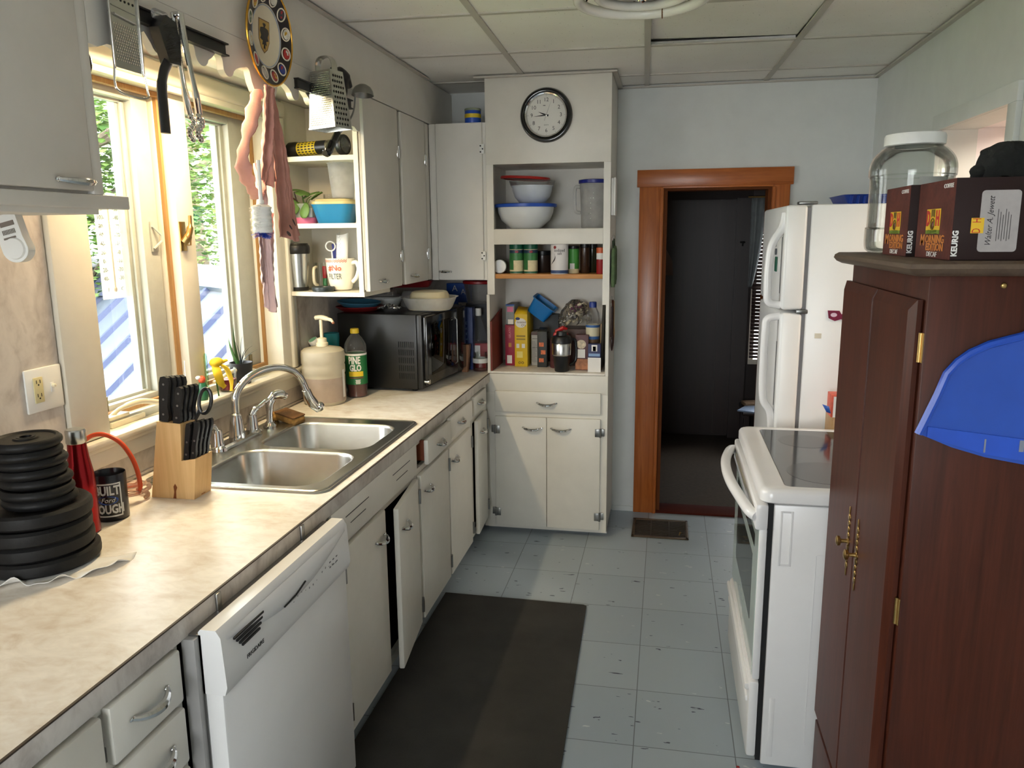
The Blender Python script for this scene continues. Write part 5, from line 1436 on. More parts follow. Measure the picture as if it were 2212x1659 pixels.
pt.part('shaft', G().tube([(SX + 0.04, 2.885, 2.22), (SX + 0.035, 2.89, 2.175), (SX + 0.028, 2.89, 2.13)], [0.014, 0.012, 0.010], 10), BLACK)

# pink apron cloth hung from a hook on the valance, with a white bottle brush
PINK = M('faded_pink_cotton', lin(206, 150, 138), 0.85, var=0.18, sc=7, bump=0.3, bsc=200, sub=0.12)
ck = T('pink_cloth', 'faded pink cotton cloth hanging from the valance centre by the window', 'cloth', (SX + 0.03, 2.25, 1.41), world=True)
def sheet(top, bot, y0t, y1t, y0b, y1b, x0, amp, ph, nu=40, nv=60):
    def fn(u, v):
        y = (y0t + (y0b - y0t) * v ** 0.8) * (1 - u) + (y1t + (y1b - y1t) * v ** 0.8) * u
        xx = x0 + amp * math.sin(u * 9 + ph + v * 2.0) * (0.35 + 0.65 * v) + 0.35 * amp * math.sin(u * 21 + 5 * v) + 0.0022 * math.sin(34 * v + 11 * u + ph) * math.sin(13 * u - 17 * v) + 0.0015 * math.sin(61 * u + 23 * v)
        return (xx, y, top + (bot - top) * v + 0.01 * math.sin(u * 7 + ph) * v)
    return G().surf(nu, nv, fn)
x = SX + 0.035
ck.part('front_fold', sheet(2.085, 1.640, 2.235, 2.275, 2.27, 2.425, x + 0.02, 0.012, 0.4), PINK, solid=0.002)
ck.part('loop_fold', G().tube(spline([(x, 2.235, 2.07), (x + 0.01, 2.17, 1.98), (x + 0.01, 2.105, 1.87), (x + 0.012, 2.125, 1.80), (x + 0.014, 2.165, 1.765), (x + 0.016, 2.20, 1.81), (x + 0.018, 2.235, 1.90), (x + 0.02, 2.25, 2.05)], 6), [0.013 + 0.010 * abs(math.sin(i * 0.31)) + 0.004 * math.sin(i * 1.9) for i in range(43)], 14, flat=0.4), PINK)
ck.part('inner_fold', sheet(2.08, 1.80, 2.22, 2.28, 2.175, 2.255, x + 0.03, 0.010, 1.2), PINK, solid=0.002)
ck.part('tail', sheet(1.86, 1.425, 2.19, 2.26, 2.225, 2.262, x - 0.005, 0.012, 2.0).join(G()), M('sheer_pale_pink', lin(222, 190, 188), 0.8, var=0.15, sc=9, sub=0.2), solid=0.0015, label='paler pink sheer tail')
g = sheet(1.72, 1.50, 2.185, 2.30, 2.20, 2.285, x - 0.012, 0.010, 0.3)
ck.part('tail_fold', g, M('sheer_pale_pink', lin(222, 190, 188)), solid=0.0015)
STN = M('grey_soot_stain', lin(84, 70, 72), 0.9)
def blot(y, z, w, h, a):
    return G().add([(x + 0.0385, y + w * math.cos(t) * math.cos(a) - h * math.sin(t) * math.sin(a), z + w * math.cos(t) * math.sin(a) + h * math.sin(t) * math.cos(a)) for t in [2 * PI * i / 10 for i in range(10)]], [tuple(range(10))])
for q in ((2.36, 1.77, 0.004, 0.018, 0.5), (2.34, 1.69, 0.004, 0.016, 0.8), (2.315, 1.675, 0.012, 0.004, -0.6), (2.30, 1.655, 0.016, 0.006, -0.4)):
    ck.part('soot_mark', blot(*q), STN)

bb = T('bottle_brush', 'white bottle brush with blue tip hanging in front of the pink cloth', 'brush', (SX + 0.085, 2.12, 1.66), world=True)
bx, by = SX + 0.085, 2.118
bb.part('brush_stem', G().tube([(bx, by, 1.86), (bx, by, 1.665)], 0.0055, 10).tube([(bx, by, 1.74), (bx, by, 1.75)], 0.009, 10), WPLAS)
rnd = random.Random(11)
g, gb = G(), G()
for i in range(1500):
    z = rnd.uniform(1.650, 1.735)
    a = rnd.uniform(0, 2 * PI)
    L = 0.034 if z > 1.66 else 0.028
    q = gb if z < 1.664 else g
    dx, dy = math.cos(a), math.sin(a)
    zz = z + 0.004 * math.sin(a * 3) - (0.008 if z < 1.664 else 0)
    q.add([(bx + dy * 0.0012, by - dx * 0.0012, z), (bx - dy * 0.0012, by + dx * 0.0012, z), (bx + dx * L - dy * 0.001, by + dy * L, zz), (bx + dx * L + dy * 0.001, by + dy * L, zz)], [(0, 1, 2, 3)])
bb.part('bristle_core', G().lathe([(0, -0.004), (0.022, 0)] + [(0.026 + 0.003 * (i % 2), 0.008 * i) for i in range(10)] + [(0.02, 0.078), (0, 0.082)], 20, (bx, by, 1.658)), WPLAS)
a_ = bb.part('white_bristles', g, WPLAS, smooth=0)
b_ = bb.part('blue_bristles', gb, M('blue_bristle', lin(44, 78, 196), 0.5), smooth=0, label='blue bristle tip')
a_['kind'] = b_['kind'] = 'stuff'

# ------------------------------------------------------------------ on the open shelves
fl = T('flashlight', 'black and chrome flashlight with yellow printed band on the top shelf', 'flashlight', (-1.60, 3.24, 1.9745), world=True)
ax = lambda t, r: ((-1.60 + t), (3.24 - 0.05 * t / 0.27), 1.9725 + 0.037)
def rev(prof, n=28):
    return G().lathe(prof, n).xf(frame((-1.605, 3.245, 1.9725 + 0.033), (0, 0, 1), (0.18, 1, 0)) )
# lathe axis (local z) -> along +x with a slight turn to the camera
Mfl = Matrix.Translation((-1.605, 3.245, 1.9725 + 0.0352)) @ RZ(-12) @ RY(87.9)
lt = lambda p, n=28: G().lathe(p, n).xf(Mfl)
fl.part('grip', lt([(0, 0), (0.030, 0.002), (0.033, 0.008), (0.0325, 0.04), (0.028, 0.055), (0.0265, 0.19), (0.026, 0.20)]), BLACK)
pb = fl.part('printed_band', lt([(0.0287, 0.056), (0.0279, 0.15)]), M('yellow_black_print', lin(206, 182, 40), 0.4, var=0.1))
g = G()
for i in range(5):
    for j in range(7):
        a = math.radians(-150 + j * 22)
        for k in range(2):
            z = 0.063 + i * 0.018
        g.add([((0.0289 - 0.0009 * (zz - 0.056) / 0.1 + 0.0004) * math.cos(aa), (0.0289 - 0.0009 * (zz - 0.056) / 0.1 + 0.0004) * math.sin(aa), zz) for aa, zz in ((a, z), (a + 0.2, z), (a + 0.2, z + 0.011), (a, z + 0.011))], [(0, 1, 2, 3)])
fl.part('print_blocks', g.xf(Mfl), INK, parent=pb)
fl.part('chrome_neck', lt([(0.026, 0.195), (0.026, 0.205), (0.0275, 0.21), (0.0275, 0.255)]), CHROME)
fl.part('head_ring', lt([(0.0275, 0.252), (0.040, 0.262), (0.042, 0.268), (0.042, 0.284), (0.040, 0.288), (0.033, 0.288), (0.031, 0.284)]), BLACK)
fl.part('lens', lt([(0.0, 0.281), (0.032, 0.284)]), glass('lens_glass', (0.7, 0.72, 0.72), 0.8, 0.05, 0.3, (0.6, 0.62, 0.64)))

solo('plastic_cup', 'tall translucent white plastic cup standing on the blue dish lid', 'cup', G().lathe([(0, 0), (0.044, 0), (0.047, 0.004), (0.061, 0.142), (0.064, 0.144), (0.064, 0.148), (0.060, 0.147), (0.045, 0.006), (0, 0.004)], 36), FROST, (-1.382, 3.275, 1.8055))
bd = T('covered_dish', 'bright blue rectangular dish with clear lid on the middle shelf', 'dish', (-1.415, 3.27, 1.6985), rz=4)
bd.part('dish_body', G().loft([rrect(0, 0, 0, 0.135, 0.125, 0.03), rrect(0, 0, 0.006, 0.145, 0.135, 0.035), rrect(0, 0, 0.074, 0.178, 0.165, 0.035), rrect(0, 0, 0.080, 0.186, 0.172, 0.035), rrect(0, 0, 0.080, 0.172, 0.158, 0.03), rrect(0, 0, 0.012, 0.138, 0.128, 0.03)]), M('sky_blue_glazed', lin(38, 128, 178), 0.18, var=0.05))
bd.part('dish_lid', G().loft([rrect(0, 0, 0.0805, 0.182, 0.168, 0.035), rrect(0, 0, 0.092, 0.18, 0.166, 0.035), rrect(0, 0, 0.094, 0.16, 0.146, 0.03), rrect(0, 0, 0.101, 0.155, 0.14, 0.03), rrect(0, 0, 0.1045, 0.12, 0.11, 0.03)]), M('yellowed_clear_lid', lin(200, 184, 130), 0.25, var=0.06))
vt = T('leaf_planter', 'pink based plastic tub with broad leafed seedling on the middle shelf', 'plant', (-1.553, 3.25, 1.6985))
vt.part('tub', G().lathe([(0, 0), (0.048, 0), (0.050, 0.005), (0.055, 0.085), (0.053, 0.085), (0.048, 0.006), (0, 0.005)], 30), glass('clear_tub', (0.9, 0.93, 0.9), 0.4, 0.1, 0.35, (0.75, 0.8, 0.74)))
vt.part('pink_base', G().lathe([(0.0, 0.0005), (0.0505, 0.0005), (0.0522, 0.026)], 30), M('pink_label', lin(210, 112, 150), 0.5))
vt.part('tub_label', wrap(G().quad((0.02, 0.028, 0), (0.034, 0.028, 0), (0.034, 0.066, 0), (0.02, 0.066, 0)), 0.0552, math.radians(-66)), PAPER)
vt.part('soil_plug', G().lathe([(0, 0.03), (0.046, 0.03), (0.05, 0.056), (0, 0.06)], 24), M('grey_soil_bag', lin(126, 140, 130), 0.8, var=0.3))
VL = M('violet_leaf_green', lin(92, 124, 62), 0.5, var=0.25, sub=0.05)
VR = M('dark_red_leaf', lin(92, 34, 38), 0.5, var=0.2)
for i, (dx, dy, dz, s, tilt, rz) in enumerate([(-0.025, -0.055, 0.070, 0.034, 65, 20), (0.026, -0.05, 0.055, 0.034, 75, -15), (0.0, -0.02, 0.125, 0.042, 15, 40), (0.03, 0.01, 0.118, 0.04, 20, -50), (-0.02, 0.0, 0.135, 0.036, 10, 90), (0.06, 0.0, 0.115, 0.03, 30, -80), (-0.055, -0.005, 0.10, 0.03, 30, 60)]):
    lf = G().surf(10, 10, lambda u, v: ((u - 0.5) * 2 * s * 0.8 * math.sin(PI * (0.08 + 0.88 * v)) ** 0.7, (v - 0.5) * 2 * s, 0.006 * math.cos(PI * (u - 0.5)) + 0.15 * s * math.sin(v * 3)))
    vt.part('leaf', lf.xf(TR(dx, dy, dz) @ RZ(rz) @ RX(tilt)), VR if i == 6 else VL, solid=0.001)
    vt.part('leaf_stalk', G().tube([(0, 0, 0.05), (dx * 0.4, dy * 0.4, 0.05 + (dz - 0.05) * 0.8), (dx, dy, dz)], 0.002, 6), VL)
solo('clear_tumbler', 'small clear tumbler at the back of the middle shelf', 'tumbler', G().lathe([(0, 0), (0.024, 0), (0.027, 0.13), (0.025, 0.13), (0.022, 0.005), (0, 0.004)], 24), CLEARP, (-1.495, 3.385, 1.6985))

tm = T('travel_tumbler', 'stainless travel tumbler with black lid on the bottom shelf', 'tumbler', (-1.588, 3.225, 1.4105))
tm.part('steel_body', G().lathe([(0.041, 0.012), (0.052, 0.165), (0, 0.165)], 40), STEEL)
tm.part('base_ring', G().lathe([(0, 0), (0.040, 0), (0.0415, 0.004), (0.042, 0.016), (0.040, 0.018)], 40), BLACK)
tm.part('lid', G().lathe([(0.052, 0.160), (0.0545, 0.163), (0.0555, 0.185), (0.053, 0.195), (0.050, 0.197), (0.047, 0.205), (0, 0.205)], 40), BLACK)
st = []
for i in range(10):
    a = PI / 2 + 2 * PI * i / 10
    st.append(((0.016 if i % 2 == 0 else 0.0065) * math.cos(a), 0.085 + (0.016 if i % 2 == 0 else 0.0065) * math.sin(a), 0))
sg = G().add([(0, 0.085, 0)] + st, [(0, i + 1, (i + 1) % 10 + 1) for i in range(10)])
sg.v = [((0.041 + 0.0719 * (y - 0.012) + 0.0004) * math.cos(math.radians(-150) + x / 0.046), (0.041 + 0.0719 * (y - 0.012) + 0.0004) * math.sin(math.radians(-150) + x / 0.046), y) for x, y, z in sg.v]
tm.part('star_print', sg, INK)
tb2 = T('clear_glass_cup', 'clear glass cup holding a red and green lighter behind the steel tumbler', 'cup', (-1.505, 3.30, 1.4105))
tb2.part('cup_glass', G().lathe([(0, 0), (0.030, 0), (0.036, 0.118), (0.034, 0.118), (0.028, 0.005), (0, 0.004)], 28), CLEAR)
tb2.part('glass_handle', G().tube(spline([(-0.02, -0.028, 0.1), (-0.022, -0.05, 0.09), (-0.022, -0.05, 0.035), (-0.018, -0.026, 0.02)], 5), 0.007, 8), CREAMP)
lg = T('lighter', 'red and green striped lighter standing inside the clear glass cup', 'lighter', (-1.498, 3.30, 1.4155))
lg.part('red_body', G().box(-0.009, 0.009, -0.006, 0.006, 0.045, 0.098, 0.002), REDP)
lg.part('green_base', G().box(-0.009, 0.009, -0.006, 0.006, 0, 0.045, 0.002), M('green_plastic', lin(36, 104, 54), 0.4))
ll = T('lid_disc', 'loose black drinking lid lying on the bottom shelf edge', 'lid', (-1.455, 3.182, 1.4105))
ll.part('disc', G().lathe([(0, 0), (0.043, 0), (0.046, 0.003), (0.046, 0.009), (0.049, 0.010), (0.049, 0.018), (0.046, 0.021), (0.040, 0.019), (0.038, 0.014), (0, 0.014)], 36), M('slate_black_plastic', lin(44, 52, 54), 0.4))

WG = M('white_glaze', lin(236, 230, 214), 0.2, var=0.03)
mg = T('white_mug', 'white mug lettered about no filter holding papers on the bottom shelf', 'mug', (-1.402, 3.255, 1.4105))
mg.part('cup', G().lathe([(0, 0), (0.036, 0), (0.046, 0.006), (0.053, 0.035), (0.060, 0.075), (0.063, 0.128), (0.064, 0.140), (0.061, 0.140), (0.058, 0.08), (0.045, 0.012), (0, 0.008)], 44), WG)
ha = math.radians(-12)
mg.part('handle', G().tube(spline([((0.060) * math.cos(ha), 0.060 * math.sin(ha), 0.118), (0.082 * math.cos(ha), 0.082 * math.sin(ha), 0.122), (0.092 * math.cos(ha), 0.092 * math.sin(ha), 0.095), (0.080 * math.cos(ha), 0.08 * math.sin(ha), 0.058), (0.060 * math.cos(ha), 0.06 * math.sin(ha), 0.038)], 6), [0.009] * 8 + [0.008] * 9 + [0.009] * 8, 10), WG)
g = G()
n = 40
for row, (zc, am) in enumerate(((0.132, 0.003), (0.126, 0.003))):
    for i in range(n):
        a, c = -0.085 + 0.13 * i / n, -0.085 + 0.13 * (i + 1) / n
        za = zc + am * (2 * abs((i * 0.55) % 2 - 1) - 1)
        zb = zc + am * (2 * abs(((i + 1) * 0.55) % 2 - 1) - 1)
        g.quad((a, za - 0.0016, 0), (c, zb - 0.0016, 0), (c, zb + 0.0016, 0), (a, za + 0.0016, 0))
am_ = math.radians(-82)
mg.part('zigzag_band', wrap(g, 0.0638, am_), M('coral_print', lin(206, 120, 100), 0.4))
wn_ = words('#No', 0.033, bold=0.0006).xf(TR(-0.012, 0.098, 0))
mg.part('top_lettering', wrap(wn_, 0.0628, am_), M('orange_red_print', lin(206, 92, 60), 0.4))
wf = words('FILTER', 0.034, sx=0.62).xf(TR(-0.012, 0.062, 0))
wf.v = [((0.0595 + 0.0012 * ((y - 0.05) / 0.01)) * math.cos(am_ + x / 0.06), (0.0595 + 0.0012 * ((y - 0.05) / 0.01)) * math.sin(am_ + x / 0.06), y) for x, y, z in wf.v]
mg.part('lower_lettering', wf, M('grey_green_print', lin(96, 104, 98), 0.4))
rc = T('rolled_receipt', 'curled white printed receipt standing in the white mug', 'paper', (-1.392, 3.262, 1.4255), rot=(0.03, 0.06, 0.0))
rg = G().surf(14, 6, lambda u, v: (0.036 * math.cos(2.6 + 2.9 * u), 0.036 * math.sin(2.6 + 2.9 * u) + 0.01 * v, 0.0 + v * (0.235 - 0.012 * math.sin(PI * u))))
rc.part('paper_sheet', rg, PAPER, solid=0.0006)
g = G()
for i in range(14):
    zz = 0.14 + 0.006 * i
    a0_, a1_ = 3.9, 4.4 + 0.3 * ((i * 7) % 3) / 3
    v = zz / 0.235
    g.add([(0.0367 * math.cos(a), 0.0367 * math.sin(a) + 0.01 * v, z2) for a, z2 in ((a0_, zz), (a1_, zz), (a1_, zz + 0.002), (a0_, zz + 0.002))], [(0, 1, 2, 3)])
rc.part('printed_lines', g, M('grey_print', lin(120, 120, 122)))
solo('blue_packet', 'dark blue foil packet standing behind the receipt in the white mug', 'packet', G().box(-0.02, 0.02, -0.003, 0.003, 0, 0.185, 0.002), M('dark_blue_foil', lin(30, 44, 130), 0.3), (-1.418, 3.285, 1.4285), rot=(0.02, -0.06, 0.3))
solo('white_ring_loop', 'white plastic ring loop sticking up from the white mug', 'loop', G().torus((0, 0, 0.175), 0.020, 0.003, 'y', 28, 8).tube([(0.004, 0, 0.155), (0.012, 0, 0.02)], 0.003, 6), WPLAS, (-1.44, 3.245, 1.4265), rz=20)

# ------------------------------------------------------------------ in and on the tall pantry
cl = T('wall_clock', 'round black rimmed wall clock with chrome inner ring on the pantry', 'clock', (-0.613, 4.079, 2.230), rot=(PI / 2, 0, 0))
# local z points to the camera (-y), local y up
cl.part('rim', G().lathe([(0.132, 0.0), (0.132, 0.018), (0.126, 0.028), (0.118, 0.030), (0.110, 0.027), (0.1095, 0.010)], 64), BLACKG)
cl.part('chrome_ring', G().lathe([(0.1095, 0.020), (0.107, 0.0285), (0.101, 0.026), (0.097, 0.012)], 64), CHROME)
fc_ = cl.part('clock_face', G().lathe([(0, 0.010), (0.098, 0.011)], 64), M('clock_face_white', lin(226, 224, 216), 0.5, var=0.02))
g = G()
for h in range(1, 13):
    a = PI / 2 - 2 * PI * h / 12
    g.join(words(str(h), 0.0265), TR(0.074 * math.cos(a), 0.074 * math.sin(a), 0.0118))
    g.join(G().box(0.090, 0.095, -0.0005, 0.0005, 0.0115, 0.0122), RZ(math.degrees(a)))
g.join(words('QUARTZ', 0.006), TR(0, -0.047, 0.0118)).box(-0.016, -0.004, 0.0455, 0.0485, 0.0114, 0.0120)
cl.part('numerals', g, M('clock_print', lin(80, 80, 78), 0.5), parent=fc_)
hand = lambda L, w, deg, z, tail=0.012: G().add([(-tail, -w, z), (L * 0.3, -w * 1.3, z), (L, 0, z), (L * 0.3, w * 1.3, z), (-tail, w, z)], [(0, 1, 2, 3, 4)]).xf(RZ(deg))
cl.part('hour_hand', hand(0.046, 0.0028, 90 - 30 * 9.75, 0.0135), INK)
cl.part('minute_hand', hand(0.068, 0.0022, 90 - 6 * 44.2, 0.0145), INK)
cl.part('second_hand', hand(0.076, 0.0006, 90 - 6 * 3.4, 0.0155, 0.028), M('thin_grey_hand', lin(120, 120, 118), 0.5))
cl.part('hub', G().lathe([(0, 0.0175), (0.004, 0.017), (0.0045, 0.0125)], 16), CHROME)

Z1, Z2, Z3 = 1.6725, 1.4375, 0.9175
WB = M('white_bowl_plastic', lin(228, 232, 234), 0.3, var=0.02, sub=0.1)
def mixbowl(R, h, rb):
    return G().lathe([(0, 0), (rb, 0), (rb + 0.008, 0.004), (rb + (R - rb) * 0.72, h * 0.38), (R * 0.97, h * 0.72), (R, h), (R + 0.005, h + 0.001), (R + 0.005, h - 0.004), (R, h - 0.004), (R - 0.003, h + 0.001), (R * 0.95, h * 0.72), (rb + (R - rb) * 0.68, h * 0.40), (rb, 0.006), (0, 0.006)], 52)
w = T('mixing_bowl', 'large white mixing bowl with blue lid at the bottom of the upper niche', 'bowl', (-0.752, 4.245, Z1))
w.part('bowl_body', mixbowl(0.152, 0.118, 0.075), WB)
w.part('blue_lid', G().lathe([(0.160, 0.112), (0.167, 0.114), (0.168, 0.128), (0.160, 0.131), (0.150, 0.126), (0, 0.126)], 52), M('bright_blue_lid', lin(34, 84, 190), 0.35))
w = T('mixing_bowl', 'smaller white bowl with clear rim stacked on the blue lidded bowl', 'bowl', (-0.715, 4.24, Z1 + 0.1315))
w.part('bowl_body', mixbowl(0.108, 0.092, 0.06), M('milky_bowl', lin(206, 214, 224), 0.3, sub=0.1))
w.part('clear_rim', G().lathe([(0.108, 0.088), (0.116, 0.095), (0.124, 0.118), (0.120, 0.118), (0.110, 0.098)], 48), CLEARP)
solo('bowl_cover', 'red plastic lid resting tilted on the smaller white bowl', 'lid', G().lathe([(0.118, 0), (0.131, 0.0), (0.134, 0.004), (0.132, 0.013), (0.12, 0.014), (0, 0.010), (0, 0.004), (0.118, 0.004)], 48), M('deep_red_lid', lin(168, 34, 30), 0.4), (-0.752, 4.24, Z1 + 0.2565), rot=(0, 0.055, 0))
pc = T('plastic_pitcher', 'clear plastic pitcher with dark blue lid at the right of the upper niche', 'pitcher', (-0.385, 4.26, Z1))
pc.part('jug', G().lathe([(0, 0), (0.066, 0), (0.069, 0.006), (0.074, 0.16), (0.078, 0.235), (0.075, 0.235), (0.071, 0.16), (0.066, 0.008), (0, 0.006)], 40), FROST)
pc.part('jug_lid', G().lathe([(0.078, 0.230), (0.083, 0.232), (0.083, 0.248), (0.06, 0.252), (0, 0.252)], 40).xf(RX(0)), M('dark_blue_lid', lin(26, 40, 130), 0.35))
pc.part('jug_handle', G().tube(spline([(-0.072, -0.01, 0.215), (-0.098, -0.02, 0.21), (-0.102, -0.022, 0.15), (-0.096, -0.02, 0.09), (-0.072, -0.01, 0.08)], 5), 0.009, 8), CLEARP)
g = G()
for i in range(6):
    g.ell((0.07 * math.cos(-1.75), 0.0715 * math.sin(-1.75), 0.05 + 0.026 * i), 0.003, 0.003, 0.003, 8, 6)
    if i > 3:
        g.ell((0.07 * math.cos(-1.55), 0.0725 * math.sin(-1.55), 0.05 + 0.026 * i), 0.003, 0.003, 0.003, 8, 6)
pc.part('moulded_dots', g, M('bright_dots', lin(240, 240, 234), 0.2))

# plank shelf
def can(name, label, cat, x, y, r, h, bodym, capm=None, caph=0.02, group=None, bands=(), z0=Z2, text=None):
    t = T(name, label, cat, (x, y, z0), group=group)
    t.part('body', G().lathe([(0, 0), (r - 0.002, 0), (r, 0.003), (r, h - 0.003), (r - 0.003, h), (0, h)], 32), bodym)
    if capm is not None:
        t.part('cap', G().lathe([(r - 0.001, h - 0.002), (r + 0.001, h), (r + 0.001, h + caph), (r - 0.002, h + caph + 0.002), (0, h + caph + 0.002)], 32), capm)
    for a, b, m in bands:
        t.part('label_band', G().lathe([(r + 0.0005, a), (r + 0.0005, b)], 32), m)
    if text:
        for s, size, zz, m, sx in text:
            t.part('lettering', wrap(words(s, size, sx=sx).xf(TR(0, zz, 0)), r + 0.0010, math.radians(-82)), m)
    return t
DKG = M('dark_green_cap', lin(10, 92, 66), 0.4)
GRL = M('green_can_label', lin(52, 116, 62), 0.45, var=0.2, sc=40)
CHS = M('grated_cheese_cream', lin(224, 212, 172), 0.6, var=0.08, sc=60)
NVB = M('navy_label', lin(28, 50, 76), 0.4)
for i, (x, lab) in enumerate(((-0.790, 'left of two green capped grated cheese jars on the plank shelf'), (-0.713, 'right of two green capped grated cheese jars on the plank shelf'))):
    t = can('cheese_jar', lab, 'jar', x, 4.17, 0.0375, 0.130, CHS, DKG, 0.024, 'green capped jars on the plank shelf', ((0.070, 0.108, GRL), (0.108, 0.125, NVB), (0.003, 0.012, DKG)))
    t.part('label_patch', wrap(frame_flat(0.014, 0.040, 0.040).xf(TR(-0.036, 0.06, 0)), 0.0383, math.radians(-90)), GRL)
    t.part('red_badge', wrap(G().add([(0.009 * math.cos(a), 0.006 * math.sin(a) + 0.115, 0) for a in [2 * PI * k / 16 for k in range(16)]], [tuple(range(16))]), 0.0386, math.radians(-78)), REDP)
t = T('round_canister', 'white lidded canister lying on its side at the left of the plank shelf', 'canister', (-0.882, 4.165, Z2 + 0.037), rot=(PI / 2 - 0.0, 0, 0.12))
t.part('body', G().lathe([(0.034, 0.0), (0.034, -0.16), (0, -0.16)], 28), M('pale_green_paper', lin(150, 160, 130), 0.6))
t.part('lid', G().lathe([(0, 0.010), (0.034, 0.010), (0.037, 0.006), (0.037, -0.012), (0.034, -0.012)], 28), WPLAS)
SALT = M('salt_paper', lin(222, 218, 216), 0.5, var=0.03)
SNV = M('salt_navy', lin(52, 72, 112), 0.5)
t = can('salt_canister', 'round white salt canister with navy base band on the plank shelf', 'canister', -0.553, 4.13, 0.046, 0.155, SALT, None, 0, None, ((0.004, 0.020, SNV),), text=(('iodized', 0.022, 0.122, INK, 0.9), ('salt', 0.019, 0.106, INK, 0.9)))
hb = G().add([(0.009 * math.cos(a), 0.009 * math.sin(a), 0) for a in [2 * PI * k / 6 for k in range(6)]], [tuple(range(6))])
t.part('red_badge', wrap(hb.xf(TR(-0.026, 0.138, 0)), 0.0466, math.radians(-82)), M('dull_red_print', lin(150, 50, 50), 0.5))
sw_ = G()
for i in range(14):
    f = lambda q: (-0.052 + 0.028 * math.sin(q * 2.2), 0.05 + 0.055 * q)
    w_ = lambda q: 0.004 * (1.1 - abs(2 * q - 0.7))
    a, b = i / 14, (i + 1) / 14
    sw_.quad((f(a)[0] - w_(a), f(a)[1], 0), (f(a)[0] + w_(a), f(a)[1], 0), (f(b)[0] + w_(b), f(b)[1], 0), (f(b)[0] - w_(b), f(b)[1], 0))
t.part('swoosh', wrap(sw_, 0.0466, math.radians(-82)), INK)
t = can('green_can', 'green labelled spice can right of the salt canister', 'can', -0.487, 4.19, 0.030, 0.130, CHS, BLACK, 0.012, None, ((0.024, 0.128, M('grass_green_label', lin(62, 142, 54), 0.45)),))
t.part('barcode_label', wrap(frame_flat(0.013, 0.015, 0.015).xf(TR(0, 0.038, 0)), 0.0314, math.radians(-95)), PAPER)
can('spice_bottle', 'dark brown spice bottle with black cap behind the green can', 'bottle', -0.428, 4.22, 0.026, 0.135, M('dark_amber', lin(60, 40, 28), 0.2), BLACK, 0.03, 'dark bottles on the plank shelf')
can('spice_bottle', 'dark spice jar with black cap tucked at the right rear of the plank shelf', 'bottle', -0.395, 4.29, 0.026, 0.13, M('dark_olive_glass', lin(52, 50, 30), 0.2), BLACK, 0.035, 'dark bottles on the plank shelf')
can('onion_jar', 'squat dark round jar in shade between the cheese jars and salt', 'jar', -0.668, 4.30, 0.045, 0.095, M('murky_brown_glass', lin(56, 44, 38), 0.25), BLACK, 0.02)
t = can('seasoning_can', 'red seasoning can with orange top at the right end of the plank shelf', 'can', -0.337, 4.125, 0.0215, 0.108, REDP, M('orange_cap', lin(206, 96, 50), 0.4), 0.026, None, ((0.075, 0.107, PAPER),))

# niche above the worktop
CARD = lambda n, c: M(n, c, 0.5, var=0.05)
def carton(name, label, x0, x1, y0, y1, z0, z1, m, parts=(), rz=0, cat='box', group=None):
    t = T(name, label, cat, ((x0 + x1) / 2, (y0 + y1) / 2, z0), rz=rz, group=group)
    hx, hy = (x1 - x0) / 2, (y1 - y0) / 2
    t.part('carton', G().box(-hx, hx, -hy, hy, 0, z1 - z0, 0.0015), m)
    for nm, a, b, c, d, mm in parts:      # printed panels on the face towards the camera
        t.part(nm, G().box(a - hx, b - hx, -hy - 0.0006, -hy, c, d), mm)
    return t, hx, hy
GP = 'cartons in the pantry niche'
t, hx, hy = carton('food_carton', 'tall magenta red carton at the left of the pantry niche', -0.878, -0.823, 4.27, 4.43, Z3, 1.148, CARD('magenta_card', lin(150, 26, 56)), [('barcode_label', 0.010, 0.038, 0.012, 0.058, PAPER)], group=GP)
t.part('lettering', words('GELATO', 0.016).xf(RZ(90)).xf(frame((0.0, -hy - 0.001, 0.185), (1, 0, 0), (0, 0, 1))), M('pale_pink_print', lin(220, 150, 160), 0.5))
t.part('emblem', G().box(-0.008, 0.008, -hy - 0.0008, -hy, 0.105, 0.128), M('gold_print', lin(190, 130, 50), 0.5))
t, hx, hy = carton('food_carton', 'small blue white and pink carton lying on the magenta carton', -0.871, -0.823, 4.26, 4.42, 1.1485, 1.262, CARD('pale_grey_card', lin(130, 136, 140)), [('blue_band', 0.0, 0.048, 0.106, 0.1135, M('royal_blue_card', lin(28, 82, 170))), ('pink_patch', 0.008, 0.042, 0.072, 0.10, M('pink_label', lin(210, 112, 150))), ('barcode_label', 0.012, 0.042, 0.004, 0.03, PAPER), ('dark_base', 0.0, 0.048, -0.0, 0.004, INK)], group=GP)
t, hx, hy = carton('cereal_box', 'tall yellow toasted oats cereal box in the pantry niche', -0.818, -0.746, 4.24, 4.44, Z3, 1.21, CARD('yellow_card', lin(222, 186, 30)), [('barcode_panel', 0.012, 0.045, 0.05, 0.085, M('pale_yellow_print', lin(232, 214, 120), 0.5)), ('badge', 0.010, 0.026, 0.105, 0.128, PAPER), ('badge', 0.040, 0.058, 0.105, 0.128, PAPER), ('text_block', 0.010, 0.060, 0.150, 0.158, M('olive_print', lin(150, 124, 30), 0.5)), ('text_block', 0.010, 0.060, 0.166, 0.176, M('olive_print', lin(150, 124, 30), 0.5))], group=GP)
g = G().add([(0.031 * math.cos(a), -hy - 0.0008, 0.244 + 0.026 * math.sin(a)) for a in [2 * PI * k / 28 for k in range(28)]], [tuple(range(28))])
t.part('white_oval', g, PAPER)
t.part('blue_badge', G().add([(-0.018 + 0.013 * math.cos(a), -hy - 0.0010, 0.268 + 0.008 * math.sin(a)) for a in [2 * PI * k / 16 for k in range(16)]], [tuple(range(16))]), M('navy_card', lin(22, 46, 104)))
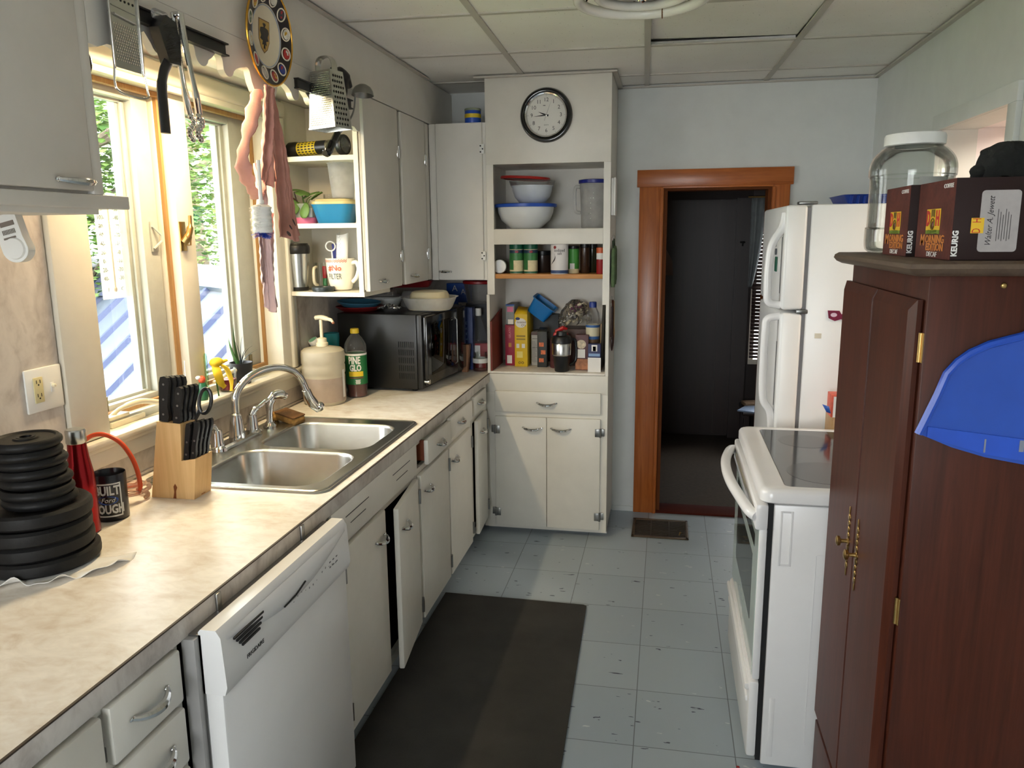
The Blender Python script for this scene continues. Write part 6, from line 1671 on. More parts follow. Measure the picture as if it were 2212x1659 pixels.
t.part('lettering', G().join(words('toasted', 0.0175), frame((0.004, -hy - 0.0012, 0.249), (1, 0, 0), (0, 0, 1))).join(words("O's", 0.018), frame((0.014, -hy - 0.0012, 0.232), (1, 0, 0), (0, 0, 1))), M('brown_print', lin(110, 70, 30), 0.5))
t.part('recycle_marks', G().join(words('oo', 0.03), frame((0, -hy - 0.001, 0.024), (1, 0, 0), (0, 0, 1))), INK)
t.part('open_flap', G().add([(-hx, -hy, 0.2925), (hx, -hy, 0.2925), (hx - 0.01, -hy + 0.07, 0.325), (-hx + 0.01, -hy + 0.07, 0.33)], [(0, 1, 2, 3)]), CARD('yellow_card', lin(222, 186, 30)), solid=0.001)
t, hx, hy = carton('food_carton', 'pale grey carton with nutrition print beside the yellow cereal box', -0.733, -0.694, 4.29, 4.44, Z3, 1.105, CARD('grey_white_card', lin(168, 166, 160)), [('brown_end', 0.0, 0.042, 0.172, 0.188, M('brown_card', lin(84, 60, 56), 0.5)), ('text_line', 0.006, 0.036, 0.10, 0.102, INK), ('text_line', 0.006, 0.036, 0.15, 0.152, INK)], group=GP)
g = G()
for i in range(16):
    g.box(-0.016, 0.012 - 0.003 * (i % 4), -hy - 0.0008, -hy, 0.02 + 0.0075 * i, 0.0225 + 0.0075 * i)
t.part('nutrition_print', g, M('grey_print', lin(120, 120, 122)))
t, hx, hy = carton('food_carton', 'black carton with orange serving pictures beside the pale grey carton', -0.690, -0.636, 4.235, 4.285, Z3, 1.115, CARD('charcoal_card', lin(46, 48, 46)), [('serving_picture', 0.010, 0.036, 0.115, 0.138, M('orange_food_print', lin(214, 110, 60), 0.5, var=0.3, sc=80)), ('serving_picture', 0.020, 0.046, 0.072, 0.095, M('orange_food_print', lin(214, 110, 60))), ('serving_picture', 0.010, 0.036, 0.028, 0.050, M('orange_food_print', lin(214, 110, 60)))], group=GP)
t.part('open_flap', G().add([(-hx, -hy, 0.1975), (hx, -hy, 0.1975), (hx - 0.004, hy, 0.215), (-hx + 0.008, hy, 0.218)], [(0, 1, 2, 3)]), CARD('charcoal_card', lin(46, 48, 46)), solid=0.001)
solo('blue_tub', 'blue plastic tub tipped on its corner at the back of the pantry niche', 'tub', G().loft([rrect(0, 0, 0, 0.115, 0.095, 0.015), rrect(0, 0, 0.085, 0.135, 0.112, 0.018), rrect(0, 0, 0.086, 0.152, 0.128, 0.02), rrect(0, 0, 0.090, 0.152, 0.128, 0.02), rrect(0, 0, 0.090, 0.130, 0.106, 0.016), rrect(0, 0, 0.005, 0.108, 0.088, 0.012)]), M('clear_blue_plastic', lin(24, 116, 190), 0.35, var=0.05), (-0.712, 4.372, 1.194), rot=(0.12, math.radians(36), 0))
carton('dark_carton', 'dark carton hidden behind the cereal carrying the blue tub', -0.79, -0.60, 4.445, 4.505, Z3, 1.19, CARD('charcoal_card', lin(46, 48, 46)))
# bag of wrapped sweets
bgw = T('sweet_bag', 'clear crinkled bag of wrapped sweets on a brown box in the pantry niche', 'bag', (-0.47, 4.40, Z3))
bgw.part('brown_box', G().box(-0.105, 0.06, -0.09, 0.09, 0, 0.205, 0.002), M('brown_card', lin(84, 60, 56)))
rnd = random.Random(21)
WR = [M('cream_wrapper', lin(206, 196, 170), 0.25, var=0.3, sc=50), M('dark_wrapper', lin(60, 48, 44), 0.25, var=0.3, sc=50), M('silver_wrapper', lin(190, 186, 176), 0.2, 0.7, var=0.3, sc=50), M('plum_wrapper', lin(110, 52, 92), 0.3)]
for i in range(52):
    a, r, zz = rnd.uniform(0, 6.28), 0.085 * rnd.random() ** 0.5, 0.235 + 0.105 * rnd.random()
    px, py, pz = -0.025 + r * math.cos(a) * (1.1 - (zz - 0.235) * 4), 0.6 * r * math.sin(a) - 0.015, zz
    s = G().ell((0, 0, 0), 0.015, 0.010, 0.009, 8, 6).loft([[(0.014, -0.004, -0.003), (0.014, 0.004, -0.003), (0.014, 0.004, 0.003), (0.014, -0.004, 0.003)], [(0.028, -0.011, -0.004), (0.028, 0.011, 0.002), (0.027, 0.010, 0.006), (0.027, -0.010, 0.0)]])
    bgw.part('sweet', s.xf(TR(px, py, pz) @ RZ(rnd.uniform(0, 360)) @ RX(rnd.uniform(-60, 60)) @ RY(rnd.uniform(-60, 60))), WR[[0, 0, 2, 1, 2, 0, 3][i % 7]])
bgw.part('bag_film', G().surf(36, 18, lambda u, v: (-0.025 + (0.092 - 0.025 * v ** 2) * math.cos(2 * PI * u) * (1 + 0.07 * math.sin(11 * u * 6.28 + 8 * v)) * math.sin(PI * (0.25 + 0.70 * v)) ** 0.5, -0.015 + 0.085 * math.sin(2 * PI * u) * (1 + 0.07 * math.sin(9 * u * 6.28 + 5 * v)) * math.sin(PI * (0.25 + 0.7 * v)) ** 0.5, 0.206 + 0.155 * v)), glass('bag_film', (0.96, 0.95, 0.92), 0.8, 0.12, 0.06))
rd_ = T('red_lid_bottle', 'bright red folded plastic lid behind the travel mug in the niche', 'lid', (-0.575, 4.25, Z3))
rd_.part('clear_body', G().lathe([(0, 0), (0.045, 0), (0.045, 0.15), (0.04, 0.165)], 24), glass('pinkish_clear', (0.9, 0.7, 0.7), 0.4, 0.1, 0.3, (0.5, 0.2, 0.2)))
rd_.part('lid', G().box(-0.05, 0.03, -0.035, 0.035, 0.160, 0.195, 0.01).xf(TR(0, 0, 0) @ RY(8)).tube([(-0.01, -0.02, 0.2), (0.03, -0.02, 0.222), (0.05, -0.01, 0.215)], [0.012, 0.012, 0.006], 8), M('scarlet_plastic', lin(190, 30, 36), 0.35))
tv = T('travel_mug', 'black travel mug with broad steel band at the front of the niche', 'mug', (-0.540, 4.125, Z3))
tv.part('lower_grip', G().lathe([(0, 0), (0.034, 0), (0.037, 0.004), (0.046, 0.088), (0, 0.088)], 36), BLACK)
tv.part('steel_band', G().lathe([(0.0455, 0.086), (0.051, 0.092), (0.053, 0.150), (0.050, 0.155)], 36), STEEL)
tv.part('lid', G().lathe([(0.051, 0.152), (0.056, 0.156), (0.054, 0.178), (0.047, 0.190), (0.030, 0.195), (0.026, 0.215), (0, 0.216)], 36), BLACK)
tv.part('handle', G().tube(spline([(0.048, 0.03, 0.17), (0.07, 0.04, 0.16), (0.072, 0.04, 0.06), (0.04, 0.02, 0.03)], 5), 0.008, 8), BLACK)
t, hx, hy = carton('biscuit_carton', 'brown carton with cream label right of the black travel mug', -0.470, -0.400, 4.165, 4.215, Z3 + 0.0, 1.11, CARD('plum_brown_card', lin(92, 58, 62)), [('white_label', 0.0, 0.052, 0.068, 0.115, PAPER), ('plum_stripe', 0.002, 0.012, 0.072, 0.112, M('plum_wrapper', lin(110, 52, 92))), ('food_picture', 0.0, 0.07, 0.004, 0.062, M('baked_food_print', lin(170, 110, 70), 0.5, var=0.5, sc=30))], group=GP)
t.part('food_picture', G().add([(-0.004 + 0.026 * math.cos(a), -hy - 0.0012, 0.142 + 0.024 * math.sin(a)) for a in [2 * PI * k / 24 for k in range(24)]], [tuple(range(24))]), M('cream_food_print', lin(206, 190, 164), 0.5, var=0.35, sc=70))
t, hx, hy = carton('medicine_carton', 'navy and white carton at the right front of the niche', -0.398, -0.331, 4.118, 4.165, Z3, 1.068, CARD('deep_navy_card', lin(34, 42, 88)), [('white_panel', 0.0, 0.069, 0.0, 0.078, PAPER), ('picture_frame', 0.019, 0.049, 0.112, 0.146, PAPER), ('picture', 0.026, 0.042, 0.113, 0.138, CARD('navy_card2', lin(50, 62, 110))), ('print_band', 0.004, 0.064, 0.085, 0.100, M('pale_blue_print', lin(130, 160, 200)))], group=GP)
ob = T('oil_bottle', 'clear cooking oil bottle with blue cap standing behind the navy carton', 'bottle', (-0.383, 4.222, Z3))
ob.part('shell', G().lathe([(0, 0), (0.034, 0), (0.036, 0.004), (0.035, 0.16), (0.037, 0.20), (0.033, 0.235), (0.037, 0.275), (0.034, 0.305), (0.020, 0.335), (0.016, 0.34), (0.016, 0.345)], 36), CLEARP)
ob.part('oil', G().lathe([(0, 0.004), (0.0335, 0.004), (0.033, 0.165), (0, 0.165)], 30), M('golden_brown_oil', lin(110, 74, 22), 0.2))
ob.part('cap', G().lathe([(0.0165, 0.335), (0.020, 0.336), (0.020, 0.362), (0.018, 0.366), (0, 0.366)], 24), M('blue_cap', lin(40, 62, 140), 0.4))
lb = ob.part('label_wrap', G().lathe([(0.0362, 0.170), (0.0382, 0.245)], 36), M('cream_label', lin(214, 208, 180), 0.5))
ob.part('blue_print', G().lathe([(0.0384, 0.230), (0.0386, 0.243)], 36), M('mid_blue_print', lin(52, 98, 160), 0.5), parent=lb)
ob.part('blue_print', G().lathe([(0.0366, 0.166), (0.0370, 0.182)], 36), M('mid_blue_print', lin(52, 98, 160)), parent=lb)
solo('baking_tray', 'grey metal tray standing on edge against the right side of the niche', 'tray', G().loft([rrect(0, 0, 0, 0.36, 0.24, 0.03), rrect(0, 0, 0.012, 0.38, 0.26, 0.035), rrect(0, 0, 0.012, 0.37, 0.25, 0.03), rrect(0, 0, 0.002, 0.35, 0.23, 0.028)], (True, True)), M('scuffed_grey_pan', lin(96, 94, 90), 0.35, 0.8, var=0.2), (-0.320, 4.29, Z3 + 0.192), rot=(0, math.radians(-88), 0))
solo('cutting_board', 'thin wooden cutting board on edge beside the grey metal tray', 'board', G().box(-0.005, 0.005, -0.11, 0.11, 0, 0.25, 0.003), wood('worn_board', lin(140, 108, 70), lin(168, 132, 88)), (-0.334, 4.30, Z3), rot=(0, 0.0, 0))

# on the pantry's right hand side
np_ = T('note_pad', 'small white note pad clipped high on the pantry side', 'notepad', (R_, 4.17, 1.79), world=True)
np_.part('pad', G().box(R_ + 0.001, R_ + 0.016, 4.10, 4.20, 1.735, 1.92, 0.003), PAPER)
np_.part('back_card', G().box(R_ + 0.016, R_ + 0.024, 4.095, 4.205, 1.735, 1.922, 0.002), WPLAS)
for i, (y, x, z, lab) in enumerate(((4.12, 0.004, 1.46, 'nearer'), (4.19, 0.006, 1.47, 'farther'))):
    om = T('oven_mitt', 'dark green quilted oven mitt on the pantry side, the %s of two' % lab, 'oven mitt', (R_ + x, y, z - 0.09), group='green oven mitts on the pantry side')
    GM = M('faded_green_quilt', lin(84, 104, 70), 0.9, var=0.25, sc=30, bump=0.5, bsc=60)
    om.part('mitt', G().loft([rrect(0.012, 0, 0, 0.018, 0.055, 0.008), rrect(0.013, 0, 0.03, 0.022, 0.066, 0.010), rrect(0.013, 0, 0.18, 0.020, 0.068, 0.009), rrect(0.012, 0, 0.20, 0.012, 0.05, 0.005)]), GM)
    om.part('hanging_loop', G().tube([(0.010, -0.008, 0.19), (0.008, 0, 0.235), (0.010, 0.008, 0.19)], 0.004, 6), M('dark_green_strap', lin(40, 56, 36), 0.8))
    om.part('hook', G().ell((0.006, 0, 0.245), 0.006, 0.008, 0.012, 10, 6), CLEARP)
for i, (y, z, L, lab, m) in enumerate(((4.105, 1.05, 0.22, 'nearest of three wooden spoons', DARKW), (4.15, 1.06, 0.24, 'middle of three wooden spoons', MAHOG), (4.20, 1.09, 0.20, 'farthest of three wooden spoons', wood('light_spoon', lin(186, 150, 96), lin(204, 170, 116))))):
    ws = T('wooden_spoon', '%s hanging on the pantry side' % lab, 'spoon', (R_ + 0.004, y, z), group='wooden spoons on the pantry side', rot=(math.radians(4 - 4 * i), 0, 0))
    ws.part('spoon_bowl', G().ell((0.012, 0, 0.03), 0.008, 0.022, 0.045, 14, 8), m)
    ws.part('spoon_handle', G().tube([(0.010, 0, 0.06), (0.010, 0, L)], [0.007, 0.006], 8), m)
    ws.part('hook', G().ell((0.006, 0, L + 0.01), 0.006, 0.007, 0.010, 8, 6), CLEARP)
# ------------------------------------------------------------------ stove
Y0, Y1 = 2.27, 3.03
so = T('kitchen_range', 'white electric range with black glass cooktop facing the sink', 'stove', (0.62, 2.65, 0), world=True)
so.part('body', G().box(0.327, 0.95, Y0, Y1, 0.02, 0.868, 0.006), APPW)
g = G().box(0.345, 0.352, Y0 - 0.0015, Y0, 0.68, 0.85, 0.001).box(0.375, 0.382, Y0 - 0.0015, Y0, 0.68, 0.85, 0.001).box(0.3525, 0.3745, Y0 - 0.0015, Y0, 0.844, 0.850).box(0.3525, 0.3745, Y0 - 0.0015, Y0, 0.680, 0.686)
g.box(0.45, 0.453, Y0 - 0.001, Y0, 0.10, 0.72).box(0.453, 0.90, Y0 - 0.001, Y0, 0.72, 0.723).box(0.345, 0.36, Y0 - 0.0015, Y0, 0.05, 0.25, 0.001)
so.part('pressed_groove', g, APPW)
so.part('inner_cavity', G().box(0.312, 0.327, Y0 + 0.006, Y1 - 0.006, 0.03, 0.868), BLACK)
# cooktop: rounded enamel frame around the glass
cx, cy, w, d = 0.62, 2.65, 0.665, 0.775
g = G().loft([rrect(cx, cy, 0.872, w - 0.01, d - 0.01, 0.03, 6), rrect(cx, cy, 0.876, w, d, 0.034, 6), rrect(cx, cy, 0.902, w, d, 0.034, 6), rrect(cx, cy, 0.912, w - 0.012, d - 0.012, 0.03, 6), rrect(cx, cy, 0.916, w - 0.03, d - 0.03, 0.028, 6), rrect(cx + 0.02, cy, 0.9155, w - 0.10, d - 0.075, 0.02, 6), rrect(cx + 0.02, cy, 0.912, w - 0.104, d - 0.08, 0.02, 6)], (True, True))
ck_ = so.part('cooktop_frame', g, APPW)
GLS = M('grey_black_ceramic_glass', lin(58, 62, 64), 0.10, var=0.1, sc=3, spec=0.7)
so.part('glass_top', G().loft([rrect(cx + 0.02, cy, 0.9118, w - 0.106, d - 0.082, 0.02, 6), rrect(cx + 0.02, cy, 0.9135, w - 0.106, d - 0.082, 0.02, 6)]), GLS, parent=ck_)
RINGM = M('burner_ring_print', lin(38, 40, 42), 0.14, var=0.2)
for bx, by, r in ((0.50, 2.46, 0.115), (0.50, 2.84, 0.09), (0.77, 2.46, 0.09), (0.77, 2.84, 0.115)):
    so.part('burner_ring', G().lathe([(0, 0.9138), (r, 0.9138)], 44, (bx, by, 0)), RINGM, parent=ck_)
so.part('backguard', G().box(0.90, 0.955, Y0, Y1, 0.87, 1.08, 0.012), APPW)
# oven door: enamel slab with glass front, bowed handle, drawer below
dr = so.part('oven_door', G().box(0.290, 0.312, Y0 + 0.002, Y1 - 0.002, 0.305, 0.79, 0.005), APPW)
so.part('door_cap', G().box(0.276, 0.313, Y0, Y1, 0.785, 0.866, 0.008), APPW, parent=dr)
so.part('vent_slot', G().box(0.2995, 0.3, 2.33, 2.97, 0.866, 0.8665).box(0.285, 0.2855, 2.5, 2.9, 0.80, 0.80).box(0.274, 0.2765, 2.55, 2.95, 0.815, 0.818).box(0.274, 0.2765, 2.55, 2.95, 0.826, 0.829), M('cream_vent', lin(206, 200, 180), 0.5), parent=dr)
so.part('door_glass', G().box(0.2885, 0.291, Y0 + 0.012, Y1 - 0.012, 0.315, 0.785), M('pale_green_door_glass', lin(178, 190, 184), 0.08, var=0.03, spec=0.8), parent=dr)
so.part('oven_window', G().prism([(2.40, 0.44), (2.90, 0.44), (2.90, 0.66), (2.40, 0.66)], 0.2875, 0.2886, 'x'), M('dark_oven_window', lin(48, 54, 52), 0.06, spec=0.8), parent=dr)
so.part('hidden_seam', G().box(0.2872, 0.2879, 2.36, 2.94, 0.70, 0.74), M('dark_oven_window', lin(48, 54, 52)), parent=dr)
pts = [(0.280, 2.285, 0.825), (0.262, 2.31, 0.832), (0.243, 2.40, 0.842), (0.226, 2.52, 0.848), (0.220, 2.65, 0.850), (0.226, 2.78, 0.848), (0.243, 2.90, 0.842), (0.262, 2.99, 0.832), (0.280, 3.015, 0.825)]
so.part('door_handle', G().tube(spline(pts, 6), 0.017, 12), APPW, parent=dr)
wr = so.part('storage_drawer', G().box(0.283, 0.313, Y0 + 0.004, Y1 - 0.004, 0.04, 0.296, 0.008), APPW)
so.part('drawer_ridge', G().box(0.270, 0.286, Y0 + 0.01, Y1 - 0.01, 0.262, 0.286, 0.007).box(0.276, 0.286, Y0 + 0.03, Y1 - 0.03, 0.212, 0.232, 0.005), APPW, parent=wr)
for x in (0.36, 0.9):
    for y in (Y0 + 0.05, Y1 - 0.05):
        so.part('levelling_foot', G().cyl((x, y, 0), (x, y, 0.03), 0.015, n=12), BLACK)

# ------------------------------------------------------------------ refrigerator
Y0, Y1 = 3.205, 3.92
FH = 1.747
FR = M('white_textured_fridge_enamel', lin(236, 236, 234), 0.3, var=0.012, bump=0.12, bsc=420)
fr = T('refrigerator', 'white two door refrigerator beyond the range against the right wall', 'refrigerator', (0.75, 3.56, 0), world=True)
fr.part('body', G().box(0.538, 1.03, Y0, Y1, 0.03, FH, 0.008), FR)
fr.part('door_gasket', G().box(0.522, 0.539, Y0 + 0.012, Y1 - 0.012, 0.10, FH - 0.012), M('grey_gasket', lin(138, 136, 138), 0.6))
for nm, z0, z1 in (('freezer_door', 1.345, FH - 0.002), ('fridge_door', 0.10, 1.332)):
    d = fr.part(nm, G().box(0.445, 0.524, Y0, Y1, z0, z1, 0.012, 3), FR)
    yh = Y0 + 0.045
    if nm == 'freezer_door':
        pts = [(0.448, yh, FH - 0.03), (0.438, yh, 1.66), (0.405, yh, 1.60), (0.395, yh, 1.52), (0.395, yh, 1.42), (0.402, yh, 1.372), (0.448, yh, 1.36)]
    else:
        pts = [(0.448, yh, 1.318), (0.402, yh, 1.305), (0.395, yh, 1.26), (0.394, yh, 1.10), (0.400, yh, 0.98), (0.43, yh, 0.92), (0.440, yh, 0.80), (0.446, yh, 0.50)]
    fr.part('door_handle', G().tube(spline(pts, 6), 0.0155, 12), APPW, parent=d)
    fr.part('handle_grip_strip', G().box(0.4435, 0.4455, yh + 0.018, yh + 0.032, z0 + 0.06 if nm == 'freezer_door' else 0.95, z1 - 0.12), M('grey_gasket', lin(138, 136, 138)), parent=d)
fr.part('hinge', G().box(0.50, 0.545, Y0 - 0.002, Y0 + 0.03, 1.330, 1.347, 0.004).box(0.49, 0.56, Y0 + 0.01, Y0 + 0.06, FH, FH + 0.012, 0.004), OLDMETAL)
fr.part('kick_grille', G().box(0.47, 0.53, Y0 + 0.01, Y1 - 0.01, 0.02, 0.095), M('grey_gasket', lin(138, 136, 138)))
fr.part('adhesive_patch', G().box(0.575, 0.60, Y0 - 0.0012, Y0, 1.235, 1.255), M('yellowed_tape', lin(210, 204, 186), 0.6))
mag = T('fridge_magnet', 'dark red and purple shaped magnet on the refrigerator side', 'magnet', (0.65, Y0 - 0.0015, 1.325), world=True)
sh = [(0.617, 1.345), (0.66, 1.344), (0.668, 1.330), (0.70, 1.348), (0.715, 1.335), (0.715, 1.300), (0.685, 1.298), (0.668, 1.312), (0.645, 1.304), (0.622, 1.315)]
mag.part('magnet_base', G().prism(sh, Y0 - 0.004, Y0 - 0.0006, 'y'), M('maroon_magnet', lin(116, 34, 62), 0.35, var=0.35, sc=60))
mag.part('white_detail', G().add([(0.64 + 0.012 * math.cos(a), Y0 - 0.0045, 1.328 + 0.008 * math.sin(a)) for a in [2 * PI * k / 14 for k in range(14)]], [tuple(range(14))]).add([(0.675, Y0 - 0.0045, 1.312), (0.70, Y0 - 0.0045, 1.318), (0.705, Y0 - 0.0045, 1.325), (0.68, Y0 - 0.0045, 1.32)], [(0, 1, 2, 3)]), M('pale_lilac_print', lin(214, 190, 206), 0.4))
for i, (y, z, m) in enumerate(((3.45, 1.60, 'grey'), (3.42, 1.565, 'small grey'))):
    solo('fridge_magnet', '%s round magnet on the freezer door front by the handle' % m, 'magnet', G().cyl((0, 0, 0), (-0.006, 0, 0), 0.017 - 0.004 * i, n=18), M('grey_disc_magnet', lin(96, 100, 104), 0.4), (0.4445, y, z), group='round magnets on the freezer door')
solo('fridge_magnet', 'small dark green rectangular magnet on the freezer door behind its handle', 'magnet', G().box(-0.006, 0, -0.02, 0.02, -0.03, 0.03, 0.002), M('dark_green_magnet', lin(20, 86, 66), 0.4), (0.4445, 3.40, 1.515))
tr = T('blue_tray', 'fluted dark blue plastic tray on top of the refrigerator', 'tray', (0.768, 3.36, FH))
tr.part('tray_body', G().loft([rrect(0, 0, 0, 0.20, 0.28, 0.02), rrect(0, 0, 0.03, 0.23, 0.31, 0.025), rrect(0, 0, 0.034, 0.24, 0.32, 0.025), rrect(0, 0, 0.034, 0.22, 0.30, 0.02), rrect(0, 0, 0.004, 0.19, 0.27, 0.018)], (True, True)), M('navy_blue_plastic', lin(16, 52, 138), 0.35))
g = G()
for i in range(9):
    g.cyl((-0.092 + 0.023 * i, -0.143, 0.002), (-0.092 + 0.023 * i, -0.157, 0.030), 0.006, n=8)
tr.part('flute', g, M('navy_blue_plastic', lin(16, 52, 138)))
pb_ = T('cardboard_box', 'tan cardboard box standing between range and refrigerator', 'box', (0.71, 3.117, 0))
pb_.part('carton', G().box(-0.078, 0.15, -0.072, 0.072, 0, 0.955, 0.002), wood('tan_card', lin(150, 112, 62), lin(166, 126, 72)))
sn = T('snack_box', 'small orange red snack carton on the tan cardboard box by the refrigerator', 'box', (0.685, 3.09, 0.956))
sn.part('carton', G().box(-0.062, 0.09, -0.04, 0.04, 0, 0.085, 0.002), M('orange_red_card', lin(206, 84, 58), 0.5, var=0.2, sc=50))
sn.part('white_print', G().box(-0.055, -0.04, -0.0408, -0.04, 0.0, 0.08).box(-0.03, 0.03, -0.0408, -0.04, 0.065, 0.078).box(-0.045, -0.03, -0.0408, -0.04, 0.045, 0.058), PAPER)
sn.part('blue_tab', G().add([(-0.095, -0.041, 0.05), (-0.07, -0.041, 0.042), (-0.062, -0.041, 0.015), (-0.078, -0.041, 0.02)], [(0, 1, 2, 3)]), M('royal_blue_card', lin(28, 82, 170)), solid=0.0008)

# ------------------------------------------------------------------ mahogany cabinet at the right
wc = T('wooden_cabinet', 'dark mahogany two door cabinet with brass knobs at the right of the room', 'cabinet', (0.72, 1.88, 0), world=True)
Yn, Yf, XB = 1.575, 2.19, 0.478
wc.part('carcass', G().box(XB, 1.03, Yn, Yf, 0.02, 1.566, 0.002), MAHOG)
wc.part('base_board', G().box(0.462, 0.485, Yn + 0.004, Yf - 0.004, 0.0, 0.25, 0.003), MAHOG)
DUSTY = wood('dusty_dark_moulding', lin(74, 58, 46), lin(100, 82, 64), axis='y', r=0.55)
tp = G().loft([rrect(0.735, 1.87, 1.566, 0.575, 0.64, 0.006, 2), rrect(0.735, 1.87, 1.572, 0.598, 0.664, 0.008, 2), rrect(0.735, 1.87, 1.580, 0.610, 0.676, 0.008, 2), rrect(0.735, 1.87, 1.588, 0.606, 0.672, 0.008, 2), rrect(0.735, 1.87, 1.5935, 0.590, 0.656, 0.008, 2)])
wc.part('moulded_top', tp, DUSTY)
for i, (a, b) in enumerate(((1.592, 1.878), (1.884, 2.198))):
    ch = 0.022
    g = G().loft([[(XB - 0.003, a, 0.262), (XB - 0.003, b, 0.262), (XB - 0.003, b, 1.52), (XB - 0.003, a, 1.52)],
                  [(XB - 0.012, a, 0.262), (XB - 0.012, b, 0.262), (XB - 0.012, b, 1.52), (XB - 0.012, a, 1.52)],
                  [(XB - 0.022, a + ch * (1 if i == 0 else 0.15), 0.262 + ch), (XB - 0.022, b - ch * (0.15 if i == 0 else 1), 0.262 + ch), (XB - 0.022, b - ch * (0.15 if i == 0 else 1), 1.52 - ch), (XB - 0.022, a + ch * (1 if i == 0 else 0.15), 1.52 - ch)]])
    d = wc.part('cabinet_door', g, MAHOG, smooth=0)
    yk = 1.848 if i == 0 else 1.935
    xf_ = XB - 0.022
    zc = 0.90
    gp = G()
    for k in range(9):
        t = (k - 4) / 4
        gp.ell((xf_ - 0.001, yk, zc + 0.062 * t), 0.0025, 0.006 + 0.006 * math.cos(3 * PI * t) ** 2 * (1 - 0.4 * abs(t)), 0.010, 10, 6)
    gp.ell((xf_ - 0.001, yk, zc + 0.078), 0.002, 0.003, 0.012, 8, 6).ell((xf_ - 0.001, yk, zc - 0.078), 0.002, 0.003, 0.012, 8, 6)
    bp = wc.part('brass_backplate', gp, BRASS, parent=d)
    wc.part('brass_knob', G().tube([(xf_, yk, zc), (xf_ - 0.010, yk, zc), (xf_ - 0.017, yk, zc), (xf_ - 0.020, yk, zc), (xf_ - 0.026, yk, zc), (xf_ - 0.029, yk, zc)], [0.006, 0.0045, 0.005, 0.0115, 0.0125, 0.007], 16), BRASS, parent=d)
    if i == 0:
        for z in (0.455, 0.893, 1.430):
            wc.part('hinge', G().cyl((XB - 0.003, a - 0.004, z - 0.028), (XB - 0.003, a - 0.004, z + 0.028), 0.0042, n=10).box(XB - 0.002, XB + 0.001, a - 0.014, a - 0.004, z - 0.028, z + 0.028), BRASS)
wc.part('side_screw', G().ell((0.603, Yn - 0.001, 1.548), 0.006, 0.003, 0.006, 12, 6), BRASS)

# glass jar, coffee cartons and black cloth on the cabinet
ZT = 1.594
gj = T('gallon_jar', 'large clear glass jar with white screw lid on the mahogany cabinet', 'jar', (0.572, 2.084, ZT))
pj = [(0.0, 0.006), (0.07, 0.0), (0.088, 0.005), (0.095, 0.018), (0.0955, 0.06), (0.0925, 0.065), (0.0925, 0.175), (0.0955, 0.18), (0.095, 0.205), (0.088, 0.225), (0.072, 0.243), (0.062, 0.25), (0.060, 0.262), (0.061, 0.275)]
gj.part('jar_glass', G().lathe(smooth_profile(pj), 64), CLEAR)
gj.part('jar_inner_wall', G().lathe([(max(0, r - 0.004), z + (0.004 if r < 0.09 and z < 0.02 else 0)) for r, z in smooth_profile(pj)], 64), CLEAR)
gj.part('screw_lid', G().lathe([(0.062, 0.250), (0.0665, 0.252), (0.067, 0.272), (0.0645, 0.277), (0, 0.276)], 48), WPLAS)
gj.part('pink_note', G().surf(8, 1, lambda u, v: (0.086 * math.cos(-2.15 + 0.7 * u), 0.086 * math.sin(-2.15 + 0.7 * u), 0.022 + 0.10 * v)), M('pink_paper', lin(214, 150, 160), 0.7), solid=0.0006)
gj.part('white_note', G().surf(8, 1, lambda u, v: (0.084 * math.cos(-1.65 + 0.9 * u), 0.084 * math.sin(-1.65 + 0.9 * u), 0.05 + 0.125 * v)), PAPER, solid=0.0006)

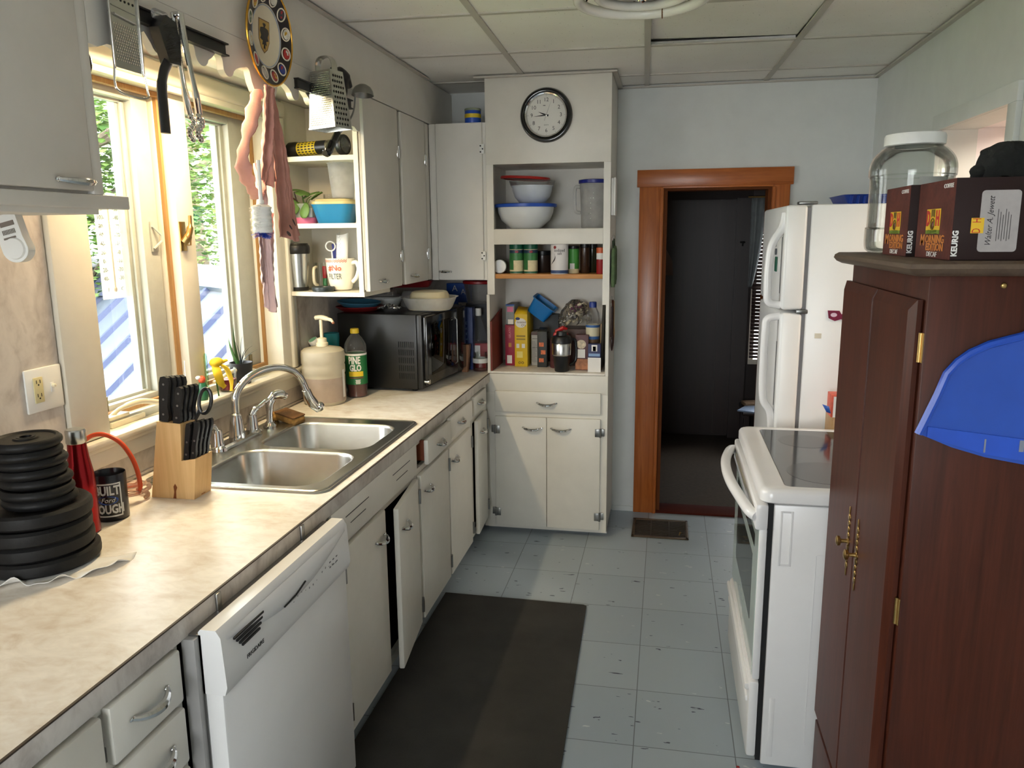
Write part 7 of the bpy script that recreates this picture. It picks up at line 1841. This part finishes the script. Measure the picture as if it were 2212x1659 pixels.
COF = wood('coffee_brown_card', lin(66, 24, 20), lin(104, 50, 42), axis='x', r=0.5, dist=0.6, spec=0.3)
COFD = M('dark_coffee_card', lin(36, 18, 16), 0.6, var=0.1, spec=0.25)
YLW = M('logo_yellow', lin(228, 186, 40), 0.5)
REDL = M('logo_red', lin(196, 46, 36), 0.5)
GRNL = M('logo_green', lin(120, 140, 40), 0.5)
ORG = M('orange_lettering', lin(206, 128, 56), 0.5)
def coffee_box(label, x0, x1, y0, y1, h, big):
    t = T('coffee_box', label, 'box', ((x0 + x1) / 2, (y0 + y1) / 2, ZT), group='single serve coffee boxes on the cabinet')
    hx, hy = (x1 - x0) / 2, (y1 - y0) / 2
    t.part('carton', G().box(-hx, hx, -hy, hy, 0, h, 0.001), COFD)
    fp = t.part('front_print', G().box(-hx - 0.0007, -hx, -hy + 0.0005, hy - 0.0005, 0.0005, h - 0.0005), COF)
    X = -hx - 0.0012
    F = lambda y, z: frame((X, y, z), (0, -1, 0), (0, 0, 1))
    lw = 0.040
    lo = t.part('logo_panel', G().box(-lw, lw, -0.022, 0.018, -0.0003, 0.0004).xf(F(0.004, 0.076)), YLW, parent=fp)
    for s_, o_ in (('D', -0.027), ('H', 0.027)):
        t.part('logo_letter', words(s_, 0.040, 0.0006, 0.72, bold=0.0012).xf(F(0.004, 0.075) @ TR(o_, 0, 0.0008)), REDL, parent=fp)
    g = G()
    for i in range(5):
        g.box(-0.0105 + 0.0045 * i, -0.0085 + 0.0045 * i, 0.005 - abs(i - 2) * 0.0015, 0.017, 0.0008, 0.0012)
    g.torus((0, -0.010, 0.0012), 0.010, 0.0012, 'z', 24, 6)
    t.part('logo_arch', g.xf(F(0.004, 0.076)), M('logo_olive', lin(110, 92, 30), 0.5), parent=fp)
    t.part('coffee_bean_mark', G().ell((0, -0.0115, 0.0008), 0.0055, 0.0072, 0.0012, 14, 6).xf(F(0.004, 0.076)), M('bean_brown', lin(96, 34, 24), 0.4), parent=fp)
    t.part('logo_base', G().box(-lw, lw, -0.029, -0.022, -0.0003, 0.0004).xf(F(0.004, 0.076)), GRNL, parent=fp)
    t.part('lettering', G().join(words('COFFEE', 0.011, 0.0004, 1.45), F(0.004, 0.0505)), PAPER, parent=fp)
    t.part('lettering', words('COFFEE', 0.011, 0.0004, 1.35).xf(F(-hy + 0.036, h - 0.012)), PAPER, parent=fp)
    t.part('lettering', words('DECAF', 0.0135, 0.0004, 1.45).xf(F(-0.002, 0.008)), PAPER, parent=fp)
    t.part('lettering', G().join(words('M', 0.031, 0.0004, 1.1, bold=0.0004), F(0.060, 0.034)).join(words('ORNING', 0.0215, 0.0004, 1.28, bold=0.0003), F(-0.012, 0.0365)).join(words('EDITION', 0.0195, 0.0004, 1.3, bold=0.0003), F(-0.014, 0.0215)), ORG, parent=fp)
    t.part('lettering', G().join(words('BLEND', 0.008, 0.0003, 1.3), F(-0.002, 0.0145)), M('dim_brown_print', lin(150, 90, 60), 0.5), parent=fp)
    Yf_ = -hy - 0.0006
    t.part('lettering', words('KEURIG', 0.0135, 0.0004, 1.0, bold=0.0005).xf(RZ(90)).xf(frame((-hx + 0.006, Yf_, 0.030), (1, 0, 0), (0, 0, 1))), PAPER)
    if big:
        sl = t.part('grey_side_label', G().prism([(a, c) for a, c, _ in rrect(-hx + 0.075, 0.069, 0, 0.064, 0.108, 0.006, 3)], -hy - 0.0008, -hy, 'y'), M('grey_label', lin(166, 160, 158), 0.4, var=0.06, sc=60))
        t.part('side_logo', G().box(-hx + 0.040 - 0.0105, -hx + 0.040 + 0.0105, -hy - 0.0016, -hy - 0.0008, 0.048, 0.075), YLW, parent=sl)
        for s_, o_ in (('D', -0.009), ('H', 0.009)):
            t.part('side_logo_letter', words(s_, 0.020, 0.0003, 0.6).xf(RZ(90) @ TR(o_, 0, 0)).xf(frame((-hx + 0.039, -hy - 0.002, 0.0615), (1, 0, 0), (0, 0, 1))), REDL, parent=sl)
        g = G().join(words('Walter A. Jewett', 0.014, 0.0002, 0.9, shear=0.4).xf(RZ(90)), frame((-hx + 0.060, -hy - 0.0012, 0.068), (1, 0, 0), (0, 0, 1)))
        for i in range(6):
            g.box(-hx + 0.072 + 0.0042 * i, -hx + 0.0728 + 0.0042 * i, -hy - 0.0013, -hy - 0.0008, 0.034 + 0.003 * (i % 2), 0.090 - 0.005 * (i % 3))
        t.part('signature_lines', g, INK, parent=sl)
    return t
coffee_box('narrow looking brown coffee box farther back, next to the glass jar', 0.492, 0.60, 1.79, 1.972, 0.146, False)
coffee_box('larger brown coffee box nearest the camera with grey side label', 0.504, 0.71, 1.562, 1.768, 0.1455, True)
BLK = M('black_knit_cloth', lin(20, 22, 20), 0.95, var=0.3, sc=60, bump=0.5, bsc=200)
rnd = random.Random(4)
def lump(u, v):
    a = 2 * PI * u
    prof = math.sin(PI * 0.5 * v) ** 0.8
    hh = 0.066 * math.cos(PI * 0.5 * v) ** 0.75
    r = (0.047 + 0.009 * math.sin(2 * a + 0.8) + 0.006 * math.sin(5 * a)) * prof
    r += 0.0035 * math.sin(3 * a + 11 * v) * prof + 0.002 * math.sin(9 * a - 14 * v) * prof
    return (0.01 + r * math.cos(a) * (1.1 if math.cos(a) < 0 else 1.0) * 0.95, r * math.sin(a) * 0.9, hh * (1 + 0.25 * math.sin(a * 1.0 + 0.3) * v * (1 - v)) + 0.003 * math.sin(7 * a + 9 * v) * prof + 0.001)
g = G().surf(40, 18, lump).ell((-0.034, -0.005, 0.015), 0.022, 0.026, 0.014, 14, 8).ell((-0.026, -0.012, 0.031), 0.011, 0.016, 0.009, 12, 8)
solo('knit_hat', 'black crumpled knit cloth lying on the larger coffee box', 'cloth', g, BLK, (0.604, 1.64, ZT + 0.146))

dpn = T('dustpan', 'blue plastic dustpan hanging on the side of the mahogany cabinet', 'dustpan', (0.67, Yn, 1.33), world=True)
# pan outline in the plane of the cabinet side (x, z)
edge = [(0.4785, 1.268), (0.490, 1.300), (0.506, 1.345), (0.518, 1.385), (0.535, 1.408), (0.555, 1.425), (0.585, 1.441), (0.620, 1.452), (0.640, 1.458), (0.652, 1.466), (0.662, 1.480), (0.668, 1.51), (0.668, 1.56), (0.700, 1.56), (0.700, 1.51), (0.706, 1.480), (0.716, 1.466), (0.728, 1.458), (0.748, 1.452), (0.783, 1.441), (0.813, 1.425), (0.833, 1.408), (0.850, 1.385), (0.862, 1.345), (0.878, 1.300), (0.890, 1.268), (0.684, 1.213)]
lip = [(0.4785, 1.268), (0.684, 1.213), (0.890, 1.268)]
bk = G().prism(edge[:-1] + [(0.82, 1.238), (0.75, 1.218), (0.684, 1.212), (0.60, 1.226), (0.54, 1.243)], Yn - 0.007, Yn - 0.003, 'y')
dpn.part('pan_back', bk, BLUEP)
rim_pts = [(a, Yn - 0.016, c) for a, c in edge[:26]]
g = G().tube([(a, Yn - 0.012, c) for a, c in edge[:26]], 0.0075, 8)
dpn.part('raised_rim', g, M('blue_plastic_rim', lin(30, 78, 186), 0.35, var=0.1))
g = G().prism([(0.495, 1.262), (0.60, 1.232), (0.684, 1.220), (0.77, 1.232), (0.873, 1.262), (0.873, 1.275), (0.684, 1.262), (0.495, 1.282)], Yn - 0.010, Yn - 0.006, 'y')
dpn.part('sloped_lip', g, M('blue_plastic_lip', lin(34, 80, 190), 0.4, var=0.1))
dpn.part('dried_mark', G().box(0.595, 0.598, Yn - 0.0106, Yn - 0.0098, 1.236, 1.262).box(0.655, 0.663, Yn - 0.0106, Yn - 0.0098, 1.24, 1.262), M('grey_dirt', lin(130, 136, 150), 0.8))

# ------------------------------------------------------------------ floor things
RUB = M('dark_brown_rubber_mat', lin(44, 42, 38), 0.75, var=0.3, sc=5, bump=0.4, bsc=260)
mt = G().prism([(-0.968, 3.268), (-0.970, 1.55), (-0.262, 1.55), (-0.281, 2.155), (-0.296, 2.7), (-0.310, 3.248), (-0.325, 3.256)], 0.001, 0.011, 'z')
solo('floor_mat', 'dark rubber runner mat on the tiles in front of the sink', 'mat', mt, RUB)
vt_ = T('floor_register', 'rusty dark metal floor register in front of the doorway', 'register', (0.004, 4.262, 0))
RUST = M('rusty_brown_metal', lin(86, 70, 52), 0.5, 0.5, var=0.3, sc=20)
vt_.part('frame', G().box(-0.155, 0.155, -0.142, -0.122, 0.0005, 0.008, 0.002).box(-0.155, 0.155, 0.122, 0.142, 0.0005, 0.008, 0.002).box(-0.155, -0.138, -0.142, 0.142, 0.0005, 0.008, 0.002).box(0.138, 0.155, -0.142, 0.142, 0.0005, 0.008, 0.002), RUST)
vt_.part('duct_shadow', G().box(-0.14, 0.14, -0.125, 0.125, 0.0005, 0.0015), BLACK)
g = G()
for i in range(14):
    g.box(-0.138, 0.138, -0.115 + 0.0175 * i, -0.108 + 0.0175 * i, 0.0015, 0.006)
for x in (-0.05, 0.05):
    g.box(x - 0.003, x + 0.003, -0.122, 0.122, 0.0015, 0.0065)
vt_.part('louvre', g, M('dark_rust', lin(56, 46, 36), 0.6, 0.4, var=0.3))
vt_.part('damper_lever', G().tube([(0.105, -0.09, 0.007), (0.11, -0.07, 0.016), (0.115, -0.06, 0.010)], 0.004, 8), BRASS)
solo('paint_fleck', 'small red speck on the floor beside the range', 'speck', G().ell((0, 0, 0.002), 0.006, 0.004, 0.002, 8, 6), REDP, (0.262, 2.27, 0.0005))

# ------------------------------------------------------------------ ceiling lamp
clp = T('ceiling_light', 'white ring shaped fluorescent ceiling light with chrome centre pan', 'lamp', (-0.095, 2.565, CZ))
clp.part('ceiling_pan', G().lathe([(0, -0.003), (0.235, -0.003), (0.238, -0.015), (0.225, -0.022), (0.17, -0.030), (0.17, -0.028)], 56), APPW)
clp.part('mirror_dish', G().lathe([(0.0, -0.075), (0.05, -0.072), (0.11, -0.066), (0.148, -0.050), (0.160, -0.036), (0.165, -0.028)], 56), CHROME)
clp.part('finial', G().lathe([(0, -0.102), (0.012, -0.098), (0.018, -0.086), (0.014, -0.076), (0, -0.074)], 20), CHROME)
TUBEM = M('unlit_fluorescent_tube', lin(236, 234, 226), 0.18, var=0.02)
clp.part('ring_tube', G().torus((0, 0, -0.085), 0.192, 0.0165, 'z', 64, 12), TUBEM)
sm = G().torus((0, 0, 0), 0.135, 0.0145, 'z', 48, 12)
clp.part('inner_ring_tube', sm.xf(TR(0.0, 0.02, -0.070)), TUBEM)
g = G()
for a in (100, 40, 160, 280):
    g.tube([(0.165 * math.cos(math.radians(a)), 0.165 * math.sin(math.radians(a)), -0.03), (0.185 * math.cos(math.radians(a)), 0.185 * math.sin(math.radians(a)), -0.07)], 0.003, 6)
clp.part('spring_clip', g, IRON)
clp.part('tube_collar', G().torus((0.192 * math.cos(math.radians(72)), 0.192 * math.sin(math.radians(72)), -0.085), 0.0165, 0.0025, 'x', 20, 6), M('brown_collar', lin(120, 84, 54), 0.5))

# ------------------------------------------------------------------ far room, through the doorway
bl = T('window_blind', 'dark slatted blind with daylight behind, in the far room', 'blind', (0.86, 6.42, 0.7), world=True)
g = G()
SL = M('dark_blind_slat', lin(70, 56, 52), 0.5)
for i in range(44):
    z = 0.68 + 0.0285 * i
    g.add([(0.665, 6.405, z), (1.22, 6.405, z), (1.22, 6.422, z + (0.0258 if z > 0.86 else 0.021)), (0.665, 6.422, z + (0.0258 if z > 0.86 else 0.021))], [(0, 1, 2, 3)])
bl.part('slats', g, SL, solid=0.001)
bl.part('head_rail', G().box(0.64, 1.30, 6.39, 6.43, 1.86, 1.96), SL)
bl.part('bottom_rail', G().box(0.665, 1.22, 6.40, 6.425, 0.655, 0.675), SL)
w4 = struct('window_4', G().box(0.66, 0.70, 6.45, 6.50, 0.62, 1.95).box(1.25, 1.3, 6.45, 6.50, 0.62, 1.95).box(0.66, 1.3, 6.45, 6.50, 1.2, 1.24).box(0.66, 1.3, 6.44, 6.52, 0.60, 0.64), TRIMW)
G().box(0.66, 1.3, 6.47, 6.473, 0.62, 1.95).build('window_pane', PANE, w4, smooth=0)
ct_ = T('window_curtain', 'pale sheer curtain strip beside the blind in the far room', 'curtain', (0.66, 6.37, 1.2), world=True)
ct_.part('curtain_cloth', G().surf(14, 20, lambda u, v: (0.628 + (0.105 - 0.075 * v ** 2.2) * u, 6.375 + 0.012 * math.sin(u * 14), 1.90 - 0.68 * v)), M('dim_sheer_grey', lin(150, 156, 156), 0.8, var=0.2), solid=0.002)
ct_.part('curtain_rod', G().cyl((0.60, 6.365, 1.905), (1.28, 6.365, 1.905), 0.008, n=10), BRASS)
dk = T('side_table', 'low dark table at the window of the far room', 'table', (0.86, 6.2, 0), world=True)
dk.part('table_top', G().box(0.60, 1.2, 6.02, 6.36, 0.27, 0.30, 0.004), DARKW)
for x in (0.63, 1.17):
    for y in (6.05, 6.33):
        dk.part('leg', G().box(x - 0.02, x + 0.02, y - 0.02, y + 0.02, 0, 0.27), DARKW)
bk_ = T('magazine', 'pale blue magazine lying on the low table in the far room', 'magazine', (0.69, 6.10, 0.301), rz=-25)
bk_.part('cover', G().box(-0.09, 0.09, -0.12, 0.12, 0, 0.012, 0.002), M('pale_blue_cover', lin(150, 170, 200), 0.4))
bk_.part('pages', G().box(-0.085, 0.0905, -0.115, 0.115, 0.002, 0.010), PAPER)
solo('folded_newspaper', 'tan folded newspaper behind the pale blue magazine in the far room', 'newspaper', G().box(-0.10, 0.10, -0.06, 0.06, 0, 0.03, 0.006), M('tan_newsprint', lin(170, 140, 110), 0.8, var=0.2, sc=40), (0.72, 6.27, 0.301), rz=12)
pn_ = T('wall_pennant', 'dim tan cloth corner hanging at the left of the far room doorway view', 'cloth', (0.0, 6.39, 1.3), world=True)
pn_.part('cloth_panel', G().prism([(-0.25, 1.31), (0.052, 1.31), (0.045, 1.42), (-0.03, 1.56), (-0.25, 1.58)], 6.372, 6.378, 'y'), M('dim_tan_cloth', lin(104, 82, 70), 0.8))
pn_.part('hanging_nail', G().cyl((-0.1, 6.372, 1.56), (-0.1, 6.40, 1.56), 0.004, n=8), IRON)
